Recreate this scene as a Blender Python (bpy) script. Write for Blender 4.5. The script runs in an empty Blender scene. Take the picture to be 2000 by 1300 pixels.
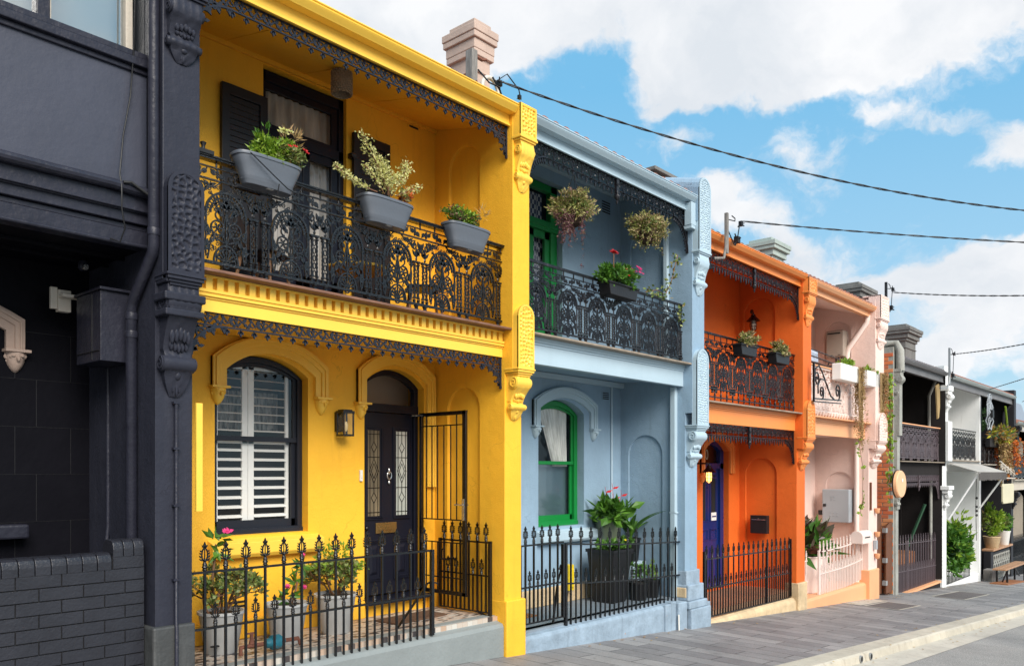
import bpy, bmesh, math, random
from math import sin, cos, pi, radians, sqrt, hypot
from mathutils import Vector, noise
# ---------------------------------------------------------------- camera
K = 0.83                      # survey units -> metres
SC = bpy.context.scene
COL = SC.collection
FPX, CPX = 1600.0, 1420.0     # focal length and street vanishing offset of the 2000 px wide picture
LL = hypot(FPX, CPX)
FW = Vector((FPX/LL, CPX/LL, 0)); RT = Vector((CPX/LL, -FPX/LL, 0)); UPV = Vector((0, 0, 1))
cd = bpy.data.cameras.new('camera'); cam = bpy.data.objects.new('camera', cd); COL.objects.link(cam)
cd.sensor_width = 36; cd.lens = 36*FPX/2000; cd.shift_y = (922-650)/2000
cd.clip_start = 0.05; cd.clip_end = 3000
cam.location = (0, 0, 0); cam.rotation_euler = (pi/2, 0, math.atan2(FW.y, FW.x)-pi/2)
SC.camera = cam
# ---------------------------------------------------------------- colour management
SC.view_settings.view_transform = 'Standard'; SC.view_settings.look = 'None'
SC.view_settings.exposure = 1.78; SC.view_settings.gamma = 1
# ---------------------------------------------------------------- sun
SUN_EL, SUN_AZ = 38.0, -112.0        # degrees; azimuth of the sun's ground direction from +X (street) axis
sl = bpy.data.lights.new('sun', 'SUN'); sl.energy = 1.5; sl.angle = radians(38); sl.color = (1, .94, .86)
so = bpy.data.objects.new('sun', sl); COL.objects.link(so)
sd = Vector((cos(radians(SUN_EL))*cos(radians(SUN_AZ)), cos(radians(SUN_EL))*sin(radians(SUN_AZ)), sin(radians(SUN_EL))))
so.rotation_euler = sd.to_track_quat('Z', 'Y').to_euler()
# ---------------------------------------------------------------- world: blue sky with clouds
W = bpy.data.worlds.new('World'); SC.world = W; W.use_nodes = True
def pxdir(x, y):
    d = FW + RT*((x-1000)/FPX) + UPV*((922-y)/FPX)
    return d.normalized()
def make_world():
    nt = W.node_tree; nt.nodes.clear(); N = nt.nodes.new; Lk = nt.links.new
    out = N('ShaderNodeOutputWorld'); bg = N('ShaderNodeBackground')
    sky = N('ShaderNodeTexSky'); sky.sky_type = 'NISHITA'; sky.sun_disc = False
    sky.sun_elevation = radians(SUN_EL); sky.sun_rotation = radians(90-SUN_AZ); sky.altitude = 50
    tc = N('ShaderNodeTexCoord')
    def math_(op, a, b=None, c=None, clamp=False):
        n = N('ShaderNodeMath'); n.operation = op; n.use_clamp = clamp
        for i, v in enumerate((a, b, c)):
            if v is None: continue
            if isinstance(v, (int, float)): n.inputs[i].default_value = v
            else: Lk(v, n.inputs[i])
        return n.outputs[0]
    def vec(op, a, b):
        n = N('ShaderNodeVectorMath'); n.operation = op
        for i, v in enumerate((a, b)):
            if isinstance(v, (tuple, Vector)): n.inputs[i].default_value = tuple(v)
            else: Lk(v, n.inputs[i])
        return n
    d = vec('NORMALIZE', tc.outputs['Generated'], (0, 0, 0)).outputs[0]
    def nz(scale, detail, rough, off, dist=0, src=None, sz=1.0):
        m = N('ShaderNodeMapping'); m.inputs['Scale'].default_value = (1, 1, sz); m.inputs['Location'].default_value = off
        Lk(src or d, m.inputs['Vector'])
        n = N('ShaderNodeTexNoise'); n.inputs['Scale'].default_value = scale; n.inputs['Detail'].default_value = detail
        n.inputs['Roughness'].default_value = rough; n.inputs['Distortion'].default_value = dist
        Lk(m.outputs[0], n.inputs['Vector']); return n
    warp = nz(9.0, 5, .6, (3, 1, 2))
    wv = vec('SUBTRACT', warp.outputs['Color'], (.5, .5, .5)).outputs[0]
    wsn = N('ShaderNodeVectorMath'); wsn.operation = 'SCALE'; Lk(wv, wsn.inputs[0]); wsn.inputs['Scale'].default_value = .09
    dw = vec('ADD', d, wsn.outputs[0]).outputs[0]
    total = None
    # cloud masses: (px, py, radius horizontally, radius vertically, weight)
    for (px, py, rx, ry, w) in CLOUDS:
        c = px.normalized() if isinstance(px, Vector) else pxdir(px, py)
        r = rx/FPX; k = rx/ry
        df = vec('SUBTRACT', dw, c).outputs[0]
        sc = vec('MULTIPLY', df, (1/r, 1/r, k/r)).outputs[0]
        ln = N('ShaderNodeVectorMath'); ln.operation = 'LENGTH'; Lk(sc, ln.inputs[0])
        mr = N('ShaderNodeMapRange'); mr.interpolation_type = 'SMOOTHSTEP'
        mr.inputs['From Min'].default_value = 1.25; mr.inputs['From Max'].default_value = .25
        mr.inputs['To Min'].default_value = 0; mr.inputs['To Max'].default_value = w
        Lk(ln.outputs['Value'], mr.inputs['Value'])
        total = mr.outputs[0] if total is None else math_('ADD', total, mr.outputs[0])
    f1 = nz(10, 10, .62, (0, 0, 0), .2, dw, 1.6)
    f2 = nz(2.2, 5, .55, (7, 3, 1), 0, d, 2.0)
    a = math_('MULTIPLY_ADD', f1.outputs['Fac'], 2.9, -1.58)
    # away from the built part of the view the cover is a broken field of cloud
    cov = math_('MULTIPLY_ADD', f2.outputs['Fac'], .5, -.25)
    dens = math_('ADD', math_('ADD', total, a), cov)
    mr = N('ShaderNodeMapRange'); mr.interpolation_type = 'SMOOTHSTEP'
    mr.inputs['From Min'].default_value = .0; mr.inputs['From Max'].default_value = .85
    Lk(dens, mr.inputs['Value'])
    mask = mr.outputs[0]
    # cloud colour: bright tops, pale grey-blue thick parts
    f3 = nz(5.5, 6, .55, (1.2, .4, 9), .2, dw, 1.6)
    cr = N('ShaderNodeValToRGB'); cr.color_ramp.elements[0].position = .36; cr.color_ramp.elements[1].position = .62
    cr.color_ramp.elements[0].color = (.70, .745, .80, 1); cr.color_ramp.elements[1].color = (.90, .91, .93, 1)
    Lk(f3.outputs['Fac'], cr.inputs[0])
    # clear sky: the physical sky, paler toward the horizon
    sx = N('ShaderNodeSeparateXYZ'); Lk(d, sx.inputs[0])
    up = math_('MAXIMUM', sx.outputs['Z'], 0.0)
    gr = N('ShaderNodeValToRGB'); gr.color_ramp.elements[0].color = (.54, .75, .89, 1); gr.color_ramp.elements[1].color = (.20, .55, .86, 1)
    gr.color_ramp.elements[0].position = .0; gr.color_ramp.elements[1].position = .42
    Lk(up, gr.inputs[0])
    skym = N('ShaderNodeMix'); skym.data_type = 'RGBA'; skym.blend_type = 'MIX'; skym.inputs['Factor'].default_value = .8
    sks = N('ShaderNodeMix'); sks.data_type = 'RGBA'; sks.blend_type = 'MULTIPLY'; sks.inputs['Factor'].default_value = 1
    Lk(sky.outputs[0], sks.inputs['A']); sks.inputs['B'].default_value = (.10, .13, .13, 1)
    Lk(sks.outputs['Result'], skym.inputs['A']); Lk(gr.outputs[0], skym.inputs['B'])
    mix = N('ShaderNodeMix'); mix.data_type = 'RGBA'
    Lk(mask, mix.inputs['Factor']); Lk(skym.outputs['Result'], mix.inputs['A']); Lk(cr.outputs[0], mix.inputs['B'])
    # below the horizon: dull ground colour
    Lk(mix.outputs['Result'], bg.inputs['Color']); bg.inputs['Strength'].default_value = .315
    Lk(bg.outputs[0], out.inputs[0])
CLOUDS = [# solid cover across the top and beyond the roofs
          (560, -60, 520, 230, 1.0), (880, 40, 170, 90, .8), (1020, 60, 120, 70, .6), (1300, -130, 700, 150, .8), (1900, -90, 560, 190, .72), (1760, 40, 340, 100, .6),
          (1330, 40, 260, 60, .55),
          # the big white cloud and its wisps
          (1470, 130, 210, 70, .8), (1610, 165, 110, 45, .6), (1390, 110, 120, 50, .4), (1530, 190, 80, 35, .35), (1250, 195, 60, 35, .36), (1380, 180, 90, 35, .4), (1270, 140, 40, 25, .35),
          # right edge and low clouds
          (1990, 285, 110, 45, .9), (1870, 235, 50, 22, .5), (1400, 400, 80, 65, .9), (1480, 450, 70, 40, .6), (1580, 500, 130, 50, .75), (1330, 280, 55, 40, .45), (1530, 290, 60, 30, .42), (1720, 210, 50, 20, .4),
          (1900, 490, 120, 32, .6), (1980, 510, 120, 40, .8), (1820, 560, 170, 45, .75), (1940, 590, 200, 50, .7), (1700, 560, 120, 50, .5), (1850, 650, 260, 45, .55), (1930, 700, 220, 40, .5), (1760, 720, 300, 60, .5), (1500, 600, 200, 80, .6), (1900, 800, 400, 60, .5),
          # unseen cloud beyond the frame, added to make the skylight less blue
          (-1100, 100, 1000, 800, .8), (6200, 100, 900, 700, .6), (300, -3400, 1100, 1100, .8), (Vector((-.75, -.6, .25)), 0, 1500, 1300, .8), (Vector((-.1, -.9, .5)), 0, 1000, 900, .8)]
make_world()
# ---------------------------------------------------------------- render settings
SC.render.engine = 'CYCLES'
SC.cycles.max_bounces = 7; SC.cycles.diffuse_bounces = 4; SC.cycles.glossy_bounces = 3; SC.cycles.transparent_max_bounces = 12
SC.cycles.transmission_bounces = 4; SC.cycles.caustics_reflective = False; SC.cycles.caustics_refractive = False
SC.cycles.use_denoising = True
RND = random.Random(7)
# ================================================================ materials
MT = {}
def newmat(name):
    m = bpy.data.materials.new(name); m.use_nodes = True; MT[name] = m
    nt = m.node_tree; return m, nt, nt.nodes['Principled BSDF'], nt.nodes['Material Output']
def paint(name, col, rough=.55, bump=.25, bscale=60, var=.10, vscale=1.3, dirt=0.0, dirtcol=(.12, .10, .08), metal=0, chips=None, spec=.4, fine=.5):
    """weathered paint or render: uneven colour, fine relief, optional dirt patches and chips"""
    m, nt, P, out = newmat(name); N = nt.nodes.new; Lk = nt.links.new
    tc = N('ShaderNodeTexCoord')
    n1 = N('ShaderNodeTexNoise'); n1.inputs['Scale'].default_value = vscale; n1.inputs['Detail'].default_value = 8; n1.inputs['Roughness'].default_value = .65
    Lk(tc.outputs['Object'], n1.inputs['Vector'])
    mr = N('ShaderNodeMapRange'); mr.inputs['From Min'].default_value = .3; mr.inputs['From Max'].default_value = .7
    mr.inputs['To Min'].default_value = 1-var; mr.inputs['To Max'].default_value = 1+var*.7
    Lk(n1.outputs['Fac'], mr.inputs['Value'])
    hv = N('ShaderNodeVectorMath'); hv.operation = 'SCALE'; hv.inputs[0].default_value = col; Lk(mr.outputs[0], hv.inputs['Scale'])
    c = hv.outputs[0]
    if dirt > 0:
        mp = N('ShaderNodeMapping'); mp.inputs['Scale'].default_value = (4.5, 4.5, .5); Lk(tc.outputs['Object'], mp.inputs['Vector'])
        n2 = N('ShaderNodeTexNoise'); n2.inputs['Scale'].default_value = 2.2; n2.inputs['Detail'].default_value = 9; n2.inputs['Roughness'].default_value = .7
        Lk(mp.outputs[0], n2.inputs['Vector'])
        r = N('ShaderNodeMapRange'); r.interpolation_type = 'SMOOTHSTEP'; r.inputs['From Min'].default_value = .52; r.inputs['From Max'].default_value = .72; r.inputs['To Max'].default_value = dirt
        Lk(n2.outputs['Fac'], r.inputs['Value'])
        mx = N('ShaderNodeMix'); mx.data_type = 'RGBA'; Lk(r.outputs[0], mx.inputs['Factor']); Lk(c, mx.inputs['A']); mx.inputs['B'].default_value = (*dirtcol, 1)
        c = mx.outputs['Result']
    if chips:
        n3 = N('ShaderNodeTexNoise'); n3.inputs['Scale'].default_value = 7; n3.inputs['Detail'].default_value = 12; n3.inputs['Roughness'].default_value = .75
        Lk(tc.outputs['Object'], n3.inputs['Vector'])
        r = N('ShaderNodeMapRange'); r.inputs['From Min'].default_value = chips[1]; r.inputs['From Max'].default_value = chips[1]+.02
        Lk(n3.outputs['Fac'], r.inputs['Value'])
        mx = N('ShaderNodeMix'); mx.data_type = 'RGBA'; Lk(r.outputs[0], mx.inputs['Factor']); Lk(c, mx.inputs['A']); mx.inputs['B'].default_value = (*chips[0], 1)
        c = mx.outputs['Result']
    if name.endswith('_render'):
        wn = N('ShaderNodeTexNoise'); wn.inputs['Scale'].default_value = 2.5; wn.inputs['Detail'].default_value = 6; Lk(tc.outputs['Object'], wn.inputs['Vector'])
        wa = N('ShaderNodeVectorMath'); wa.operation = 'MULTIPLY_ADD'; Lk(wn.outputs['Color'], wa.inputs[0]); wa.inputs[1].default_value = (.9, .9, .9); Lk(tc.outputs['Object'], wa.inputs[2])
        vo = N('ShaderNodeTexVoronoi'); vo.feature = 'DISTANCE_TO_EDGE'; vo.inputs['Scale'].default_value = .9; Lk(wa.outputs[0], vo.inputs['Vector'])
        ck = N('ShaderNodeMapRange'); ck.inputs['From Min'].default_value = 0; ck.inputs['From Max'].default_value = .006; ck.inputs['To Min'].default_value = 1; ck.inputs['To Max'].default_value = 0; Lk(vo.outputs['Distance'], ck.inputs['Value'])
        mk = N('ShaderNodeMapRange'); mk.inputs['From Min'].default_value = .5; mk.inputs['From Max'].default_value = .6; mk.inputs['To Max'].default_value = .45; Lk(n1.outputs['Fac'], mk.inputs['Value'])
        cm_ = N('ShaderNodeMath'); cm_.operation = 'MULTIPLY'; Lk(ck.outputs[0], cm_.inputs[0]); Lk(mk.outputs[0], cm_.inputs[1])
        mx = N('ShaderNodeMix'); mx.data_type = 'RGBA'; Lk(cm_.outputs[0], mx.inputs['Factor']); Lk(c, mx.inputs['A']); mx.inputs['B'].default_value = (col[0]*.45, col[1]*.4, col[2]*.4, 1)
        c = mx.outputs['Result']
    Lk(c, P.inputs['Base Color'])
    n4 = N('ShaderNodeTexNoise'); n4.inputs['Scale'].default_value = bscale; n4.inputs['Detail'].default_value = 6; n4.inputs['Roughness'].default_value = .6
    Lk(tc.outputs['Object'], n4.inputs['Vector'])
    n5 = N('ShaderNodeTexNoise'); n5.inputs['Scale'].default_value = 9; n5.inputs['Detail'].default_value = 3; Lk(tc.outputs['Object'], n5.inputs['Vector'])
    ad = N('ShaderNodeMath'); ad.operation = 'MULTIPLY_ADD'; Lk(n5.outputs['Fac'], ad.inputs[0]); ad.inputs[1].default_value = 1.2; Lk(n4.outputs['Fac'], ad.inputs[2])
    b = N('ShaderNodeBump'); b.inputs['Strength'].default_value = bump; b.inputs['Distance'].default_value = .01*fine*2
    Lk(ad.outputs[0], b.inputs['Height']); Lk(b.outputs[0], P.inputs['Normal'])
    rr = N('ShaderNodeMapRange'); rr.inputs['To Min'].default_value = max(0, rough-.08); rr.inputs['To Max'].default_value = min(1, rough+.08)
    Lk(n1.outputs['Fac'], rr.inputs['Value']); Lk(rr.outputs[0], P.inputs['Roughness'])
    P.inputs['Metallic'].default_value = metal; P.inputs['Specular IOR Level'].default_value = spec
    return m
def islands(name, cols, rough=.5, spec=.4, trans=.25):
    """leaves, petals, tiles, bricks: each island of the mesh takes its own shade"""
    m, nt, P, out = newmat(name); N = nt.nodes.new; Lk = nt.links.new
    g = N('ShaderNodeNewGeometry'); cr = N('ShaderNodeValToRGB')
    e = cr.color_ramp.elements
    while len(e) < len(cols): e.new(.5)
    for i, cc in enumerate(cols):
        e[i].position = i/max(1, len(cols)-1); e[i].color = (*cc, 1)
    Lk(g.outputs['Random Per Island'], cr.inputs[0]); Lk(cr.outputs[0], P.inputs['Base Color'])
    P.inputs['Roughness'].default_value = rough; P.inputs['Specular IOR Level'].default_value = spec
    if trans > 0:
        tr = N('ShaderNodeBsdfTranslucent'); Lk(cr.outputs[0], tr.inputs['Color'])
        mx = N('ShaderNodeMixShader'); mx.inputs[0].default_value = trans
        Lk(P.outputs[0], mx.inputs[1]); Lk(tr.outputs[0], mx.inputs[2]); Lk(mx.outputs[0], out.inputs[0])
    return m
def glass(name, tint=(.85, .9, .9), refl=.14, rough=.03):
    m, nt, P, out = newmat(name); N = nt.nodes.new; Lk = nt.links.new
    t = N('ShaderNodeBsdfTransparent'); t.inputs[0].default_value = (*tint, 1)
    g = N('ShaderNodeBsdfGlossy'); g.inputs['Roughness'].default_value = rough; g.inputs['Color'].default_value = (.95, .97, 1, 1)
    lw = N('ShaderNodeLayerWeight'); lw.inputs['Blend'].default_value = .5
    pw = N('ShaderNodeMath'); pw.operation = 'POWER'; Lk(lw.outputs['Facing'], pw.inputs[0]); pw.inputs[1].default_value = 4.5
    ma = N('ShaderNodeMath'); ma.operation = 'MULTIPLY_ADD'; Lk(pw.outputs[0], ma.inputs[0]); ma.inputs[1].default_value = .75; ma.inputs[2].default_value = refl; ma.use_clamp = True
    mx = N('ShaderNodeMixShader'); Lk(ma.outputs[0], mx.inputs[0]); Lk(t.outputs[0], mx.inputs[1]); Lk(g.outputs[0], mx.inputs[2]); Lk(mx.outputs[0], out.inputs[0])
    return m
def wood(name, c1, c2, rough=.6, axis='X', scale=8):
    m, nt, P, out = newmat(name); N = nt.nodes.new; Lk = nt.links.new
    tc = N('ShaderNodeTexCoord'); mp = N('ShaderNodeMapping')
    s = {'X': (1, 12, 12), 'Y': (12, 1, 12), 'Z': (12, 12, 1)}[axis]; mp.inputs['Scale'].default_value = s
    Lk(tc.outputs['Object'], mp.inputs['Vector'])
    n = N('ShaderNodeTexNoise'); n.inputs['Scale'].default_value = scale; n.inputs['Detail'].default_value = 8; n.inputs['Roughness'].default_value = .65; Lk(mp.outputs[0], n.inputs['Vector'])
    cr = N('ShaderNodeValToRGB'); cr.color_ramp.elements[0].color = (*c1, 1); cr.color_ramp.elements[1].color = (*c2, 1)
    cr.color_ramp.elements[0].position = .35; cr.color_ramp.elements[1].position = .68
    Lk(n.outputs['Fac'], cr.inputs[0]); Lk(cr.outputs[0], P.inputs['Base Color']); P.inputs['Roughness'].default_value = rough
    b = N('ShaderNodeBump'); b.inputs['Strength'].default_value = .5; b.inputs['Distance'].default_value = .006; Lk(n.outputs['Fac'], b.inputs['Height']); Lk(b.outputs[0], P.inputs['Normal'])
    return m
YEL = (.88, .465, .030); BLU = (.25, .365, .475); ORA = (.72, .14, .018); PNK = (.78, .56, .47); PEA = (.80, .40, .20)
BLK = (.040, .043, .055)
paint('yellow_render', YEL, .6, .45, 70, .10, dirt=.28, dirtcol=(.62, .31, .025))
paint('yellow_lit', (.90, .55, .065), .42, .12, 40, .05, spec=.5)  # trim is the same yellow, lightened because bright exposure pales the fronts
paint('blue_render', BLU, .65, .6, 60, .12, dirt=.35, dirtcol=(.17, .24, .30))
paint('blue_timber', (.40, .52, .60), .45, .12, 40, .05, dirt=.1, dirtcol=(.25, .33, .38))
paint('blue_plinth', (.27, .35, .43), .7, .8, 30, .25, 4, dirt=.5, dirtcol=(.15, .19, .23), chips=((.42, .25, .16), .66))
paint('orange_render', ORA, .6, .4, 70, .10, dirt=.3, dirtcol=(.55, .10, .015))
paint('orange_timber', (.80, .26, .06), .42, .12, 40, .06, dirt=.15, dirtcol=(.8, .38, .10))
paint('pink_render', (.82, .62, .55), .65, .55, 60, .08, dirt=.28, dirtcol=(.6, .42, .36))
paint('peach_timber', PEA, .5, .15, 40, .06, dirt=.12, dirtcol=(.6, .3, .15))
paint('pink_iron', (.82, .68, .62), .5, .15, 60, .05)
paint('white_render', (.78, .79, .78), .65, .3, 60, .07, dirt=.4, dirtcol=(.5, .5, .48))
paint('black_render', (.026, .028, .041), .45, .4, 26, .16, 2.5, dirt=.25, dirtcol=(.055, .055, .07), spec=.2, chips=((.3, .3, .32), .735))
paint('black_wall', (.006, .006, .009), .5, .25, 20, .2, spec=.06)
paint('black_timber', (.021, .022, .034), .36, .4, 18, .2, 3, spec=.3)
paint('black_panel', (.040, .045, .068), .5, .18, 22, .12, 1.6, spec=.4, fine=.5)
paint('black_brick', (.021, .022, .029), .33, .4, 50, .18, 5, spec=.4)
paint('brick_mortar', (.008, .008, .010), .7, .5, 60, .1)
paint('black_iron', (.003, .003, .004), .2, .6, 60, .1, spec=.6)
paint('blue_black_iron', (.018, .021, .031), .32, .2, 90, .1, spec=.3)
paint('grey_iron', (.007, .0065, .009), .2, .8, 50, .2, spec=.45, dirt=.5, dirtcol=(.07, .065, .07))  # pale flecks in the dirt layer stand in for highlights on the iron
paint('plum_iron', (.10, .075, .085), .45, .3, 90, .2, spec=.5)
paint('black_door', (.009, .010, .018), .32, .12, 60, .08, spec=.25)
paint('charcoal_frame', (.016, .018, .026), .36, .15, 60, .1, spec=.3)
paint('green_frame', (.005, .20, .038), .35, .12, 60, .08, spec=.5)
paint('navy_door', (.005, .022, .13), .3, .12, 60, .08, spec=.6)
paint('shutter_white', (.82, .81, .78), .45, .05, 40, .04)
paint('dark_shutter', (.010, .009, .012), .45, .15, 40, .12)
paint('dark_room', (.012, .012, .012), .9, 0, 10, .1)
paint('grey_plinth', (.22, .245, .245), .65, .5, 30, .1, 2, dirt=.3, dirtcol=(.22, .24, .24))
paint('base_grey', (.05, .053, .054), .6, .7, 22, .2, 3, dirt=.3, dirtcol=(.13, .13, .13))
paint('sandstone', (.60, .45, .27), .8, .9, 26, .25, 4, dirt=.4, dirtcol=(.25, .19, .13))
paint('grey_cement', (.33, .33, .30), .8, .8, 30, .25, 3, dirt=.5, dirtcol=(.13, .12, .11))
paint('chimney_pink', (.50, .375, .31), .75, .4, 50, .12, 3, dirt=.35, dirtcol=(.30, .21, .17))
paint('chimney_green', (.35, .41, .38), .75, .4, 50, .12, 3, dirt=.3, dirtcol=(.2, .24, .22))
paint('chimney_grey', (.17, .165, .155), .8, .6, 40, .25, 3, dirt=.5, dirtcol=(.08, .075, .07))
paint('dark_render', (.026, .023, .023), .85, .4, 40, .15, spec=.1)
paint('char_render', (.016, .016, .02), .6, .4, 40, .15)
paint('cream_render', (.50, .45, .38), .7, .3, 50, .08, dirt=.2, dirtcol=(.35, .31, .26))
paint('grey_timber', (.16, .155, .16), .5, .3, 40, .2, dirt=.3, dirtcol=(.30, .30, .30))
paint('metal_gutter', (.34, .38, .37), .4, .1, 40, .08)
paint('planter_grey', (.105, .12, .145), .42, .12, 30, .06, spec=.5)
paint('planter_black', (.012, .012, .014), .45, .2, 40, .1)
paint('pot_grey', (.46, .47, .47), .5, .15, 30, .06)
paint('pot_olive', (.13, .16, .11), .35, .1, 30, .1, spec=.6)
paint('soil', (.035, .022, .014), .95, 1, 40, .3)
paint('steel_grey', (.38, .41, .44), .35, .06, 30, .04, spec=.5)
paint('heater_taupe', (.35, .29, .24), .45, .06, 30, .05)
paint('brass', (.42, .27, .10), .3, .1, 60, .2, metal=.8)
paint('chrome', (.6, .6, .6), .25, .05, 60, .1, metal=.9)
paint('galv', (.35, .36, .36), .4, .2, 60, .2, metal=.3)
paint('pvc', (.62, .57, .50), .4, .05, 30, .05)
paint('cable_black', (.012, .012, .013), .5, .05, 60, .1)
paint('mat_brown', (.13, .07, .04), .95, 1, 90, .5, 12, dirt=.8, dirtcol=(.02, .018, .02))
paint('coir', (.30, .14, .06), .95, 1, 120, .2, 10)
paint('basket_wicker', (.30, .22, .15), .8, .8, 90, .3, 10)
paint('tap_teal', (.02, .16, .22), .5, .4, 40, .4, 10, chips=((.18, .07, .04), .58))
paint('rust', (.18, .07, .045), .8, .6, 60, .4, 10)
paint('bin_green', (.03, .09, .05), .5, .1, 40, .1)
paint('bin_yellow', (.85, .62, .02), .4, .05, 40, .05)
paint('plastic_yellow', (.75, .55, .02), .4, .05, 40, .05)
paint('sign_cream', (.60, .55, .38), .5, .1, 40, .08)
paint('sign_peach', (.82, .47, .26), .45, .1, 40, .06)
paint('awning_cloth', (.42, .40, .37), .85, .3, 80, .15)
paint('awning_grey', (.10, .09, .085), .85, .3, 80, .2)
paint('concrete', (.50, .46, .39), .8, .6, 40, .18, 2, dirt=.6, dirtcol=(.30, .27, .22))
paint('kerb_stone', (.50, .455, .37), .75, .8, 40, .2, 1.5, dirt=.7, dirtcol=(.33, .28, .22))
paint('blue_slab', (.20, .24, .28), .6, .4, 30, .2, 2)
paint('orange_floor', (.35, .2, .12), .6, .3, 30, .2, 2)
paint('towel', (.42, .50, .62), .9, .5, 40, .3, 14)
paint('lampglass', (.75, .55, .25), .2, .05, 10, .05)
paint('ledge_lead', (.30, .24, .18), .6, .8, 30, .3, 8)
paint('far_wall', (.26, .31, .38), .8, .1, 10, .05)
paint('red_flower', (.75, .03, .04), .5, 0, 10, .1)
paint('white_plastic', (.72, .70, .64), .4, .05, 30, .04)
wood('ledge_wood', (.10, .042, .025), (.26, .13, .08), .6, 'X', 6)
wood('gate_wood', (.09, .03, .012), (.20, .075, .03), .5, 'Z', 5)
wood('post_wood', (.13, .12, .11), (.30, .28, .26), .8, 'Z', 6)
wood('bench_wood', (.33, .17, .09), (.50, .29, .16), .5, 'X', 5)
wood('crate_wood', (.22, .08, .03), (.36, .15, .06), .6, 'X', 5)
glass('window_glass', (.97, .98, .98), .045)
glass('sky_glass', (.62, .66, .66), .30, .06)
glass('frost_glass', (.55, .66, .66), .22, .25)
islands('brick_red', [(.55, .14, .06), (.68, .21, .08), (.42, .09, .045), (.62, .27, .12), (.48, .12, .06)], .8, .3, 0)
islands('leaf_basket', [(.10, .12, .02), (.34, .36, .09), (.22, .12, .11), (.50, .44, .18), (.18, .22, .04), (.34, .20, .12), (.62, .54, .28), (.14, .17, .04)], .55, .35, .3)
islands('leaf_purple', [(.12, .045, .06), (.20, .08, .10), (.09, .04, .04), (.26, .15, .13), (.14, .12, .05)], .55, .35, .25)
islands('leaf_green', [(.03, .10, .012), (.07, .19, .02), (.12, .27, .03), (.05, .14, .02)], .45, .45, .3)
islands('leaf_lime', [(.16, .30, .02), (.30, .42, .04), (.10, .22, .02)], .45, .45, .35)
islands('leaf_jade', [(.07, .13, .03), (.16, .22, .05), (.26, .28, .08), (.10, .17, .04), (.30, .20, .07)], .4, .5, .15)
islands('leaf_dark', [(.015, .05, .012), (.03, .085, .018), (.05, .13, .02)], .35, .5, .2)
islands('leaf_burgundy', [(.06, .018, .015), (.035, .06, .02), (.09, .025, .02)], .35, .5, .15)
islands('leaf_cream', [(.62, .60, .24), (.75, .72, .38), (.42, .45, .12), (.68, .62, .25)], .6, .3, .3)
islands('leaf_orange', [(.75, .22, .02), (.55, .12, .03), (.30, .22, .08)], .6, .3, .3)
islands('leaf_dry', [(.42, .30, .14), (.30, .18, .10), (.52, .38, .18), (.36, .24, .08)], .8, .2, .2)
islands('leaf_mixed', [(.55, .48, .03), (.12, .22, .02), (.40, .14, .04), (.10, .22, .14), (.60, .30, .08), (.08, .16, .02)], .6, .3, .3)
islands('leaf_grass', [(.05, .14, .015), (.09, .22, .02), (.22, .08, .08), (.13, .27, .03)], .5, .4, .3)
islands('petal_pink', [(.75, .04, .22), (.85, .09, .30), (.6, .02, .15)], .5, .3, .3)
islands('petal_red', [(.5, .012, .02), (.6, .03, .03)], .5, .3, .3)
islands('petal_orange', [(.85, .24, .02), (.7, .15, .02)], .5, .3, .3)
islands('stem_brown', [(.12, .07, .04), (.2, .11, .06), (.25, .12, .08)], .7, .2, 0)
islands('roof_terracotta', [(.30, .10, .06), (.24, .12, .09), (.36, .16, .11), (.18, .10, .08)], .8, .3, 0)
islands('roof_slate', [(.16, .14, .14), (.12, .11, .12), (.20, .17, .17)], .8, .3, 0)
def curtain(name, c1, c2, scale, check=False, emission=0):
    m, nt, P, out = newmat(name); N = nt.nodes.new; Lk = nt.links.new
    tc = N('ShaderNodeTexCoord')
    if check:
        w = N('ShaderNodeTexChecker'); w.inputs['Scale'].default_value = scale; Lk(tc.outputs['Object'], w.inputs['Vector'])
        w.inputs['Color1'].default_value = (*c1, 1); w.inputs['Color2'].default_value = (*c2, 1); Lk(w.outputs[0], P.inputs['Base Color'])
    else:
        mp = N('ShaderNodeMapping'); mp.inputs['Scale'].default_value = (1, 1, .25); Lk(tc.outputs['Object'], mp.inputs['Vector'])
        n = N('ShaderNodeTexNoise'); n.inputs['Scale'].default_value = scale; n.inputs['Detail'].default_value = 6; Lk(mp.outputs[0], n.inputs['Vector'])
        cr = N('ShaderNodeValToRGB'); cr.color_ramp.elements[0].color = (*c1, 1); cr.color_ramp.elements[1].color = (*c2, 1)
        cr.color_ramp.elements[0].position = .35; cr.color_ramp.elements[1].position = .65
        Lk(n.outputs['Fac'], cr.inputs[0]); Lk(cr.outputs[0], P.inputs['Base Color'])
    P.inputs['Roughness'].default_value = .9
    return m
curtain('net_curtain', (.30, .27, .24), (.55, .50, .45), 9)
curtain('white_curtain', (.62, .62, .60), (.85, .85, .82), 14)
curtain('check_curtain', (.02, .03, .10), (.45, .47, .52), 16, True)
curtain('lace_blind', (.07, .07, .07), (.33, .32, .31), 40)
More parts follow.
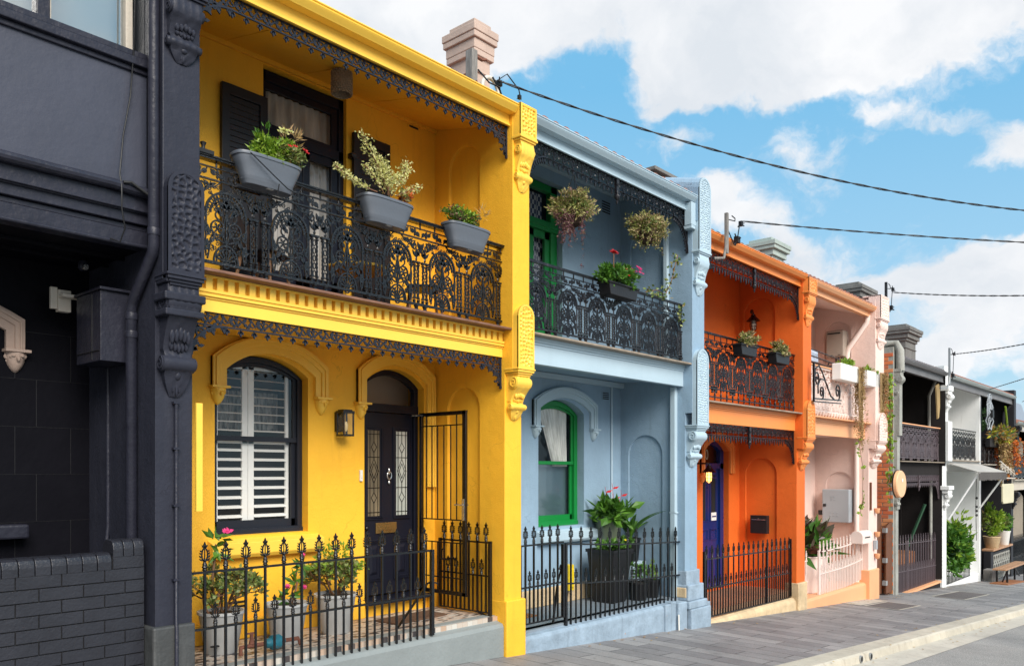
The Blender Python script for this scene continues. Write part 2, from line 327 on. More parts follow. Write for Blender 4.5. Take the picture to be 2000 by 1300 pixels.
# lead light and frosted panes
curtain('leadlight_pane', (.30, .33, .30), (.52, .52, .46), 6)
curtain('leadlight_dark', (.10, .08, .05), (.22, .17, .10), 6)
def slab_mat():
    m, nt, P, out = newmat('paving'); N = nt.nodes.new; Lk = nt.links.new
    tc = N('ShaderNodeTexCoord'); mp = N('ShaderNodeMapping'); Lk(tc.outputs['Object'], mp.inputs['Vector'])
    mp.inputs['Rotation'].default_value = (0, 0, radians(90-1.0)); mp.inputs['Scale'].default_value = (1, 1, 1)
    b = N('ShaderNodeTexBrick'); b.offset = .5; b.inputs['Scale'].default_value = 1; b.inputs['Brick Width'].default_value = .95
    b.inputs['Row Height'].default_value = .30; b.inputs['Mortar Size'].default_value = .006; b.inputs['Mortar Smooth'].default_value = .2
    b.inputs['Color1'].default_value = (.19, .18, .18, 1); b.inputs['Color2'].default_value = (.31, .295, .285, 1); b.inputs['Mortar'].default_value = (.045, .042, .04, 1); b.inputs['Bias'].default_value = -.1
    Lk(mp.outputs[0], b.inputs['Vector'])
    n = N('ShaderNodeTexNoise'); n.inputs['Scale'].default_value = 1.1; n.inputs['Detail'].default_value = 10; n.inputs['Roughness'].default_value = .7; Lk(tc.outputs['Object'], n.inputs['Vector'])
    r = N('ShaderNodeMapRange'); r.inputs['From Min'].default_value = .3; r.inputs['From Max'].default_value = .7; r.inputs['To Min'].default_value = .78; r.inputs['To Max'].default_value = 1.2; Lk(n.outputs['Fac'], r.inputs['Value'])
    n2 = N('ShaderNodeTexNoise'); n2.inputs['Scale'].default_value = 60; n2.inputs['Detail'].default_value = 6; Lk(tc.outputs['Object'], n2.inputs['Vector'])
    r2 = N('ShaderNodeMapRange'); r2.inputs['From Min'].default_value = .3; r2.inputs['From Max'].default_value = .7; r2.inputs['To Min'].default_value = .86; r2.inputs['To Max'].default_value = 1.14; Lk(n2.outputs['Fac'], r2.inputs['Value'])
    mu = N('ShaderNodeMath'); mu.operation = 'MULTIPLY'; Lk(r.outputs[0], mu.inputs[0]); Lk(r2.outputs[0], mu.inputs[1])
    s = N('ShaderNodeVectorMath'); s.operation = 'SCALE'; Lk(b.outputs['Color'], s.inputs[0]); Lk(mu.outputs[0], s.inputs['Scale'])
    # gum spots and old stains
    vo = N('ShaderNodeTexVoronoi'); vo.inputs['Scale'].default_value = 3.2; vo.inputs['Randomness'].default_value = 1; Lk(tc.outputs['Object'], vo.inputs['Vector'])
    sr = N('ShaderNodeMapRange'); sr.inputs['From Min'].default_value = .055; sr.inputs['From Max'].default_value = .075; sr.inputs['To Min'].default_value = .72; sr.inputs['To Max'].default_value = 1; Lk(vo.outputs['Distance'], sr.inputs['Value'])
    n3 = N('ShaderNodeTexNoise'); n3.inputs['Scale'].default_value = 2.6; n3.inputs['Detail'].default_value = 9; n3.inputs['Roughness'].default_value = .75; Lk(tc.outputs['Object'], n3.inputs['Vector'])
    r3 = N('ShaderNodeMapRange'); r3.inputs['From Min'].default_value = .55; r3.inputs['From Max'].default_value = .75; r3.inputs['To Min'].default_value = 1; r3.inputs['To Max'].default_value = .6; Lk(n3.outputs['Fac'], r3.inputs['Value'])
    m2 = N('ShaderNodeMath'); m2.operation = 'MULTIPLY'; Lk(sr.outputs[0], m2.inputs[0]); Lk(r3.outputs[0], m2.inputs[1])
    s2 = N('ShaderNodeVectorMath'); s2.operation = 'SCALE'; Lk(s.outputs[0], s2.inputs[0]); Lk(m2.outputs[0], s2.inputs['Scale'])
    Lk(s2.outputs[0], P.inputs['Base Color'])
    P.inputs['Roughness'].default_value = .62
    bu = N('ShaderNodeBump'); bu.inputs['Strength'].default_value = .5; bu.inputs['Distance'].default_value = .004
    iv = N('ShaderNodeMath'); iv.operation = 'MULTIPLY_ADD'; Lk(b.outputs['Fac'], iv.inputs[0]); iv.inputs[1].default_value = -1.5; Lk(n2.outputs['Fac'], iv.inputs[2])
    Lk(iv.outputs[0], bu.inputs['Height']); Lk(bu.outputs[0], P.inputs['Normal'])
slab_mat()
def ground_mat(name, c, c2, scale=90, sc2=.8):
    m, nt, P, out = newmat(name); N = nt.nodes.new; Lk = nt.links.new
    tc = N('ShaderNodeTexCoord')
    n = N('ShaderNodeTexNoise'); n.inputs['Scale'].default_value = scale; n.inputs['Detail'].default_value = 4; Lk(tc.outputs['Object'], n.inputs['Vector'])
    cr = N('ShaderNodeValToRGB'); cr.color_ramp.elements[0].color = (*c, 1); cr.color_ramp.elements[1].color = (*c2, 1); cr.color_ramp.elements[0].position = .38; cr.color_ramp.elements[1].position = .62
    Lk(n.outputs['Fac'], cr.inputs[0])
    n2 = N('ShaderNodeTexNoise'); n2.inputs['Scale'].default_value = sc2; n2.inputs['Detail'].default_value = 8; n2.inputs['Roughness'].default_value = .65; Lk(tc.outputs['Object'], n2.inputs['Vector'])
    r = N('ShaderNodeMapRange'); r.inputs['From Min'].default_value = .3; r.inputs['From Max'].default_value = .7; r.inputs['To Min'].default_value = .8; r.inputs['To Max'].default_value = 1.2; Lk(n2.outputs['Fac'], r.inputs['Value'])
    s = N('ShaderNodeVectorMath'); s.operation = 'SCALE'; Lk(cr.outputs[0], s.inputs[0]); Lk(r.outputs[0], s.inputs['Scale']); Lk(s.outputs[0], P.inputs['Base Color'])
    P.inputs['Roughness'].default_value = .85
    b = N('ShaderNodeBump'); b.inputs['Strength'].default_value = .6; b.inputs['Distance'].default_value = .006; Lk(n.outputs['Fac'], b.inputs['Height']); Lk(b.outputs[0], P.inputs['Normal'])
ground_mat('asphalt', (.17, .165, .16), (.36, .345, .32))
ground_mat('earth', (.16, .15, .13), (.22, .20, .18), 5)
ground_mat('grate', (.07, .06, .06), (.16, .14, .13), 160)
def tile_mat():
    m, nt, P, out = newmat('mosaic_tile'); N = nt.nodes.new; Lk = nt.links.new
    tc = N('ShaderNodeTexCoord')
    b = N('ShaderNodeTexBrick'); b.inputs['Scale'].default_value = 1; b.inputs['Brick Width'].default_value = .075; b.inputs['Row Height'].default_value = .030
    b.inputs['Mortar Size'].default_value = .002; b.inputs['Color1'].default_value = (.45, .31, .22, 1); b.inputs['Color2'].default_value = (.55, .53, .48, 1); b.inputs['Mortar'].default_value = (.35, .30, .26, 1)
    Lk(tc.outputs['Object'], b.inputs['Vector'])
    b2 = N('ShaderNodeTexBrick'); b2.inputs['Scale'].default_value = 1; b2.inputs['Brick Width'].default_value = .17; b2.inputs['Row Height'].default_value = .084; b2.offset = .5
    b2.inputs['Mortar Size'].default_value = .030; b2.inputs['Color1'].default_value = (1, 1, 1, 1); b2.inputs['Color2'].default_value = (1, 1, 1, 1); b2.inputs['Mortar'].default_value = (0, 0, 0, 1)
    Lk(tc.outputs['Object'], b2.inputs['Vector'])
    w = N('ShaderNodeTexWhiteNoise'); 
    mp = N('ShaderNodeMapping'); mp.inputs['Scale'].default_value = (13.33, 33.3, 1); Lk(tc.outputs['Object'], mp.inputs['Vector'])
    fl = N('ShaderNodeVectorMath'); fl.operation = 'FLOOR'; Lk(mp.outputs[0], fl.inputs[0]); Lk(fl.outputs[0], w.inputs['Vector'])
    r = N('ShaderNodeMapRange'); r.inputs['From Min'].default_value = .72; r.inputs['From Max'].default_value = .74; Lk(w.outputs['Value'], r.inputs['Value'])
    mx = N('ShaderNodeMix'); mx.data_type = 'RGBA'; Lk(r.outputs[0], mx.inputs['Factor']); Lk(b.outputs['Color'], mx.inputs['A']); mx.inputs['B'].default_value = (.06, .05, .05, 1)
    Lk(mx.outputs['Result'], P.inputs['Base Color']); P.inputs['Roughness'].default_value = .45
tile_mat()
islands('roof_mixed', [(.30, .14, .10), (.20, .16, .15), (.16, .15, .15), (.38, .20, .15)], .8, .3, 0)
# ================================================================ mesh helpers (survey units; build() scales to metres)
ORG = {}
class M:
    def __init__(s): s.V = []; s.F = []
    def v(s, p): s.V.append((p[0], p[1], p[2])); return len(s.V)-1
    def face(s, pts): s.F.append([s.v(p) for p in pts])
    quad = lambda s, a, b, c, d: s.face([a, b, c, d])
    def box(s, x0, x1, y0, y1, z0, z1, f=None):
        P = [(x, y, z) for x in (x0, x1) for y in (y0, y1) for z in (z0, z1)]
        if f: P = [f(*p) for p in P]
        i = [s.v(p) for p in P]
        for q in ((0, 1, 3, 2), (4, 6, 7, 5), (0, 4, 5, 1), (2, 3, 7, 6), (0, 2, 6, 4), (1, 5, 7, 3)): s.F.append([i[k] for k in q])
    def prism(s, pts, f, w0, w1):
        """outline pts (u,v) pushed from w0 to w1 through map f(u,v,w)"""
        a = [s.v(f(u, v, w0)) for u, v in pts]; b = [s.v(f(u, v, w1)) for u, v in pts]
        n = len(pts); s.F.append(a[::-1]); s.F.append(b)
        for k in range(n): s.F.append([a[k], a[(k+1) % n], b[(k+1) % n], b[k]])
    def tube(s, pts, r, n=4, closed=False, rot=pi/4, rads=None, flat=None):
        pts = [Vector(p) for p in pts]; L = len(pts); rings = []
        for i, p in enumerate(pts):
            a = pts[(i-1) % L] if (closed or i > 0) else p
            b = pts[(i+1) % L] if (closed or i < L-1) else p
            t = (b-a)
            if t.length < 1e-9: t = Vector((0, 0, 1))
            t.normalize()
            ref = Vector((0, 1, 0)) if abs(t.y) < .9 else Vector((1, 0, 0))
            e1 = t.cross(ref).normalized(); e2 = t.cross(e1).normalized()
            rr = rads[i] if rads else r
            f2 = flat or 1
            rings.append([s.v(p+e1*(rr*cos(rot+2*pi*k/n))+e2*(rr*f2*sin(rot+2*pi*k/n))) for k in range(n)])
        m = L if closed else L-1
        for i in range(m):
            A, B = rings[i], rings[(i+1) % L]
            for k in range(n): s.F.append([A[k], A[(k+1) % n], B[(k+1) % n], B[k]])
        if not closed: s.F.append(rings[0][::-1]); s.F.append(rings[-1])
    def lathe(s, prof, c, n=12, axis='z', sx=1, sy=1, cap=True):
        """prof = [(radius, height)...] round axis through c"""
        rings = []
        for r, h in prof:
            ring = []
            for k in range(n):
                a = 2*pi*k/n; u, w = r*cos(a)*sx, r*sin(a)*sy
                p = {'z': (u, w, h), 'x': (h, u, w), 'y': (u, h, w)}[axis]
                ring.append(s.v((c[0]+p[0], c[1]+p[1], c[2]+p[2])))
            rings.append(ring)
        for A, B in zip(rings, rings[1:]):
            for k in range(n): s.F.append([A[k], A[(k+1) % n], B[(k+1) % n], B[k]])
        if cap: s.F.append(rings[0][::-1]); s.F.append(rings[-1])
    def ell(s, c, r, n=8, m=5, d=None):
        prof = [(sin(pi*i/m), -cos(pi*i/m)) for i in range(m+1)]
        rings = []
        for R, h in prof:
            rings.append([s.v((c[0]+r[0]*R*cos(2*pi*k/n), c[1]+r[1]*R*sin(2*pi*k/n), c[2]+r[2]*h)) for k in range(n)])
        for A, B in zip(rings, rings[1:]):
            for k in range(n): s.F.append([A[k], A[(k+1) % n], B[(k+1) % n], B[k]])
    def leaf(s, p, d, n, L, w, bend=.25):
        p = Vector(p); d = Vector(d).normalized(); n = Vector(n); sd = d.cross(n)
        if sd.length < 1e-6: sd = d.cross(Vector((1, 0, .3)))
        sd.normalize(); nn = sd.cross(d).normalized()
        a = p; m1 = p+d*(L*.45)+sd*(w/2)+nn*(-bend*w*.4); m2 = p+d*(L*.45)-sd*(w/2)+nn*(-bend*w*.4); mid = p+d*(L*.5)+nn*(bend*w*.3); t = p+d*L-nn*(bend*L*.3)
        i = [s.v(q) for q in (a, m1, t, m2, mid)]
        s.F += [[i[0], i[1], i[4]], [i[1], i[2], i[4]], [i[2], i[3], i[4]], [i[3], i[0], i[4]]]
    def xf(s, f, start=0):
        for i in range(start, len(s.V)): s.V[i] = tuple(f(*s.V[i]))
    def add(s, o, f=lambda x, y, z: (x, y, z)):
        b = len(s.V); s.V += [tuple(f(*p)) for p in o.V]; s.F += [[i+b for i in q] for q in o.F]
def wpos(o): return ORG.get(o.name, Vector((0, 0, 0)))
def build(m, name, mat, parent=None, smooth=None, bevel=0, at=None, merge=False):
    """one mesh object. Vertices are in survey coordinates unless at= is given (then they are local to at)."""
    org = Vector(at) if at is not None else (wpos(parent) if parent else Vector((0, 0, 0)))
    me = bpy.data.meshes.new(name)
    loc = Vector((0, 0, 0)) if at is not None else org
    me.from_pydata([((v[0]-loc.x)*K, (v[1]-loc.y)*K, (v[2]-loc.z)*K) for v in m.V], [], m.F)
    if merge or bevel or smooth:
        b = bmesh.new(); b.from_mesh(me)
        if merge or bevel: bmesh.ops.remove_doubles(b, verts=b.verts, dist=1e-5)
        bmesh.ops.recalc_face_normals(b, faces=b.faces); b.to_mesh(me); b.free()
    me.validate()
    if smooth: me.shade_smooth(); me.set_sharp_from_angle(angle=radians(smooth))
    me.materials.append(MT[mat])
    o = bpy.data.objects.new(name, me); COL.objects.link(o)
    ORG[o.name] = org
    if parent: o.parent = parent; o.location = (org-wpos(parent))*K
    else: o.location = org*K
    if bevel:
        md = o.modifiers.new('bevel', 'BEVEL'); md.width = bevel*K; md.segments = 2; md.limit_method = 'ANGLE'; md.angle_limit = radians(35)
    return o
def inst(src, parent, at, scale=None, rotz=0, name=None):
    o = bpy.data.objects.new(name or src.name.split('.')[0], src.data); COL.objects.link(o)
    for md in src.modifiers:
        if md.type == 'BEVEL':
            n = o.modifiers.new('bevel', 'BEVEL'); n.width = md.width; n.segments = 2; n.limit_method = 'ANGLE'; n.angle_limit = md.angle_limit
    ORG[o.name] = Vector(at); 
    if parent: o.parent = parent; o.location = (Vector(at)-wpos(parent))*K
    else: o.location = Vector(at)*K
    if scale: o.scale = scale
    if rotz: o.rotation_euler.z = rotz
    return o
def thing(name, label, cat, at=(0, 0, 0), group=None):
    o = bpy.data.objects.new(name, None); COL.objects.link(o); o.empty_display_size = .1
    o.location = Vector(at)*K; ORG[o.name] = Vector(at)
    tag(o, label, cat, group); return o
def tag(o, label, cat, group=None, kind=None):
    if label: o['label'] = label
    if cat: o['category'] = cat
    if group: o['group'] = group
    if kind: o['kind'] = kind
    return o
def copy_thing(root, at, label=None, rotz=None, group=None):
    """a copy of a thing with copies of its parts and sub-parts"""
    r = root.copy(); COL.objects.link(r); r.location = Vector(at)*K; ORG[r.name] = Vector(at)
    if rotz is not None: r.rotation_euler.z = rotz
    if label: r['label'] = label
    if group: r['group'] = group
    for ch in list(root.children):
        c = ch.copy(); COL.objects.link(c); c.parent = r; ORG[c.name] = Vector(at)
        for g in ch.children:
            d = g.copy(); COL.objects.link(d); d.parent = c
    return r
def G(s, Y=7.0): return -1.87-.0615*s-.02*(7-Y)
FR = lambda Y: (lambda u, v, w: (u, Y+w, v))          # front plane, w goes into the building
SD = lambda S: (lambda u, v, w: (S+w, u, v))          # side plane facing the camera, w goes into the wall
def arc(a, b, sp, rise, n=14):
    w = (b-a)/2; c = (a+b)/2
    if rise <= 0: return [(a, sp), (b, sp)]
    R = (rise*rise+w*w)/(2*rise); cy = sp+rise-R; th = math.asin(min(1, w/R))
    if rise >= w: th = pi/2
    return [(c+R*sin(-th+2*th*i/n), cy+R*cos(-th+2*th*i/n)) for i in range(n+1)]
def wall(m, f, u0, u1, v0, v1, ops, top=None):
    """wall face with openings (a, b, bottom, spring, rise, reveal depth, closed back)"""
    top = top or (lambda u: v1)
    cur = u0
    for (a, b, vb, sp, rise, dep, back) in sorted(ops):
        m.face([f(cur, v0, 0), f(a, v0, 0), f(a, top(a), 0), f(cur, top(cur), 0)])
        if vb > v0: m.face([f(a, v0, 0), f(b, v0, 0), f(b, vb, 0), f(a, vb, 0)])
        A = arc(a, b, sp, rise)
        for (p, q) in zip(A, A[1:]):
            m.face([f(p[0], p[1], 0), f(q[0], q[1], 0), f(q[0], top(q[0]), 0), f(p[0], top(p[0]), 0)])
        loop = [(a, vb)]+A+[(b, vb)]
        for p, q in zip(loop, loop[1:]+loop[:1]):
            m.face([f(p[0], p[1], 0), f(q[0], q[1], 0), f(q[0], q[1], dep), f(p[0], p[1], dep)])
        if back: m.face([f(p[0], p[1], dep) for p in loop])
        cur = b
    m.face([f(cur, v0, 0), f(u1, v0, 0), f(u1, top(u1), 0), f(cur, top(cur), 0)])
def band(m, f, outer, inner, w0, w1):
    """strip between two equally long polylines, raised from w0 to w1 (w1 < w0 stands proud)"""
    n = len(outer)
    for k in range(n-1):
        o0, o1, i0, i1 = outer[k], outer[k+1], inner[k], inner[k+1]
        m.face([f(*o0, w1), f(*o1, w1), f(*i1, w1), f(*i0, w1)])
        m.face([f(*o0, w0), f(*o1, w0), f(*o1, w1), f(*o0, w1)])
        m.face([f(*i0, w0), f(*i1, w0), f(*i1, w1), f(*i0, w1)])
    for k in (0, n-1): m.face([f(*outer[k], w0), f(*outer[k], w1), f(*inner[k], w1), f(*inner[k], w0)])
# ---------------------------------------------------------------- cast-iron lace drawn as curves, made solid
def spiral(cx, cz, r0, r1, a0, turns, n=18):
    return [(cx+(r0+(r1-r0)*i/n)*cos(a0+turns*2*pi*i/n), cz+(r0+(r1-r0)*i/n)*sin(a0+turns*2*pi*i/n)) for i in range(n+1)]
def circ(cx, cz, r, n=14, a0=0, a1=2*pi, rz=None):
    return [(cx+r*cos(a0+(a1-a0)*i/n), cz+(rz or r)*sin(a0+(a1-a0)*i/n)) for i in range(n+1)]
class Lace(M):
    k = 1.0
    def c(s, pts, r=.007, y=0, n=4): s.tube([(p[0], y, p[1]) for p in pts], r*1.30*s.k, n)
    def bud(s, x, z, rx, rz, y=0, ry=None): s.ell((x, y, z), (rx, ry or min(rx, rz)*.6, rz), 6, 4)
    def lf(s, x, z, ang, L, w):
        L *= 1.06; w *= 1.10; c_, s_ = cos(ang), sin(ang); P = [(0, 0), (.25, .35), (.5, .5), (.72, .28), (1, 0), (.72, -.28), (.5, -.5), (.25, -.35)]
        pts = [(x+(p[0]*L)*c_-(p[1]*w)*s_, z+(p[0]*L)*s_+(p[1]*w)*c_) for p in P]
        s.prism(pts, lambda u, v, w_: (u, w_, v), -.007, .007)
    def bead(s, x, z0, z1, r=.013, n=8):
        pr = []
        for i in range(n*2+1):
            pr.append((r*(1 if i % 2 else .62), z0+(z1-z0)*i/(n*2)))
        s.lathe(pr, (x, 0, 0), 6)
def rail_panel(Wd=.70, H=.88, bot=.0):
    """balustrade panel: twin twisted colonettes, fan arch, scrolls, flower, running scroll band"""
    m = Lace(); zb = .76; h = Wd/2
    m.box(-h, h, -.014, .014, -.012, .014); m.box(-h, h, -.011, .011, zb-.008, zb+.008); m.box(-h, h, -.011, .011, H-.012, H)
    # running band
    nS = 4
    for k in range(nS):
        x = -h+(k+.5)*Wd/nS; z = (zb+H)/2; sg = 1 if k % 2 else -1
        m.c([(x-.07, z+.04*sg), (x-.04, z-.01*sg), (x, z), (x+.04, z+.01*sg), (x+.07, z-.04*sg)], .007)
        m.c(spiral(x-.045, z+.01*sg, .028, .008, 0, 1.2, 10), .006); m.c(spiral(x+.045, z-.01*sg, .028, .008, pi, 1.2, 10), .006)
        m.lf(x, z, pi/2*sg, .045, .03); m.lf(x, z, -pi/2*sg, .04, .025); m.lf(x-.02, z, 2.4*sg, .05, .022); m.lf(x+.02, z, -.7*sg, .05, .022)
    # colonettes near the panel ends
    for sx in (-1, 1):
        for dx in (.035, .10):
            x = sx*(h-dx); m.bead(x, .06, .44, .014, 9)
            for z in (.035, .06, .44, .465): m.lathe([(.02, z), (.022, z+.008), (.02, z+.016)], (x, 0, 0), 6)
            m.box(x-.012, x+.012, -.012, .012, 0, .035)
        xx = sx*(h-.0675); m.box(xx-.055, xx+.055, -.016, .016, .475, .492)
        m.bud(xx, .52, .018, .025); m.lf(xx, .52, pi/2, .12, .035); m.lf(xx, .54, pi/2-.7, .09, .03); m.lf(xx, .54, pi/2+.7, .09, .03)
        m.lathe([(.02, -.075), (.028, -.06), (.02, -.04), (.03, -.02), (.03, 0)], (xx, 0, 0), 6); m.box(xx-.014, xx+.014, -.014, .014, bot, -.07)
    # great arch with teeth
    cz, R = .46, .205
    m.c(circ(0, cz, R, 18, 0, pi), .012); m.c(circ(0, cz, R-.045, 18, 0, pi), .009); m.c(circ(0, cz-.01, R-.08, 14, .25, pi-.25), .006)
    for k in range(5):   # chain between the paired colonettes, ornament beside the arch
        for sx in (-1, 1): m.c(circ(sx*(h-.0675), .10+k*.078, .017, 8, 0, 2*pi, .032), .0055)
    for sx in (-1, 1):
        m.c(spiral(sx*.185, .30, .030, .008, 0, sx*1.2, 10), .0075); m.c(spiral(sx*.185, .17, .028, .008, pi, -sx*1.2, 10), .0075); m.c([(sx*.20, .05), (sx*.215, .15), (sx*.205, .24), (sx*.215, .34), (sx*.20, .42)], .007)
        m.lf(sx*.20, .40, pi/2-sx*.4, .07, .03); m.lf(sx*.205, .10, pi/2+sx*.5, .06, .026); m.lf(sx*.205, .24, pi/2+sx*.9, .06, .026)
        m.c(spiral(sx*(h-.03), .62, .030, .008, 0, -sx*1.2, 10), .007); m.c(circ(sx*.045, .66, .022, 8), .006); m.lf(sx*.10, .735, -sx*.3 if sx > 0 else pi+.3, .08, .026); m.lf(sx*(h-.01), .70, -pi/2, .10, .03)
        for t in range(4): a = pi/2-sx*(.25+t*.33); m.lf((R-.085)*cos(a), cz-.01+(R-.085)*sin(a), a+pi, .05, .022)
        m.c([(sx*.02, .20), (sx*.09, .225), (sx*.15, .255)], .0075)
    RR = random.Random(17)
    for k in range(30):   # fine filigree between the main curls
        x, z = RR.uniform(.015, h-.145), RR.uniform(.05, .73)
        for sx in (-1, 1):
            m.c(spiral(sx*x, z, .022, .005, (RR.random()*6) if sx > 0 else 1.0, sx*1.1, 8), .0038)
            if k % 2: m.lf(sx*x, z, pi/2-sx*(k*.7), .040, .016)
    m.c([(R, cz), (R+.0, cz-.10), (R-.03, cz-.2)], .008); m.c([(-R, cz), (-R, cz-.10), (-R+.03, cz-.2)], .008)
    for k in range(1, 18):
        a = pi*k/18; m.c([((R-.04)*cos(a), cz+(R-.04)*sin(a)), ((R-.005)*cos(a), cz+(R-.005)*sin(a))], .0055)
    # spandrels
    for sx in (-1, 1):
        m.c(spiral(sx*(h-.10), .67, .055, .012, pi/2, sx*1.3, 14), .007)
        m.c([(sx*.05, zb), (sx*.12, .70), (sx*.20, .69), (sx*.26, .62)], .007)
        m.lf(sx*.17, .70, (.6 if sx > 0 else pi-.6), .07, .03); m.lf(sx*.28, .60, (-.5 if sx > 0 else pi+.5), .07, .03); m.lf(sx*.23, .63, (1.2 if sx > 0 else pi-1.2), .10, .03)
        m.lf(sx*.31, .72, -pi/2+sx*.3, .09, .03)
    # scrolls and flowers in the arch
    for sx in (-1, 1):
        m.c(circ(sx*.088, .33, .066, 16), .0085); m.bud(sx*.088, .33, .022, .022)
        for k in range(6): a = pi*k/3; m.lf(sx*.088+.016*cos(a), .33+.016*sin(a), a, .036, .020)
        m.c([(0, .18), (sx*.03, .26), (sx*.035, .34), (sx*.015, .42), (0, .5)], .007)
        m.c(spiral(sx*.07, .455, .05, .012, -pi/2, sx*.9, 12), .007)
        m.lf(sx*.03, .44, pi/2-sx*.8, .10, .035); m.lf(0, .52, pi/2-sx*1.0, .09, .035); m.lf(0, .56, pi/2-sx*.5, .07, .028)
        m.lf(sx*.10, .52, pi/2-sx*.3, .07, .03); m.lf(sx*.12, .24, -pi/2+sx*.5, .07, .03); m.lf(sx*.045, .24, pi/2+sx*.1, .09, .03)
        m.c([(sx*.12, .27), (sx*.16, .22), (sx*.17, .13), (sx*.19, .03)], .0075); m.lf(sx*.17, .15, pi/2-sx*.6, .07, .03)
    m.bud(0, .50, .026, .026); m.lf(0, .5, pi/2, .12, .04); m.c([(0, .15), (0, .5)], .009)
    # little fan arch at the foot
    m.c(circ(0, .012, .125, 14, 0, pi, .165), .0095); m.c(circ(0, .012, .098, 12, 0, pi, .135), .006)
    for a in (.35, .75, 1.15, pi/2, pi-1.15, pi-.75, pi-.35):
        m.c([(.02*cos(a), .02), (.06*cos(a)+.0, .02+.07*sin(a)), (.092*cos(a), .012+.125*sin(a))], .0065); m.lf(.05*cos(a), .02+.06*sin(a), a, .055, .02)
    m.c(circ(0, -.0, .03, 8, pi, 2*pi), .007)
    return m
def frieze_leaf(L):
    """narrow scroll frieze with pendant leaves (length L, hangs from z=0)"""
    m = Lace(); m.box(0, L, -.01, .01, -.012, 0); m.box(0, L, -.008, .008, -.127, -.113)
    n = max(1, round(L/.142)); p = L/n
    for k in range(n):
        x = (k+.5)*p; sg = 1 if k % 2 else -1
        m.c([(x-p/2, -.065+.03*sg), (x-p*.2, -.10 if sg > 0 else -.03), (x+p*.1, -.05 if sg > 0 else -.08), (x+p/2, -.065-.03*sg)], .007)
        m.c(spiral(x-.02, -.062, .034, .010, 0, sg*1.1, 10), .006)
        m.lf(x+.02, -.06, .9, .06, .032); m.lf(x+.03, -.06, -.7, .055, .03); m.lf(x-.03, -.04, 2.3, .04, .026); m.lf(x-.045, -.08, 3.8, .045, .028)
        xx = (k+.5)*p
        m.c([(xx, -.12), (xx, -.145)], .006); m.lf(xx, -.127, -pi/2, .065, .032); m.lf(xx, -.138, -pi/2-.75, .042, .022); m.lf(xx, -.138, -pi/2+.75, .042, .022)
    return m
def bracket_leaf(R, sg):
    """quarter-round end bracket; the wall is at x=0, it opens toward sg"""
    m = Lace(); a = sg*R
    pts = [(a*(1-sin(t*pi/28)), -.12-(R*.78)*(1-cos(t*pi/28))) for t in range(15)]
    m.c(pts, .010); m.box(min(0, sg*.02), max(0, sg*.02), -.012, .012, -.12-R*.80, 0)
    for t in (1, 4, 7, 10, 12):
        p = pts[t]; an = math.atan2(-(1-t/14)-.3, sg*(t/14+.15)); m.lf(p[0], p[1], an, .065, .032); m.lf(p[0], p[1], an+.8, .04, .02); m.lf(p[0], p[1], an-.8, .04, .02)
    m.c(spiral(sg*R*.25, -.20, R*.14, .012, 0, sg*1.4, 16), .009); m.c(spiral(sg*R*.10, -.20-R*.26, R*.075, .01, 0, -sg*1.4, 12), .008)
    m.c(spiral(sg*R*.50, -.165, R*.08, .01, 0, sg*1.2, 12), .008)
    m.c([(0, -.14), (sg*R*.12, -.17), (sg*R*.3, -.15), (sg*R*.7, -.13)], .008); m.c([(sg*.01, -.14-R*.5), (sg*R*.2, -.18-R*.15), (sg*R*.42, -.20)], .008)
    for (x, z, an) in ((.12, .2, .5), (.35, .17, 1.2), (.08, .42, 1.0), (.2, .36, .2), (.6, .15, .9)): m.lf(sg*R*x, -z*(R/.4), an if sg > 0 else pi-an, .06, .03)
    return m
def frieze_fan(L, Hh=.26, drop=.13):
    """deep frieze of fan arches with droplets and a plain rod"""
    m = Lace(); m.k = .62; m.box(0, L, -.01, .01, -.012, 0); m.tube([(0, -.012, -Hh), (L, -.012, -Hh)], .009, 6)
    n = max(1, round(L/.21)); p = L/n
    for k in range(n):
        x = (k+.5)*p; z = -Hh+.02
        m.c(circ(x, z+.06, .088, 12, -.2, pi+.2, .14), .009); m.c(circ(x, z+.05, .055, 10, -.2, pi+.2, .085), .007)
        for a in (.5, 1.05, pi/2, pi-1.05, pi-.5): m.c([(x+.02*cos(a), z+.06+.02*sin(a)), (x+.08*cos(a), z+.06+.13*sin(a))], .006)
        m.bud(x, z+.05, .018, .02)
        xe = x+p/2
        m.c([(xe, -Hh), (xe-.02, -Hh+.1), (xe, -.02)], .008); m.c(spiral(xe-.03, -.05, .028, .008, pi/2, 1, 8), .006); m.c(spiral(xe+.03, -.05, .028, .008, pi/2, -1, 8), .006)
        m.lf(xe, -Hh+.10, pi/2, .06, .03); m.lf(x, -.035, pi/2, .03, .05); m.lf(xe, -.15, 1.0, .05, .022); m.lf(xe, -.15, 2.1, .05, .022)
        for xx, dd in ((x, drop*.85), (xe, drop*.6)):
            if xx > L: continue
            m.c([(xx, -Hh), (xx, -Hh-dd*.45)], .007); m.lf(xx, -Hh-dd*.2, -pi/2, dd*.8, .032); m.lf(xx, -Hh-dd*.10, -pi/2-.8, dd*.42, .026); m.lf(xx, -Hh-dd*.10, -pi/2+.8, dd*.42, .026); m.bud(xx, -Hh-dd*.9, .009, .016)
            m.c(circ(xx, -Hh-.01, .035, 8, pi, 2*pi, .03), .006)
    return m
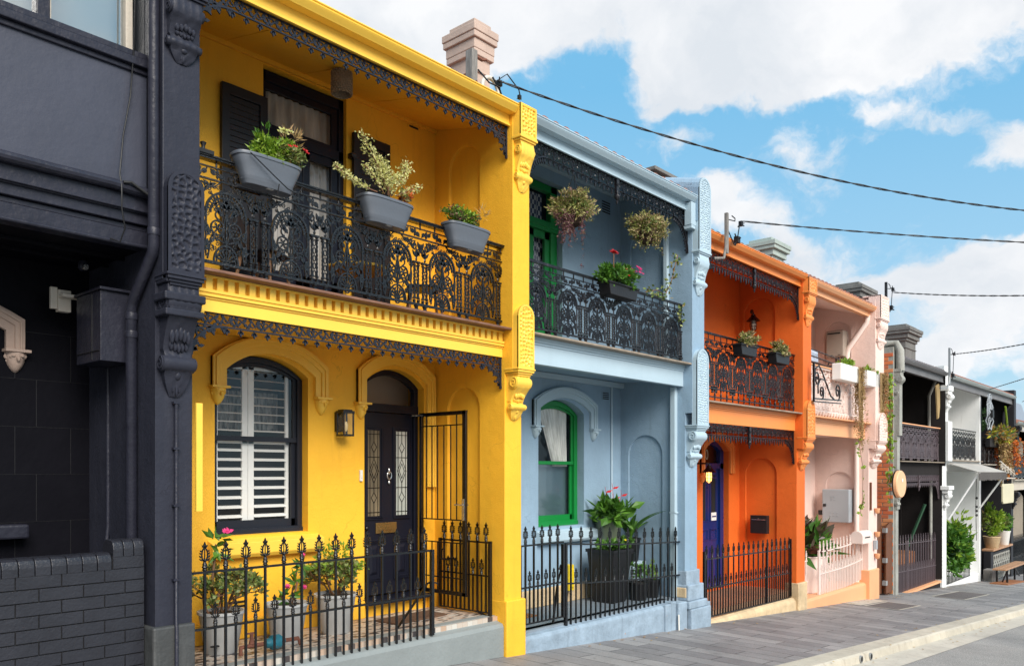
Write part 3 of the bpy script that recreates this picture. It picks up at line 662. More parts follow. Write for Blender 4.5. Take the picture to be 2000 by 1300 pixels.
def bracket_fan(R, D, sg, Hh=.26):
    m = Lace(); a = sg*R
    pts = [(a*(1-sin(t*pi/28)), -Hh-(D-Hh)*(1-cos(t*pi/28))) for t in range(15)]
    m.c(pts, .011, -.012); m.box(min(0, sg*.02), max(0, sg*.02), -.014, .014, -D, 0)
    for t in range(1, 14):
        p = pts[t]; m.lf(p[0], p[1], math.atan2(-(1-t/14)-.25, sg*(t/14+.1)), .08, .034); m.bud(p[0]+sg*.02, p[1]-.06*(1-t/16), .01, .014)
        if t % 2: m.c([p, (p[0]*.45, p[1]*.55-.10)], .007)
        m.lf(p[0]*.6, p[1]*.7-.05, 1.0+t, .07, .03); m.lf(p[0]*.35, p[1]*.85-.02, 2.0+t, .07, .03)
    for k, (x, z, r) in enumerate(((.2, .36, .05), (.45, .31, .04), (.12, .55, .04), (.1, .75, .03))):
        m.c(spiral(sg*R*x, -D*z*1.0, r, .01, 0, sg*1.4, 12), .008); m.c(circ(sg*R*x, -D*z, r+.012, 10), .006)
    return m
def pendant(Hh=.33):
    m = Lace(); m.box(-.035, .035, -.02, .02, -Hh, 0); m.c(circ(0, -.1, .02, 8), .008, -.02); m.bud(0, -.22, .022, .05, -.015)
    m.lathe([(.02, -Hh), (.04, -Hh-.02), (.045, -Hh-.05), (.028, -Hh-.09), (.012, -Hh-.10), (.022, -Hh-.115), (.018, -Hh-.14), (.003, -Hh-.17)], (0, 0, 0), 8)
    return m
def picket(zt, zb, open_head=True, hs=1.0, bar=.011):
    """bar from zb to zt (local), returns (bar mesh, finial mesh)"""
    b = M(); b.box(-bar, bar, -bar, bar, zb, zt)
    m = Lace(); h = hs
    m.lathe([(.013*h, zt), (.024*h, zt+.008*h), (.016*h, zt+.02*h), (.026*h, zt+.03*h), (.018*h, zt+.045*h), (.021*h, zt+.055*h), (.012*h, zt+.075*h)], (0, 0, 0), 8)
    zc = zt+.135*h
    m.c(circ(0, zc, .026*h, 14, 0, 2*pi, .058*h), .0055*h); m.c([(0, zt+.07*h), (0, zt+.20*h)], .0042*h)
    for sx in (-1, 1):
        for k, (z, l) in enumerate(((.085, .045), (.108, .05), (.135, .045), (.160, .035))):
            m.lf(sx*.025*h, zt+z*h, pi/2-sx*.8, l*.66*h, .012*h)
    m.lf(0, zt+.188*h, pi/2, .055*h, .022*h); m.lf(0, zt+.19*h, pi/2-.7, .035*h, .016*h); m.lf(0, zt+.19*h, pi/2+.7, .035*h, .016*h)
    for f in (1,):
        for k in (-1, 1): m.ell((0, k*.012*h, zt+.088*h), (.009*h, .008*h, .018*h), 6, 4)
    return b, m
# ---------------------------------------------------------------- carved ornament
def vorelief(u0, u1, v0, v1, f, cell=.05, depth=.012, res=.008, rounded=True, seed=1):
    """net-like carved relief panel: raised web between pits, arched top"""
    rnd = random.Random(seed); m = M()
    nu = max(6, int((u1-u0)/res)); nv = max(8, int((v1-v0)/res)); cu = int((u1-u0)/cell)+3; cv = int((v1-v0)/cell)+3
    pts = {(i, j): (u0+(i-1+.5+rnd.uniform(-.35, .35))*cell, v0+(j-1+.5+rnd.uniform(-.35, .35))*cell) for i in range(-1, cu+1) for j in range(-1, cv+1)}
    R = (u1-u0)/2; cx = (u0+u1)/2
    idx = {}
    for j in range(nv+1):
        v = v0+(v1-v0)*j/nv
        half = R
        if rounded and v > v1-R: half = sqrt(max(1e-6, R*R-(v-(v1-R))**2))
        for i in range(nu+1):
            u = cx-half+2*half*i/nu
            ci, cj = int((u-u0)/cell)+1, int((v-v0)/cell)+1; ds = []
            for a in (-1, 0, 1):
                for b in (-1, 0, 1):
                    q = pts.get((ci+a, cj+b))
                    if q: ds.append(hypot(u-q[0], (v-q[1])))
            ds.sort(); e = (ds[1]-ds[0])/cell
            t = min(1, max(0, (e-.18)/.30)); t = t*t*(3-2*t)
            idx[i, j] = m.v(f(u, v, depth*t))
    for j in range(nv):
        for i in range(nu): m.F.append([idx[i, j], idx[i+1, j], idx[i+1, j+1], idx[i, j+1]])
    return m
def relief_panel(S0, S1, zb, zt, Y, parent, mat, rounded=True, cell=.05, seed=1, t=.10):
    m = M(); w = S1-S0; f = FR(Y)
    top = arc(S0, S1, zt-w/2, w/2, 14) if rounded else [(S0, zt), (S1, zt)]
    out = [(S0, zb)]+top+[(S1, zb)]
    b = .030; it = arc(S0+b, S1-b, zt-w/2, w/2-b, 14) if rounded else [(S0+b, zt-b), (S1-b, zt-b)]
    inn = [(S0+b, zb+b)]+it+[(S1-b, zb+b)]
    band(m, f, out+[out[0]], inn+[inn[0]], .02, 0)
    for p, q in zip(out, out[1:]+out[:1]): m.face([f(*p, 0), f(*q, 0), f(*q, t), f(*p, t)])
    v = vorelief(S0+b, S1-b, zb+b, zt-b, FR(Y+.002), cell, .016, .0085, rounded, seed); m.add(v)
    return build(m, 'relief_panel', mat, parent, smooth=40)
def console(x0, x1, zt, zb, Yw, Yf, parent, mat):
    """scrolled bracket from zt (top, reaching out to Yf) down to zb on the wall plane Yw"""
    m = M(); H = zt-zb; P = Yw-Yf; w = x1-x0; xc = (x0+x1)/2
    def curve(t):   # outer profile: distance from wall and height
        if t < .30: a = t/.30; return P*(.86+.14*sin(pi*a)), zt-.30*H*a
        if t < .62: a = (t-.30)/.32; return P*(.86-.52*sin(a*pi/2)), zt-H*(.30+.32*a)
        if t < .78: a = (t-.62)/.16; return P*(.34+.22*sin(pi*a)), zt-H*(.62+.16*a)
        a = (t-.78)/.22; return P*(.34*(1-a)**.7+.03), zt-H*(.78+.22*a)
    N = 30; prof = [curve(i/N) for i in range(N+1)]
    def wd(t): return 1 if t < .6 else (.92 if t < .78 else .92-.55*((t-.78)/.22)**1.6)
    sect = 12
    rows = []
    for i, (d, z) in enumerate(prof):
        t = i/N; row = []
        for k in range(sect+1):
            a = k/sect; x = xc+(a-.5)*w*.86*wd(t)
            reed = (.010+.010*abs(sin(a*pi*4))) if (t < .28 or .62 < t < .78) else .014*abs(sin(pi*a*2.5+t*14))*sin(pi*a)
            row.append(m.v((x, Yw-d-reed, z)))
        rows.append(row)
    for A, B in zip(rows, rows[1:]):
        for k in range(sect): m.F.append([A[k], A[k+1], B[k+1], B[k]])
    for side in (0, -1):
        for (A, pa), (B, pb) in zip(zip(rows, prof), zip(rows[1:], prof[1:])):
            xa, xb = m.V[A[side]][0], m.V[B[side]][0]
            m.face([m.V[A[side]], m.V[B[side]], (xb, Yw, pb[1]), (xa, Yw, pa[1])])
    # scroll drums standing out at the sides
    for (t0, r, zc, dd) in ((0, .145*H, zt-.15*H, P*.80-.145*H*.3), (1, .075*H, zt-.70*H, P*.52-.05*H)):
        r2 = min(r, P*.5 if t0 == 0 else r)
        pr = [(r2*.2, -w*.5), (r2*.75, -w*.505), (r2, -w*.47)]
        for k in range(9): pr.append((r2*(1.0+(.10 if k % 2 else 0)), -w*.44+w*.88*k/8))
        pr += [(r2, w*.47), (r2*.75, w*.505), (r2*.2, w*.5)]
        m.lathe(pr, (xc, Yw-dd, zc), 16, 'x')
        for sx in (-1, 1):
            m.tube([(xc+sx*w*.51, Yw-dd+p[0], zc+p[1]) for p in spiral(0, 0, r2*.9, r2*.15, pi/2, 1.6, 20)], r2*.10, 4)
    # shell at the foot and leaf on the body
    for k in range(7):
        a = (k-3)/3; z0 = zt-.80*H; L = .17*H*(1-.35*abs(a)); an = a*.95
        m.ell((xc+sin(an)*L*.62, Yw-P*.22*(1-abs(a)*.3)+.005, z0-cos(an)*L*.62), (.012+.004, .018, L*.52), 6, 4)
    for k in range(5):
        a = (k-2)/2; m.ell((xc+a*w*.24, Yw-P*.66+abs(a)*.01, zt-.42*H-abs(a)*.03*H), (w*.075, .02, .07*H), 6, 4)
        m.ell((xc+a*w*.22, Yw-P*.44, zt-.55*H+abs(a)*.02*H), (w*.07, .02, .05*H), 6, 4)
    m.ell((xc, Yw-P*.30, zt-.80*H), (w*.12, .03, .05*H), 8, 5)
    return build(m, 'console_bracket', mat, parent, smooth=50)
def mould(m, x0, x1, y, yb, steps):
    """stack of (z0, z1, projection) courses round three sides"""
    for z0, z1, p in steps: m.box(x0-p, x1+p, y-p, yb, z0, z1)
def pillar(root, S0, S1, zb, lo, up, mat, niches=(), Yf=7.0, Yu=6.86, zs=None, top=None, plinth=None, cap_round=False, cell=.05, seed=1, capmat=None, back=8.42, steptop=None, omat=None):
    """party wall with its carved street end. lo=(panel top, panel bottom, console bottom) up=(cap top, cap bottom, console bottom)"""
    omat = omat or mat
    m = M(); zs = zs if zs is not None else lo[1]-.05; T = top if top is not None else up[0]
    L = [n for n in niches if n[3] < zs]; U = [n for n in niches if n[3] >= zs]
    wall(m, SD(S0), Yf, back, zb, zs, L); wall(m, SD(S0), Yu, back, zs, T-.12, U)
    m.quad((S0, Yf, zb), (S1, Yf, zb), (S1, Yf, zs), (S0, Yf, zs)); m.quad((S0, Yu, zs), (S1, Yu, zs), (S1, Yu, T-.12), (S0, Yu, T-.12))
    m.quad((S0, Yu, zs), (S1, Yu, zs), (S1, Yf, zs), (S0, Yf, zs)); m.quad((S1, Yf, zb), (S1, back, zb), (S1, back, zs), (S1, Yf, zs))
    m.quad((S1, Yu, zs), (S1, back, zs), (S1, back, T-.12), (S1, Yu, T-.12)); m.quad((S0, Yu, T-.12), (S1, Yu, T-.12), (S1, back, T-.12), (S0, back, T-.12))
    if up: m.prism([(Yu+.12, T-.13), (back, T-.13), (back, up[0]+.33), (7.35, up[0]+.07), (7.05, T-.10)], lambda u, v, w: (w, u, v), S0+.002, S1-.002)
    build(m, 'party_wall', mat, root, bevel=.008)
    pw = S1-S0; px0, px1 = S0+.005, S1-.005
    relief_panel(px0, px1, lo[1], lo[0], Yu-.09, root, omat, True, cell, seed, .10)
    q = M(); d = .09
    mould(q, px0, px1, Yu-d, Yf, [(lo[1]-.02, lo[1], .012), (lo[1]-.05, lo[1]-.02, .0), (lo[1]-.075, lo[1]-.05, -.018), (lo[1]-.10, lo[1]-.075, -.034)])
    build(q, 'moulding', omat, root, bevel=.004)
    console(px0+.012, px1-.012, lo[1]-.10, lo[2], Yf, Yu-.05, root, omat)
    if up:
        ct, cb, ub = up
        if cap_round:
            relief_panel(px0, px1, cb, ct, Yu-.13, root, omat, True, cell, seed+5, .16)
        else:
            relief_panel(px0, px1, cb, ct, Yu-.13, root, omat, False, cell, seed+5, .30)
            q = M(); q.box(px0, px1, Yu-.11, Yu+.32, ct-.03, ct+.004); build(q, 'cap', omat, root, bevel=.006)
        q = M(); mould(q, px0, px1, Yu-.13, Yu+.02, [(cb-.03, cb, .010), (cb-.055, cb-.03, -.008), (cb-.08, cb-.055, -.026)])
        build(q, 'moulding', omat, root, bevel=.004)
        console(px0+.012, px1-.012, cb-.08, ub, Yu, Yu-.11, root, omat)
    if plinth:
        q = M()
        for (x0, x1, y, z0, z1) in plinth[1]: q.box(x0, x1, y, Yf+.25, z0, z1)
        build(q, 'plinth', plinth[0], root, bevel=.018)
def gutter(root, s0, s1, zt, matg, matf, fas=.24, Yg=6.75, drop=.0):
    m = M(); f = lambda u, v, w: (w, u, v)
    prof = [(Yg, zt), (Yg-.002, zt-.012), (Yg+.012, zt-.02), (Yg+.005, zt-.035), (Yg+.02, zt-.06), (Yg+.045, zt-.085), (Yg+.055, zt-.10), (Yg+.16, zt-.10), (Yg+.16, zt-.02), (Yg+.15, zt-.02), (Yg+.15, zt-.085), (Yg+.06, zt-.085), (Yg+.035, zt-.055), (Yg+.03, zt)]
    m.prism(prof, f, s0, s1); build(m, 'gutter', matg, root, smooth=45)
    m = M(); m.box(s0, s1, Yg+.163, Yg+.195, zt-fas+.02, zt-.03); m.box(s0, s1, Yg+.15, Yg+.18, zt-fas, zt-fas+.024); m.box(s0, s1, Yg+.20, Yg+.30, zt-fas+.02, zt-.08)
    build(m, 'fascia', matf, root, bevel=.004)
def roof(root, s0, s1, zg, mat, zr=None, back=13.5, lift=.05):
    m = M(); nx = int((s1-s0)/.04)
    ys = [(6.86, zg+lift), (7.25, zg+.10+lift*.8), (8.35, zg+.40), (8.36, zg+.44), (10.6, zr if zr is not None else zg+1.35)]
    for k in range(nx):
        xa, xb = s0+(s1-s0)*k/nx, s0+(s1-s0)*(k+1)/nx
        za, zb_ = .045*abs(sin(xa*pi/.23)), .045*abs(sin(xb*pi/.23))
        for (y0, z0), (y1, z1) in zip(ys, ys[1:]):
            m.quad((xa, y0, z0+za), (xb, y0, z0+zb_), (xb, y1, z1+zb_), (xa, y1, z1+za))
        m.quad((xa, 6.86, zg-.07), (xb, 6.86, zg-.07), (xb, 6.86, zg+lift+zb_), (xa, 6.86, zg+lift+za))
    m.quad((s0, 10.6, ys[-1][1]), (s1, 10.6, ys[-1][1]), (s1, back, zg), (s0, back, zg))
    return build(m, 'roof', mat, root)
def body(root, s0, s1, zb, zg, mat, Y0=8.9, back=13.5):
    m = M(); m.box(s0, s1, Y0, back, zb-.6, zg+.25); build(m, 'rear_wall', mat, root)
def ceiling(root, s0, s1, zf, zb, mat, Y0=6.95, Y1=8.35, joints=()):
    m = M(); m.box(s0, s1, Y0, Y1, 0, .03, lambda x, y, z: (x, y, z+zf+(zb-zf)*(y-Y0)/(Y1-Y0)))
    o = build(m, 'ceiling', mat, root)
    if joints:
        q = M()
        for j in joints: q.box(j-.006, j+.006, Y0+.05, Y1, -.006, .001, lambda x, y, z: (x, y, z+zf+(zb-zf)*(y-Y0)/(Y1-Y0)))
        q.box(s0, s1, Y1-.10, Y1-.02, -.05, .0, lambda x, y, z: (x, y, z+zf+(zb-zf)*(y-Y0)/(Y1-Y0))); build(q, 'cover_strip', mat, o, bevel=.006)
    return o
def balcony_slab(root, s0, s1, zl, mat, ledge, dent=False, Yb=7.03, low=.36, lmat=None, lx=None):
    m = M(); lx = lx or (s0, s1); m.box(lx[0], lx[1], 6.87, 7.02, zl-.028, zl); m.box(s0, s1, 7.0, 8.4, zl-.03, zl-.002)
    build(m, 'floor_edge', ledge, root, bevel=.005)
    m = M()
    m.box(s0, s1, Yb+.03, Yb+.10, zl-low, zl-.03)
    if dent:
        m.box(s0, s1, Yb-.03, Yb+.03, zl-.05, zl-.03)
        n = int((s1-s0)/.108); p = (s1-s0)/n
        for k in range(n): x = s0+(k+.5)*p; m.box(x-p*.30, x+p*.30, Yb-.022, Yb+.03, zl-.16, zl-.05)
        for k, (z0, z1, pr) in enumerate(((.19, .16, .034), (.205, .19, .022), (.225, .205, .030), (.245, .225, .012))): m.box(s0, s1, Yb-pr, Yb+.03, zl-z0, zl-z1)
        m.box(s0, s1, Yb, Yb+.03, zl-low, zl-.245)
    else:
        m.box(s0, s1, Yb-.03, Yb+.03, zl-.10, zl-.03); m.box(s0, s1, Yb-.04, Yb+.03, zl-.055, zl-.03); m.box(s0, s1, Yb-.012, Yb+.03, zl-.13, zl-.10); m.box(s0, s1, Yb, Yb+.03, zl-low, zl-.13)
    build(m, 'balcony_beam', mat, root, bevel=.004)
PANELS = {}
def railing(root, s0, s1, z0, zt, mat, Y=7.05, double=True, bot=-.08, n=None, thick=.03, gap=.09, stand=0):
    """balustrade: part with handrail; lace panels are sub-parts"""
    m = M(); m.box(s0, s1, Y-thick, Y+thick, zt-.04, zt)
    if double: m.box(s0, s1, Y-thick*1.3, Y+thick*1.3, zt-.022, zt-.004)
    n = n or max(1, round((s1-s0)/.71)); p = (s1-s0)/n
    for k in range(n*3+1): x = s0+.02+(s1-s0-.04)*k/(n*3); m.box(x-.008, x+.008, Y-.008, Y+.008, zt-gap-.02, zt-.03)
    if stand:
        m.box(s0, s1, Y-.012, Y+.012, z0-stand-.01, z0-stand+.014)
        for k in range(n*3+1): x = s0+.03+(s1-s0-.06)*k/(n*3); m.lathe([(.012, z0-stand-.06), (.02, z0-stand*.7), (.01, z0-stand*.4), (.02, z0-.02), (.012, z0)], (x, Y, 0), 6)
    r = build(m, 'balustrade', mat, root, bevel=.004)
    H = zt-gap-z0; key = (mat, round(bot, 2))
    if key not in PANELS:
        me = rail_panel(.71, .88, bot); PANELS[key] = me
        o = build(me, 'lace_panel', mat, r, at=(s0+p/2, Y, z0), smooth=40); PANELS[key] = o
    else: o = inst(PANELS[key], r, (s0+p/2, Y, z0))
    o.scale = (p/.71, 1, H/.88)
    for k in range(1, n): inst(PANELS[key], r, (s0+(k+.5)*p, Y, z0), (p/.71, 1, H/.88))
    return r
def hood(root, a, b, zl, zr, sp, rise, w, mat, Y=8.3, heads=(1, 1)):
    """hood mould following an arched opening, ending on carved corbel heads"""
    m = M(); f = FR(Y)
    for (o, i, pr) in ((0, w, .045), (.0, w*.55, .065), (.028, w*.30, .082)):
        A = arc(a+o, b-o, sp-o*.4, rise, 16); B = arc(a+i, b-i, sp-i*.75, rise*(b-a-2*i)/(b-a)+.0, 16)
        out = [(a+o, zl)]+A+[(b-o, zr)]; inn = [(a+i, zl)]+B+[(b-i, zr)]
        band(m, f, out, inn, 0, -pr)
    build(m, 'hood_mould', mat, root, bevel=.004, merge=True)
    for use, x, z in ((heads[0], a+w*.45, zl), (heads[1], b-w*.45, zr)):
        if use: corbel_head(root, x, z, mat, Y)
def corbel_head(root, x, z, mat, Y=8.3, s=1.0):
    q = M(); q.box(x-.105*s, x+.105*s, Y-.11*s, Y, z-.025*s, z)
    prof = [(.098, 0), (.105, -.03), (.09, -.07), (.08, -.11), (.055, -.15), (.03, -.175), (.006, -.19)]
    q.lathe([(r*s, z-.02*s+h*s) for r, h in prof], (x, Y-.005, 0), 12, 'z', .85, .95)
    R = random.Random(int(x*100))
    for k in range(16):
        a = pi+pi*R.random(); h = R.random(); r = (.09-.06*h)*s
        q.ell((x+cos(a)*r, Y+sin(a)*r, z-.04*s-h*.11*s), (.022*s, .02*s, .028*s), 6, 4)
    q.ell((x, Y-.10*s, z-.085*s), (.018*s, .02*s, .03*s), 6, 4)
    for e in (-1, 1): q.ell((x+e*.035*s, Y-.09*s, z-.06*s), (.02*s, .016*s, .014*s), 6, 4)
    return build(q, 'corbel_head', mat, root, smooth=60)
# ---------------------------------------------------------------- plants
def rdir(R, up=.3):
    while True:
        v = Vector((R.uniform(-1, 1), R.uniform(-1, 1), R.uniform(-1, 1)+up))
        if .1 < v.length < 1.4: return v.normalized()
def bush(c, r, n, L, w, seed=1, clumps=14, up=.3, spread=.30, droop=0, flat=0, solid=.55):
    """leaves gathered in clumps through an uneven crown"""
    R = random.Random(seed); m = M(); c = Vector(c)
    cl = []
    for k in range(clumps):
        d = rdir(R, .15); q = R.random()**.5*(1-spread*.5); cl.append((c+Vector((d.x*r[0]*q, d.y*r[1]*q, d.z*r[2]*q)), R.uniform(.6, 1.15)))
    for i in range(n):
        cc, s = cl[i % clumps]; d = rdir(R, 0); q = R.random()**solid*spread*s
        p = cc+Vector((d.x*r[0]*q, d.y*r[1]*q, d.z*r[2]*q)); o = (p-c); o = Vector((o.x/r[0], o.y/r[1], o.z/r[2]))
        dd = (o.normalized()*.7+rdir(R, up)) if o.length > 1e-4 else rdir(R, up)
        dd.z -= droop; m.leaf(p, dd, rdir(R, .8), L*R.uniform(.6, 1.3), w*R.uniform(.7, 1.2))
    return m
def strands(c, r, n, L, leafn, size, seed=1, sway=.12, start=0):
    """hanging stems with small leaves"""
    R = random.Random(seed); m = M()
    for k in range(n):
        a = R.uniform(0, 2*pi); q = R.random(); p = Vector((c[0]+r*cos(a)*q, c[1]+r*sin(a)*q*.8, c[2])); ll = L*R.uniform(.35, 1)
        dx, dy = R.uniform(-sway, sway), R.uniform(-sway, sway)
        for i in range(leafn):
            t = R.uniform(start, 1); pp = p+Vector((dx*t+R.uniform(-.015, .015), dy*t+R.uniform(-.015, .015), -ll*t))
            m.leaf(pp, rdir(R, -.4), rdir(R), size*R.uniform(.6, 1.2), size*.6)
    return m
def branchy(base, h, spread, n, seed=1, leafs=12, L=.05, w=.03, depth=3, r0=.012, lean=(0, 0)):
    """branching stems (returned first) carrying leaf rosettes (second)"""
    R = random.Random(seed); st = M(); lv = M()
    def go(p, d, l, r, k):
        q = p+d*l*.5+Vector((R.uniform(-.01, .01), R.uniform(-.01, .01), 0)); e = q+(d+Vector((0, 0, .15))).normalized()*l*.5
        st.tube([p, q, e], r, 5, rads=[r, r*.85, r*.7])
        if k == 0 or R.random() < .12:
            for i in range(leafs):
                dd = rdir(R, .5); pp = e+dd*R.uniform(0, .035); lv.leaf(pp, dd, rdir(R, .5), L*R.uniform(.7, 1.2), w*R.uniform(.8, 1.2), .1)
            return
        for i in range(R.choice((2, 3, 3))):
            nd = (d+rdir(R, .25)*.75).normalized(); go(e, nd, l*R.uniform(.6, .9), r*.68, k-1)
        for i in range(leafs//4):
            dd = rdir(R, .5); lv.leaf(e, dd, rdir(R, .5), L, w, .1)
    for k in range(n):
        a = 2*pi*k/n+R.uniform(-.4, .4); d = Vector((cos(a)*spread+lean[0], sin(a)*spread+lean[1], 1)).normalized()
        go(Vector(base)+Vector((cos(a)*.03, sin(a)*.03, 0)), d, h*.42, r0, depth)
    return st, lv
def flowers(c, r, n, size, seed=1, petals=6):
    R = random.Random(seed); m = M()
    for k in range(n):
        d = rdir(R, .7); p = Vector(c)+Vector((d.x*r[0], d.y*r[1], abs(d.z)*r[2]))
        for i in range(petals):
            a = 2*pi*i/petals+R.random(); m.leaf(p, (cos(a), sin(a)*.6-.3, .4+.4*sin(a)), (0, -1, .5), size, size*.7)
    return m
def pot(name_root, c, rt, rb, h, mat, rim=.012, n=20):
    m = M(); m.lathe([(rb*.96, 0), (rb, .008), (rt*.985, h-.035), (rt, h-.03), (rt+rim, h-.028), (rt+rim, h), (rt-.005, h), (rt-.02, h-.04)], c, n)
    o = build(m, 'pot', mat, name_root, smooth=45)
    m = M(); m.lathe([(rt-.012, h-.035), (rt*.5, h-.02), (.001, h-.016)], c, n); build(m, 'soil', 'soil', name_root)
    return o
def trough(root, xc, y, zt, L, Wd, H, mat, taper=.80, ends=.5):
    """long planter with rounded ends, ribs and a rolled rim"""
    m = M(); n = 28
    def ring(l, w, z): 
        out = []
        for k in range(n):
            a = 2*pi*k/n; cx, sy = cos(a), sin(a); e = 2/3.6
            out.append(m.v((xc+l/2*math.copysign(abs(cx)**e, cx), y+w/2*math.copysign(abs(sy)**e, sy), z)))
        return out
    lv = [(taper*L*.94, Wd*.58, zt-H), (taper*L*.97, Wd*.62, zt-H+.012), (taper*L, Wd*.66, zt-H*.86), (taper*L*1.012, Wd*.67, zt-H*.85), (taper*L*1.01, Wd*.675, zt-H*.79), (taper*L*1.02, Wd*.685, zt-H*.78), (taper*L*1.02, Wd*.70, zt-H*.72),
          (L*.90, Wd*.82, zt-H*.38), (L*.965, Wd*.93, zt-.05), (L*.97, Wd*.95, zt-.03), (L, Wd, zt-.028), (L*1.005, Wd*1.02, zt-.012), (L, Wd, zt), (L*.97, Wd*.93, zt-.002), (L*.95, Wd*.90, zt-.05)]
    rings = [ring(*q) for q in lv]
    m.F.append(rings[0][::-1])
    for A, B in zip(rings, rings[1:]):
        for k in range(n): m.F.append([A[k], A[(k+1) % n], B[(k+1) % n], B[k]])
    o = build(m, 'trough', mat, root, smooth=50)
    q = M(); q.box(xc-L*.40, xc+L*.40, y-Wd*.35, y+Wd*.35, zt-.06, zt-.03); build(q, 'soil', 'soil', root)
    return o
# ================================================================ ground, pavement, kerb, road
def yk(s): return 4.60-.022*(s-10.4)
def strip(name, mat, ya, yb, dza, dzb, s0=-14, s1=95, n=60, kind='structure', th=None):
    m = M(); prev = None
    for i in range(n+1):
        s = s0+(s1-s0)*i/n; a, b = ya(s), yb(s)
        cur = ((s, a, G(s, a)+dza), (s, b, G(s, b)+dzb))
        if prev: m.quad(prev[0], cur[0], cur[1], prev[1])
        prev = cur
    return tag(build(m, name, mat), None, None, kind=kind)
KD = -.13
strip('footpath', 'paving', lambda s: yk(s), lambda s: 8.9, 0, 0)
# kerb: bevelled stones, one mesh
m = M(); s = -12.0; R = random.Random(4)
while s < 90:
    L = R.uniform(2.0, 2.6); a, b = s+.004, s+L-.004
    P = [(0, .002), (-.30, .002), (-.335, -.02), (-.36, -.20), (0, -.20)]
    A = [(a, yk(a)+y, G(a, yk(a)+y)+z) for y, z in P]; B = [(b, yk(b)+y, G(b, yk(b)+y)+z) for y, z in P]
    for k in range(5): m.quad(A[k], B[k], B[(k+1) % 5], A[(k+1) % 5])
    m.face(A); m.face(B); s += L
tag(build(m, 'kerb', 'kerb_stone'), None, None, kind='structure')
strip('gutter_channel', 'concrete', lambda s: yk(s)-.345, lambda s: yk(s)-.345-.44, KD, KD-.012)
strip('road', 'asphalt', lambda s: yk(s)-.345-.44, lambda s: -12, KD-.016, KD-.10, -30, 140)
gm = M(); gm.quad((-260, -260, G(-260, 7)-.6), (420, -260, G(420, 7)-.6), (420, 260, G(420, 7)-.6), (-260, 260, G(-260, 7)-.6)); tag(build(gm, 'ground', 'earth'), None, None, kind='structure')
strip('far_footpath', 'concrete', lambda s: -12, lambda s: -16, KD-.05, KD-.05, -30, 140)
# drain pipe mouths in the kerb
for sx in (12.55, 12.95):
    t = M(); y = yk(sx)-.352; z = G(sx, y)-.075
    t.lathe([(.045, -.012), (.055, -.012), (.055, .02), (.042, .02)], (sx, y, z), 14, 'y', 1, 1, cap=False)
    o = build(t, 'drain_mouth', 'galv'); tag(o, 'nearer round drain outlet in the face of the kerb' if sx < 12.7 else 'farther round drain outlet in the face of the kerb', 'drain outlet', 'drain outlets in the kerb')
    t = M(); t.lathe([(.043, -.004), (.001, -.0035)], (sx, y, z), 14, 'y'); build(t, 'opening', 'dark_room', o)
# utility covers set in the pavement
def cover(name, label, s0, s1, y0, y1, mat):
    m = M(); m.face([(s0, y0, G(s0, y0)+.005), (s1, y0, G(s1, y0)+.005), (s1, y1, G(s1, y1)+.005), (s0, y1, G(s0, y1)+.005)])
    o = build(m, name, mat); tag(o, label, 'pavement cover', 'utility covers in the pavement')
    q = M(); b = .05
    for (a, b_, c, d) in ((s0-b, s1+b, y0-b, y0), (s0-b, s1+b, y1, y1+b), (s0-b, s0, y0, y1), (s1, s1+b, y0, y1)):
        q.face([(a, c, G(a, c)+.008), (b_, c, G(b_, c)+.008), (b_, d, G(b_, d)+.008), (a, d, G(a, d)+.008)])
    build(q, 'frame', 'concrete', o)
cover('pavement_cover', 'dark grated cover in the paving near the peach base wall', 19.6, 21.2, 5.75, 6.45, 'grate')
cover('pavement_cover', 'long brown cover in the paving before the dark house', 24.4, 27.2, 5.5, 6.25, 'grate')
cover('pavement_cover', 'pale concrete patch in the paving below the pink house post', 19.6, 21.4, 6.60, 6.95, 'concrete')
# ================================================================ shared pieces
GRP = 'terraced houses along the street'
def sashes(root, name, a, b, zb, zt, rise, Y, fr, frmat, meet, glassmat, lower_inset=.0, arch_top=True):
    """sash window: frame with arched head; panes and lower sash as sub-parts"""
    m = M(); f = FR(Y)
    out = [(a, zb)]+arc(a, b, zt, rise, 16)+[(b, zb)]; inn = [(a+fr, zb+fr)]+arc(a+fr, b-fr, zt, max(.001, rise-fr), 16)+[(b-fr, zb+fr)]
    band(m, f, out+[out[0]], inn+[inn[0]], .07, 0)
    m.box(a+.002, b-.002, Y-.02, Y+.06, zb, zb+fr*.8)
    o = build(m, name, frmat, root, bevel=.004)
    m = M(); fr2 = .045; A = arc(a+fr, b-fr, zt, max(.001, rise-fr), 16); B = arc(a+fr+fr2, b-fr-fr2, zt, max(.001, rise-fr-fr2), 16)
    band(m, FR(Y+.03), [(a+fr, meet)]+A+[(b-fr, meet)], [(a+fr+fr2, meet)]+B+[(b-fr-fr2, meet)], .03, 0); m.box(a+fr, b-fr, Y+.02, Y+.06, meet-.03, meet+.025)
    build(m, 'upper_sash', frmat, o, bevel=.003)
    m = M(); m.box(a+fr, a+fr+fr2+.01, Y+.055, Y+.085, zb+fr, meet-.03); m.box(b-fr-fr2-.01, b-fr, Y+.055, Y+.085, zb+fr, meet-.03); m.box(a+fr, b-fr, Y+.055, Y+.09, zb+fr*.8, zb+fr+.09)
    build(m, 'lower_sash', frmat, o, bevel=.003)
    m = M(); m.face([f(p[0], p[1], .05) for p in [(a+fr+fr2, meet)]+B+[(b-fr-fr2, meet)]]); build(m, 'glass_pane', glassmat, o)
    m = M(); m.face([f(u, v, .075) for u, v in ((a+fr+fr2, zb+fr+.09), (b-fr-fr2, zb+fr+.09), (b-fr-fr2, meet-.03), (a+fr+fr2, meet-.03))]); build(m, 'glass_pane', glassmat, o)
    return o
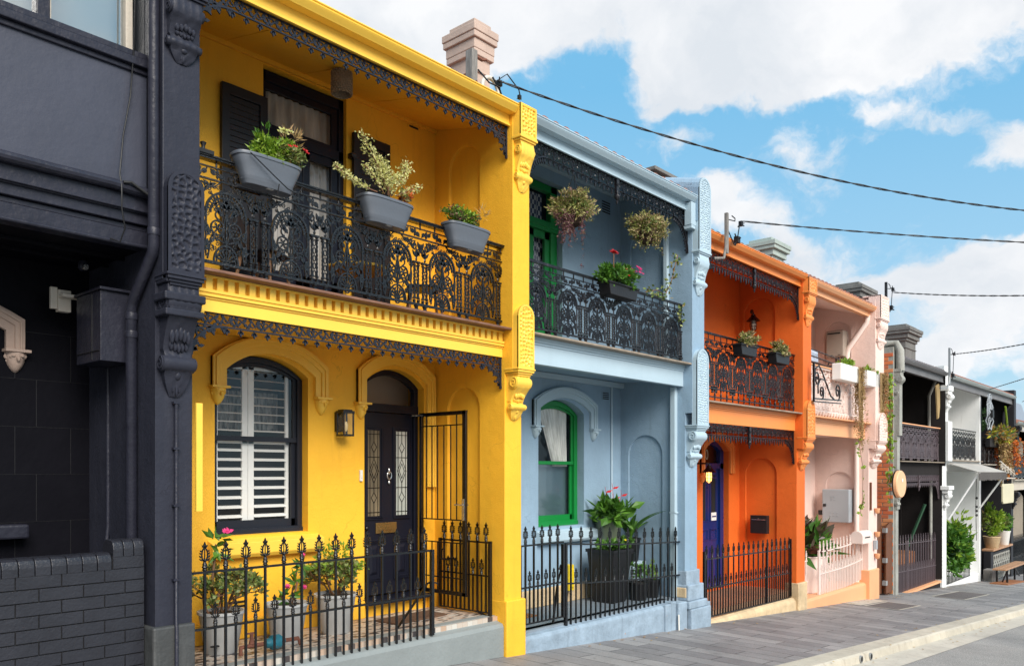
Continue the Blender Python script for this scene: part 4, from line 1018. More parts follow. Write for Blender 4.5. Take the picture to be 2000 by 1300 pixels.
def room(root, a, b, zb, zt, Y, d=.38):
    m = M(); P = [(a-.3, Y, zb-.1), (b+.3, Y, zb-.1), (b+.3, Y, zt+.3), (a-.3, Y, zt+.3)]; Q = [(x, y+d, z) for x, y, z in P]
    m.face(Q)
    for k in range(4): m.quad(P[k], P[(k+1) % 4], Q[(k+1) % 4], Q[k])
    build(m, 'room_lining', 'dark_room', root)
def sill(root, a, b, zt, mat, Y=8.3, pr=.12, h=.17):
    m = M(); m.prism([(Y+.14, zt+.085), (Y-pr, zt), (Y-pr, zt-h*.75), (Y-pr+.03, zt-h), (Y, zt-h), (Y+.14, zt-h)], lambda u, v, w: (w, u, v), a, b); build(m, 'window_sill', mat, root, bevel=.006)
def vent(root, s, z, Y, mat, dark, w=.20, h=.10, n=3):
    m = M(); m.box(s, s+w, Y-.012, Y+.005, z, z+h); o = build(m, 'air_vent', mat, root, bevel=.004)
    q = M()
    for k in range(n): z0 = z+h*(k+.25)/n; q.box(s+.02, s+w-.02, Y-.016, Y-.011, z0, z0+h/n*.5)
    build(q, 'slot', dark, o)
def curtainmesh(a, b, zb, zt, Y, amp=.03, per=.09, taper=0, n=60, far=False):
    m = M(); prev = None
    for i in range(n+1):
        x = a+(b-a)*i/n; w = amp*sin(2*pi*x/per)+amp*.4*sin(2*pi*x/(per*2.7))
        cur = (((b-(b-x)*(1-taper)) if far else (a+(x-a)*(1-taper)), Y+w, zb), (x, Y+w*.6, zt))
        if prev: m.quad(prev[0], cur[0], cur[1], prev[1])
        prev = cur
    return m
def frieze(root, s0, s1, z, Y, kind, mat, RR=.36, D=.7, Hh=.26, drop=.13, brk=(1, 1), mid=False):
    if kind == 'leaf':
        o = build(frieze_leaf(s1-s0), 'lace_frieze', mat, root, at=(s0, Y, z), smooth=40)
        if brk[0]: build(bracket_leaf(RR, 1), 'lace_bracket', mat, root, at=(s0, Y-.005, z), smooth=40)
        if brk[1]: build(bracket_leaf(RR, -1), 'lace_bracket', mat, root, at=(s1, Y-.005, z), smooth=40)
    else:
        o = build(frieze_fan(s1-s0, Hh, drop), 'lace_frieze', mat, root, at=(s0, Y, z), smooth=40)
        if brk[0]: build(bracket_fan(RR, D, 1, Hh), 'lace_bracket', mat, root, at=(s0, Y-.005, z), smooth=40)
        if brk[1]: build(bracket_fan(RR, D, -1, Hh), 'lace_bracket', mat, root, at=(s1, Y-.005, z), smooth=40)
        if mid: build(pendant(Hh+.06), 'pendant', mat, root, at=((s0+s1)/2, Y-.02, z), smooth=40)
def fence(label, s0, s1, zr, zm, base, n, mat, Y=7.08, name='spear_fence', shorts=True, tall0=.15, posts=(), hs=1.0, zrail=None, group='cast iron front fences', bottom=None, sag=None, bar=.011, drop=0.0):
    """iron palisade between s0 and s1; zr/zm = heights of top and middle rail at s0, both fall by drop toward s1"""
    root = thing(name, label, 'iron fence', ((s0+s1)/2, Y, base), group)
    f = lambda s, z: z-drop*(s-s0)/(s1-s0)
    sg = sag or (lambda s: 0)
    for z in ((zr, zm, bottom) if bottom is not None else (zr, zm)):
        m = M(); pts = [(s0+(s1-s0)*i/16, Y, f(s0+(s1-s0)*i/16, z)+sg(s0+(s1-s0)*i/16)) for i in range(17)]
        m.tube(pts, .016, 4); build(m, 'rail', mat, root)
    p = (s1-s0-2*tall0)/(n-1) if n > 1 else 0
    b, h = picket(.012, base-zr-.01 if bottom is None else bottom-zr, hs=hs, bar=bar); pk = fi = None
    def put(x, z, bb, hh, store):
        if store[0] is None:
            store[0] = build(bb, 'picket', mat, root, at=(x, Y, z)); store[1] = build(hh, 'finial', mat, store[0], at=(x, Y, z), smooth=45)
        else:
            q = inst(store[0], root, (x, Y, z)); inst(store[1], q, (x, Y, z))
    st = [None, None]
    for k in range(n):
        x = s0+tall0+k*p; put(x, f(x, zr)+sg(x), b, h, st)
    if shorts:
        b2, h2 = picket(.012, base-zm-.01 if bottom is None else bottom-zm, hs=hs*.84, bar=bar*.85); st2 = [None, None]
        for k in range(n-1 if shorts is True else shorts):
            x = s0+tall0+(k+.5)*p; put(x, f(x, zm)+sg(x), b2, h2, st2)
    for x, zt, zb_ in posts:
        q = M(); q.box(x-.022, x+.022, Y-.022, Y+.022, zb_, zt); build(q, 'post', mat, root, bevel=.004)
    return root
# ================================================================ 1  black house (nearest)
h = thing('terrace_house', 'black painted terrace house with low brick wall and pale upstairs window', 'house', (1.0, 7.0, G(1)), GRP)
pillar(h, 3.245, 3.58, G(3.4)-.3, (2.59, 1.70, .66), (4.95, 4.12, 3.53), 'black_render', [(7.35, 8.2, 3.0, 3.6, .3, .03, True)], top=5.2, seed=11, cell=.062,
       plinth=('base_grey', [(3.205, 3.585, 6.945, G(3.4)-.3, -1.335)]))
q = M(); mould(q, 3.25, 3.575, 6.80, 7.0, [(1.62, 1.70, .0), (1.54, 1.62, -.02), (1.47, 1.54, .022), (1.40, 1.47, -.012), (1.34, 1.40, .012)]); build(q, 'moulding', 'black_render', h, bevel=.012)
m = M()   # upper enclosed front
m.box(-6, 3.22, 7.10, 8.6, 2.42, 3.50)
build(m, 'upper_panel', 'black_panel', h, bevel=.006)
m = M(); m.box(-6, 3.235, 7.035, 7.14, 3.475, 3.545); m.box(-6, 3.235, 7.05, 7.14, 3.545, 3.60); m.box(-6, 3.23, 7.075, 7.12, 3.43, 3.475); build(m, 'window_sill', 'black_timber', h, bevel=.008)
m = M(); R = random.Random(3)
n = 60
for k in range(n):   # weathered rounded ledge
    a, b = -6+9.2*k/n, -6+9.2*(k+1)/n
    j = lambda x: .012*noise.noise(Vector((x*3, 0, 0)))+.006*noise.noise(Vector((x*11, 4, 0)))
    for i in range(6):
        t0, t1 = pi*(.5+i/6), pi*(.5+(i+1)/6)
        P = lambda x, t: (x, 7.02+.055*cos(t)*1.0+j(x), 2.40+.045*sin(t)+j(x+7))
        m.quad(P(a, t0), P(b, t0), P(b, t1), P(a, t1))
    m.quad((a, 7.02+j(a), 2.445+j(a+7)), (b, 7.02+j(b), 2.445+j(b+7)), (b, 7.12, 2.45), (a, 7.12, 2.45))
build(m, 'ledge', 'black_timber', h, smooth=60)
m = M(); m.box(-6, 3.235, 7.05, 7.3, 2.235, 2.365); m.box(-6, 3.235, 7.10, 7.3, 2.14, 2.235); m.box(-6, 3.235, 7.075, 7.09, 2.225, 2.24); m.box(-6, 3.235, 7.14, 7.3, 2.09, 2.135); m.box(-6, 3.235, 7.12, 7.3, 1.955, 2.085); m.tube([(-6, 7.115, 1.955), (3.235, 7.115, 1.955)], .02, 8)
build(m, 'fascia', 'black_timber', h, bevel=.006)
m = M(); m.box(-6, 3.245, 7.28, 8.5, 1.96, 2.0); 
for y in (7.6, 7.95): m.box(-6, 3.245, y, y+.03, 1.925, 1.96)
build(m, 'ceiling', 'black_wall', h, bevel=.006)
# verandah back wall with incised blocks
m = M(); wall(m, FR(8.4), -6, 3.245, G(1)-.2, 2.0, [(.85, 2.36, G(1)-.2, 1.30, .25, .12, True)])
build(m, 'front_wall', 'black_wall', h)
m = M()
for z, offs in ((1.30, .3), (.86, 0), (.42, .3), (-.02, 0), (-.46, .3)):
    m.box(2.4, 3.24, 8.396, 8.402, z, z+.003)
    for x in (2.62, 3.1): m.box(x-offs*.6+.15, x-offs*.6+.155, 8.396, 8.402, z-.44, z)
build(m, 'block_joint', 'planter_black', h)
hood(h, .70, 2.66, 1.12, 1.12, 1.40, .26, .15, 'chimney_pink', 8.4, (1, 1))
m = M(); m.box(2.1, 2.66, 8.22, 8.4, -.60, -.47); build(m, 'window_sill', 'black_timber', h, bevel=.02)
# upstairs glazing
m = M(); m.box(2.36, 2.46, 7.14, 7.26, 3.60, 5.2); m.box(-6, 3.24, 7.14, 7.26, 5.1, 5.3); m.box(.4, .5, 7.14, 7.26, 3.60, 5.2); build(m, 'window_frame', 'black_timber', h, bevel=.008)
m = M(); m.box(3.06, 3.12, 7.15, 7.24, 3.60, 5.1); m.box(2.46, 2.475, 7.16, 7.22, 3.6, 5.1); build(m, 'sash_stile', 'cream_render', h, bevel=.005)
m = M(); m.quad((-6, 7.2, 3.58), (3.24, 7.2, 3.58), (3.24, 7.2, 5.2), (-6, 7.2, 5.2)); build(m, 'window_glass', 'sky_glass', h)
m = M(); m.quad((-6, 7.5, 3.5), (3.24, 7.5, 3.5), (3.24, 7.5, 5.2), (-6, 7.5, 5.2)); build(m, 'blind', 'shutter_white', h)
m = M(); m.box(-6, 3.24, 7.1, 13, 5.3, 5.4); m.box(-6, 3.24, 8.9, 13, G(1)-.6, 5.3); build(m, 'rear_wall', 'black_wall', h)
# low brick wall
m = M(); R = random.Random(9); z = -.815; course = .1055; row = 0
def bricks(m, x0, x1, z0, zmin, step=.1055, L=.335, row0=0):
    z = z0; row = row0
    while z > zmin:
        x = x1; first = L*.5 if row % 2 else L
        w = first
        while x > x0:
            m.box(max(x0, x-w+.005), x-.005, 7.10, 7.20, z-step+.006, z-.004); x -= w; w = L
        z -= step; row += 1
bricks(m, -3, 3.20, -.815, -2.3)
m.box(2.93+.005, 3.20-.005, 7.10, 7.20, -.813, -.714)
build(m, 'brick_course', 'black_brick', h, bevel=.007)
m = M(); m.box(-3, 3.2, 7.112, 7.30, G(1)-.6, -.82); m.box(2.93, 3.2, 7.112, 7.3, -.82, -.71); m.box(-3, 2.92, 7.13, 7.3, -.82, -.70); m.box(2.94, 3.19, 7.13, 7.3, -.71, -.60); build(m, 'mortar_bed', 'brick_mortar', h)
m = M()
def bull(m, a, b, zt):
    pr = [(7.097, zt-.145), (7.097, zt-.075), (7.103, zt-.045), (7.118, zt-.02), (7.14, zt-.006), (7.17, zt), (7.26, zt), (7.31, zt-.03), (7.32, zt-.145)]
    m.prism(pr, lambda u, v, w: (w, u, v), a, b)
x = 3.195
for k in range(3): bull(m, x-.088+.003, x-.003, -.572); x -= .088
x = 2.925
while x > -3: bull(m, x-.118+.003, x-.003, -.675); x -= .118
build(m, 'wall_capping', 'black_brick', h, bevel=.005)
# pipes and cables
m = M(); P = [(3.20, 6.93, 5.2), (3.20, 6.93, 1.93), (3.20, 6.945, 1.88), (3.19, 7.30, 1.52), (3.19, 7.34, 1.45), (3.19, 7.34, G(3)+.1)]
m.tube(P, .047, 12); build(m, 'downpipe', 'black_timber', h, smooth=60)
for z, y in ((2.05, 6.93), (1.38, 7.34), (1.22, 7.34)): m = M(); m.lathe([(.052, z-.03), (.054, z-.02), (.054, z+.02), (.052, z+.03)], (3.2 if y < 7 else 3.19, y, 0), 12); build(m, 'pipe_collar', 'black_timber', h, smooth=60)
m = M(); m.tube([(3.265, 6.99, 5.2), (3.262, 6.985, 3.5), (3.258, 6.985, 2.2), (3.25, 7.05, 1.8)], .020, 8); m.tube([(3.42, 6.975, .62), (3.42, 6.975, -1.28), (3.40, 6.925, -1.36), (3.40, 6.925, -2.1)], .017, 8); m.tube([(3.24, 7.95, 1.0), (3.24, 7.95, -.5), (3.2, 7.92, -.8)], .02, 8)
for z in (.60, .20, -.3, -.95): m.box(3.39, 3.45, 6.955, 7.0, z, z+.02)
build(m, 'conduit', 'black_timber', h, smooth=60)
m = M(); m.tube([(3.03, 7.0, 5.0), (3.09, 7.02, 4.2), (3.08, 7.04, 3.6), (3.06, 7.06, 3.2), (3.0, 7.06, 2.85), (2.955, 7.02, 2.5), (2.95, 6.97, 2.40), (2.955, 6.98, 2.2), (2.99, 7.0, 2.05), (2.97, 7.05, 1.94), (2.90, 7.08, 1.96)], .007, 6); m.tube([(2.96, 6.96, 2.42), (3.02, 6.95, 2.43), (3.17, 6.95, 2.36)], .014, 8)
build(m, 'cable', 'cable_black', h, smooth=60)
# meter box, bracket and camera under the verandah
o = thing('meter_box', 'black metal meter cupboard fixed high inside the dark verandah', 'meter box', (3.1, 7.75, 1.0))
m = M(); m.box(2.97, 3.24, 7.45, 7.98, .98, 1.60); build(m, 'cabinet', 'black_timber', o, bevel=.006)
m = M(); m.box(2.955, 3.24, 7.42, 8.02, 1.60, 1.625); build(m, 'lid', 'black_timber', o, bevel=.004)
m = M(); m.box(2.962, 2.972, 7.62, 7.625, 1.0, 1.58); m.box(2.962, 2.972, 7.47, 7.96, 1.07, 1.075); build(m, 'door_seam', 'brick_mortar', o)
o = tag(build(M(), 'x', 'pvc'), None, None); bpy.data.objects.remove(o)
m = M(); m.box(2.86, 2.97, 8.10, 8.18, 1.48, 1.68); m.box(2.80, 2.86, 8.12, 8.16, 1.50, 1.70); m.box(2.86, 3.05, 8.0, 8.1, 1.60, 1.63)
o = build(m, 'wall_bracket', 'pvc', None, bevel=.006); tag(o, 'pale plastic bracket sticking out beside the black meter cupboard', 'bracket')
o = thing('security_camera', 'small round camera under the black verandah ceiling', 'camera', (3.0, 7.9, 1.9))
m = M(); m.lathe([(.03, .05), (.045, .02), (.045, -.02), (.02, -.045)], (3.0, 7.9, 1.88), 12); build(m, 'housing', 'black_timber', o, smooth=50)
m = M(); m.lathe([(.022, -.05), (.03, -.03), (.022, 0)], (2.99, 7.86, 1.86), 12, 'y'); build(m, 'lens', 'chrome', o, smooth=50)
# ================================================================ 2  yellow house
ZF = -1.84
h = thing('terrace_house', 'bright yellow terrace house with balcony and dark front door', 'house', (5.66, 7.0, G(5.7)), GRP)
pillar(h, 7.745, 8.068, G(8)-.3, (2.13, 1.32, .67), (4.64, 4.24, 3.57), 'yellow_render', [(7.44, 8.05, ZF, .83, .30, .045, True), (7.44, 8.02, 1.84, 4.05, .30, .045, True)], seed=2, omat='yellow_lit', cell=.052,
       plinth=('yellow_render', [(7.742, 8.12, 6.96, G(8)-.3, -1.635)]), top=4.66)
m = M(); wall(m, FR(8.3), 3.58, 7.745, ZF, 1.8, [(4.50, 5.69, -.70, 1.12, .21, .17, False), (6.53, 7.545, ZF+.22, 1.14, .215, .17, False)])
wall(m, FR(8.3), 3.58, 7.745, 1.8, 4.78, [(5.09, 6.25, 1.8, 4.64, 0, .16, False)])
build(m, 'front_wall', 'yellow_render', h, bevel=.008)
m = M(); m.box(3.58, 6.5, 8.24, 8.3, ZF, ZF+.22); m.box(7.60, 7.745, 8.24, 8.3, ZF, ZF+.22); build(m, 'skirting', 'yellow_render', h, bevel=.012)
room(h, 4.5, 5.69, -.7, 1.4, 8.47); room(h, 5.09, 6.25, 1.8, 4.7, 8.46)
# sash window with white plantation shutters behind the glass
w = sashes(h, 'sash_window', 4.50, 5.69, -.70, 1.10, .22, 8.42, .065, 'charcoal_frame', .385, 'window_glass')
sh = M()
for x0, x1 in ((4.62, 4.66), (4.96, 5.03), (5.035, 5.11), (5.53, 5.57)): sh.box(x0, x1, 8.53, 8.56, -.62, 1.26)
for z0, z1 in ((-.62, -.57), (.33, .40), (1.18, 1.30)): sh.box(4.62, 5.57, 8.53, 8.56, z0, z1)
sp = build(sh, 'plantation_shutter', 'shutter_white', w, bevel=.003)
sl_ = M()
for x0, x1 in ((4.66, 4.96), (5.11, 5.53)):
    for z in [-.50+.108*k for k in range(8)]+[.48+.098*k for k in range(8)]:
        a = .5 if z < .35 else .30
        sl_.prism([(-.035*cos(a), -.035*sin(a)), (0, .005), (.035*cos(a), .035*sin(a)), (0, -.005)], lambda u, v, w_: (w_, 8.545+u, z+v), x0, x1)
build(sl_, 'louvre', 'shutter_white', w)
q = curtainmesh(4.62, 5.57, .50, .95, 8.75, .02, .12); build(q, 'lace_blind', 'lace_blind', w)
sill(h, 4.415, 5.84, -.77, 'yellow_lit')
hood(h, 4.45, 5.94, .94, .90, 1.26, .285, .17, 'yellow_lit')
hood(h, 6.40, 7.715, .88, -.2, 1.30, .265, .14, 'yellow_lit', 8.3, (1, 0))
# front door with transom
d = M(); d.box(6.53, 6.60, 8.42, 8.5, ZF+.22, 1.10); d.box(7.475, 7.545, 8.42, 8.5, ZF+.22, 1.10); d.box(6.53, 7.545, 8.41, 8.5, .79, .90)
band(d, FR(8.42), [(6.53, 1.10)]+arc(6.53, 7.545, 1.14, .21, 14)+[(7.545, 1.10)], [(6.61, 1.10)]+arc(6.61, 7.465, 1.12, .16, 14)+[(7.465, 1.10)], .08, 0)
df = build(d, 'door_frame', 'black_door', h, bevel=.005)
m = M(); m.face([(p[0], 8.46, p[1]) for p in [(6.6, .9)]+arc(6.61, 7.465, 1.12, .16, 14)+[(7.475, .9)]]); build(m, 'transom_glass', 'sky_glass' if False else 'window_glass', df)
m = M(); m.quad((6.4, 8.8, .7), (7.7, 8.8, .7), (7.7, 8.8, 1.5), (6.4, 8.8, 1.5)); build(m, 'transom_blind', 'heater_taupe', df)
m = M(); m.box(6.605, 7.47, 8.455, 8.50, ZF+.24, .785)
# recessed panels raised mouldings
for (a, b, z0, z1) in ((6.655, 6.945, -.62, .60), (7.13, 7.42, -.62, .60), (6.655, 6.945, -1.42, -.88), (7.13, 7.42, -1.42, -.88)):
    for k, (o_, p_) in enumerate(((0, .02), (.025, .012))):
        for (x0, x1, y0, y1) in ((a+o_, b-o_, z0+o_, z0+o_+.022), (a+o_, b-o_, z1-o_-.022, z1-o_), (a+o_, a+o_+.022, z0+o_+.022, z1-o_-.022), (b-o_-.022, b-o_, z0+o_+.022, z1-o_-.022)): m.box(x0, x1, 8.455-p_, 8.46, y0, y1)
for (a, b) in ((6.655, 6.945), (7.13, 7.42)):
    c0, z0 = (a+b)/2, -1.15; P = [(a+.08, z0-.19), (b-.08, z0-.19), (b-.08, z0+.19), (a+.08, z0+.19)]; Q = [(a+.11, z0-.15), (b-.11, z0-.15), (b-.11, z0+.15), (a+.11, z0+.15)]
    m.face([(u, 8.435, v) for u, v in Q])
    for k in range(4): m.quad((P[k][0], 8.455, P[k][1]), (P[(k+1) % 4][0], 8.455, P[(k+1) % 4][1]), (Q[(k+1) % 4][0], 8.435, Q[(k+1) % 4][1]), (Q[k][0], 8.435, Q[k][1]))
dr = build(m, 'front_door', 'black_door', h, bevel=.004)
for i, (a, b) in enumerate(((6.705, 6.895), (7.18, 7.37))):
    q = M(); q.quad((a, 8.449, -.57), (b, 8.449, -.57), (b, 8.449, .55), (a, 8.449, .55)); build(q, 'leadlight_glass', 'leadlight_pane' if i else 'leadlight_dark', dr)
    q = Lace(); c0 = (a+b)/2
    L = lambda p: q.tube([(x, 8.443, z) for x, z in p], .0045, 4)
    for x in (a+.03, b-.03): L([(x, -.57), (x, .55)])
    for z in (-.52, .50, -.20, .20): L([(a, z), (b, z)])
    for zc, hh in ((.02, .10), (-.33, .07), (.33, .07)):
        L([(c0, zc-hh), (c0+.045, zc), (c0, zc+hh), (c0-.045, zc), (c0, zc-hh)]); 
    L([(c0, -.14), (c0+.075, 0.02), (c0, .18), (c0-.075, .02), (c0, -.14)]); L([(c0, -.57), (c0, -.40)]); L([(c0, .40), (c0, .55)]); L([(c0, -.26), (c0, -.14)]); L([(c0, .18), (c0, .26)])
    build(q, 'lead_came', 'black_iron', dr)
q = M(); q.lathe([(.012, .10), (.02, .07), (.01, .02)], (7.04, 8.43, -.05), 8); q.tube([(7.04+.035*sin(a), 8.42, -.06-.05*cos(a)+.02) for a in [i*pi/8 for i in range(17)]], .009, 6); q.lathe([(.015, -.02), (.02, 0), (.01, .02)], (7.04, 8.43, -.13), 8); build(q, 'door_knocker', 'chrome', dr, smooth=50)
q = M(); q.box(6.83, 7.18, 8.435, 8.455, -.80, -.66); q.box(6.87, 7.14, 8.428, 8.437, -.765, -.695); build(q, 'letter_plate', 'brass', dr, bevel=.004)
q = M(); q.ell((6.66, 8.42, -.72), (.03, .03, .03), 10, 6); build(q, 'door_knob', 'black_iron', dr, smooth=60)
m = M(); m.box(6.50, 7.58, 8.16, 8.5, ZF+.16, ZF+.222); build(m, 'door_step', 'black_door', h, bevel=.008)
# security door standing open against the side
sd_ = M(); X = 7.50
for (y0, y1, z0, z1) in ((7.44, 7.50, -1.60, .80), (8.28, 8.32, -1.60, .80), (7.44, 8.32, .75, .80), (7.44, 8.32, -1.60, -1.55)): sd_.box(X-.02, X+.02, y0, y1, z0, z1)
for (z) in (.62, -.62, -.92, -1.38): sd_.box(X-.01, X+.01, 7.5, 8.28, z-.008, z+.008)
for i, y in enumerate((7.62, 7.73, 7.86, 7.98, 8.09, 8.20)):
    sd_.box(X-.007, X+.007, y-.007, y+.007, -.62, .62 if i not in (0, 5) else .75); sd_.box(X-.007, X+.007, y-.007, y+.007, -1.55, -.92)
o = build(sd_, 'security_door', 'black_iron', h, bevel=.003)
q = M(); q.box(X-.032, X-.018, 7.455, 7.495, -.62, -.34); q.tube([(X-.05, 7.475, -.42), (X-.06, 7.50, -.42), (X-.06, 7.60, -.42)], .010, 6); q.tube([(X-.02, 7.475, -.42), (X-.06, 7.475, -.42)], .012, 6); q.tube([(X+.02, 7.475, -.42), (X+.06, 7.475, -.42), (X+.06, 7.58, -.42)], .010, 6); build(q, 'door_handle', 'chrome', o, smooth=50)
q = M(); q.tube([(X-.03, 8.28, .77), (X-.04, 8.33, .77), (7.42, 8.40, .77)], .014, 6); build(q, 'door_closer', 'chrome', o)
# wall lantern
o = thing('wall_lantern', 'black box lantern with clear panes between yellow window and door', 'lantern', (6.2, 8.3, .45))
m = M(); m.box(6.07, 6.19, 8.27, 8.3, .50, .74); m.box(6.05, 6.22, 8.09, 8.25, .72, .75); m.box(6.07, 6.20, 8.11, 8.23, .75, .765); m.box(6.055, 6.215, 8.095, 8.245, .44, .465); m.box(6.10, 6.16, 8.20, 8.28, .70, .73)
for x in (6.055, 6.197):
    for y in (8.095, 8.228): m.box(x, x+.018, y, y+.018, .46, .725)
build(m, 'frame', 'black_iron', o, bevel=.003)
m = M()
for (a, b) in (((6.065, 8.10), (6.205, 8.10)), ((6.065, 8.10), (6.065, 8.235)), ((6.205, 8.10), (6.205, 8.235))): m.quad((*a, .46), (*b, .46), (*b, .72), (*a, .72))
build(m, 'pane', 'window_glass', o)
m = M(); m.lathe([(.012, .5), (.025, .53), (.03, .58), (.015, .62)], (6.135, 8.16, 0), 10); build(m, 'bulb', 'lampglass', o, smooth=60)
m = M(); m.box(6.445, 6.485, 8.27, 8.30, -.11, .03); m.box(6.455, 6.475, 8.262, 8.272, -.07, -.03)
tag(build(m, 'doorbell', 'white_plastic', None, bevel=.004), 'small white doorbell on the yellow wall beside the dark door', 'doorbell')
# upstairs: french doors, shutters
m = M(); a, b, zt = 5.09, 6.25, 4.62
for (x0, x1, z0, z1) in ((a, a+.07, 1.82, zt), (b-.07, b, 1.82, zt), (a, b, 4.50, zt), (a, b, 3.86, 3.98)): m.box(x0, x1, 8.36, 8.46, z0, z1)
fd = build(m, 'french_door_frame', 'black_door', h, bevel=.005)
m = M(); c0 = (a+b)/2
for (x0, x1) in ((a+.07, c0), (c0, b-.07)):
    for (p0, p1, z0, z1) in ((x0+.003, x0+.10, 1.84, 3.86), (x1-.10, x1-.003, 1.84, 3.86), (x0+.003, x1-.003, 3.76, 3.86), (x0+.003, x1-.003, 1.84, 2.35)): m.box(p0, p1, 8.38, 8.43, z0, z1)
build(m, 'door_leaf', 'black_door', fd, bevel=.004)
m = M(); m.box(a+.07, b-.07, 8.385, 8.42, 3.98, 4.03); m.box(a+.07, b-.07, 8.385, 8.42, 4.42, 4.5); m.box(b-.16, b-.07, 8.385, 8.42, 4.03, 4.42); build(m, 'transom_sash', 'black_door', fd, bevel=.004)
m = M()
for (x0, x1, z0, z1) in ((a+.165, c0-.095, 2.35, 3.76), (c0+.095, b-.165, 2.35, 3.76), (a+.07, b-.16, 4.03, 4.42)): m.quad((x0, 8.405, z0), (x1, 8.405, z0), (x1, 8.405, z1), (x0, 8.405, z1))
build(m, 'glass_pane', 'window_glass', fd)
build(curtainmesh(a+.1, b-.1, 2.2, 4.45, 8.50, .022, .10, n=110), 'net_curtain', 'net_curtain', fd)
for (x0, x1, nm) in ((4.545, 5.10, 0), (6.31, 6.89, 1)):
    m = M(); Y = 8.22
    for (p0, p1, z0, z1) in ((x0, x0+.09, 1.9, 4.23), (x1-.09, x1, 1.9, 4.23), (x0+.09, x1-.09, 4.12, 4.23), (x0+.09, x1-.09, 3.0, 3.1), (x0+.09, x1-.09, 1.9, 2.05)): m.box(p0, p1, Y, Y+.05, z0, z1)
    for k in range(16):
        z = 3.12+k*.0625
        m.box(x0+.09, x1-.09, Y+.018, Y+.03, z, z+.058)
    m.box(x0+.09, x1-.09, Y+.02, Y+.035, 2.05, 3.0)
    o = build(m, 'shutter', 'dark_shutter', h, bevel=.003)
    q = M(); xh = x1 if nm == 0 else x0
    for z in (2.4, 3.9): q.box(xh-.04, xh+.04, Y-.005, Y+.08, z, z+.06)
    build(q, 'hinge', 'black_iron', o)
vent(h, 7.25, 4.60, 8.3, 'yellow_render', 'dark_room', .20, .10, 2)
vent(h, 4.63, -1.55, 8.3, 'yellow_render', 'dark_room', .24, .14, 3)
ceiling(h, 3.58, 7.745, 4.40, 4.72, 'yellow_render', joints=(4.6, 5.6, 6.6)); ceiling(h, 3.58, 7.745, 1.50, 1.50, 'yellow_render', 7.1)
balcony_slab(h, 3.585, 7.74, 1.825, 'yellow_lit', 'ledge_wood', dent=True, lx=(3.585, 7.742))
gutter(h, 3.585, 7.742, 4.62, 'yellow_lit', 'yellow_lit'); roof(h, 3.585, 7.742, 4.62, 'roof_slate', lift=-.04); body(h, 3.585, 8.06, G(5.7), 4.62, 'yellow_render')
railing(h, 3.59, 7.74, 1.925, 2.892, 'black_iron', n=6, thick=.044, bot=-.10)
frieze(h, 3.59, 7.735, 4.385, 6.96, 'leaf', 'blue_black_iron', RR=.36, brk=(1, 1))
frieze(h, 3.59, 7.735, 1.470, 7.06, 'leaf', 'blue_black_iron', RR=.36)
m = M(); m.box(3.55, 7.74, 7.12, 8.3, ZF-.3, ZF); build(m, 'verandah_floor', 'mosaic_tile', h)
m = M(); P = [(7.005, -1.97), (7.03, -1.925), (7.12, -1.90), (7.16, -1.835), (7.30, -1.835), (7.30, -3.0), (7.005, -3.0)]
m.prism(P, lambda u, v, w: (w, u, v), 3.58, 7.742); build(m, 'plinth_wall', 'grey_plinth', h, bevel=.01)
m = M(); m.box(3.60, 3.66, 6.96, 6.99, -.35, .62); build(m, 'wall_strip', 'yellow_lit', h, bevel=.004)
m = M(); m.tube([(3.56, 6.93, -1.80), (3.63, 6.92, -1.80), (3.68, 6.92, -1.86), (3.69, 6.92, -2.0), (3.68, 6.92, -2.3)], .020, 8); build(m, 'hose_end', 'plastic_yellow', h, smooth=60)
m = M(); m.box(3.42, 3.60, 6.90, 7.0, 1.62, 1.66); m.lathe([(.05, -.12), (.055, 0), (.05, .10)], (3.56, 6.98, 1.45), 10, 'x'); build(m, 'pipe_stub', 'yellow_lit', h, smooth=50)
tall = 14
fence('black spear fence before the yellow house, standing on grey plinth wall', 3.60, 6.55, -.910, -1.425, -1.91, 14, 'black_iron', Y=7.06, tall0=.13, posts=((6.545, -.90, -1.9),), bar=.0105, hs=1.08)
# gate folded back along the side wall
g = thing('iron_gate', 'open black spear gate folded back against the yellow side wall', 'gate', (7.66, 7.2, ZF), 'iron gates')
m = M(); X = 7.655
m.tube([(X, 7.14, -.90), (X, 8.10, -.90)], .015, 4); m.tube([(X, 7.16, -1.33), (X, 8.10, -1.33)], .013, 4); m.tube([(X, 7.2, -1.80), (X, 8.10, -1.80)], .013, 4); m.box(X-.02, X+.02, 7.15, 7.19, -1.98, -.88); m.box(X-.02, X+.02, 8.08, 8.11, -1.80, -.88); m.tube([(X, 7.17, -1.98), (X, 7.24, -1.84), (X, 7.40, -1.80)], .016, 4)
build(m, 'frame', 'black_iron', g)
b_, h_ = picket(.012, -.90, bar=.011); st = [None, None]
for k in range(6):
    y = 7.24+k*.155
    if st[0] is None: st[0] = build(b_, 'picket', 'black_iron', g, at=(X, y, -.90)); st[1] = build(h_, 'finial', 'black_iron', st[0], at=(X, y, -.90), smooth=45); st[0].rotation_euler.z = pi/2
    else: q = inst(st[0], g, (X, y, -.90), rotz=pi/2); inst(st[1], q, (X, y, -.90))
b_, h_ = picket(.012, -.46, hs=.84, bar=.009); st = [None, None]
for k in range(5):
    y = 7.32+k*.155
    if st[0] is None: st[0] = build(b_, 'picket', 'black_iron', g, at=(X, y, -1.33)); st[1] = build(h_, 'finial', 'black_iron', st[0], at=(X, y, -1.33), smooth=45); st[0].rotation_euler.z = pi/2
    else: q = inst(st[0], g, (X, y, -1.33), rotz=pi/2); inst(st[1], q, (X, y, -1.33))
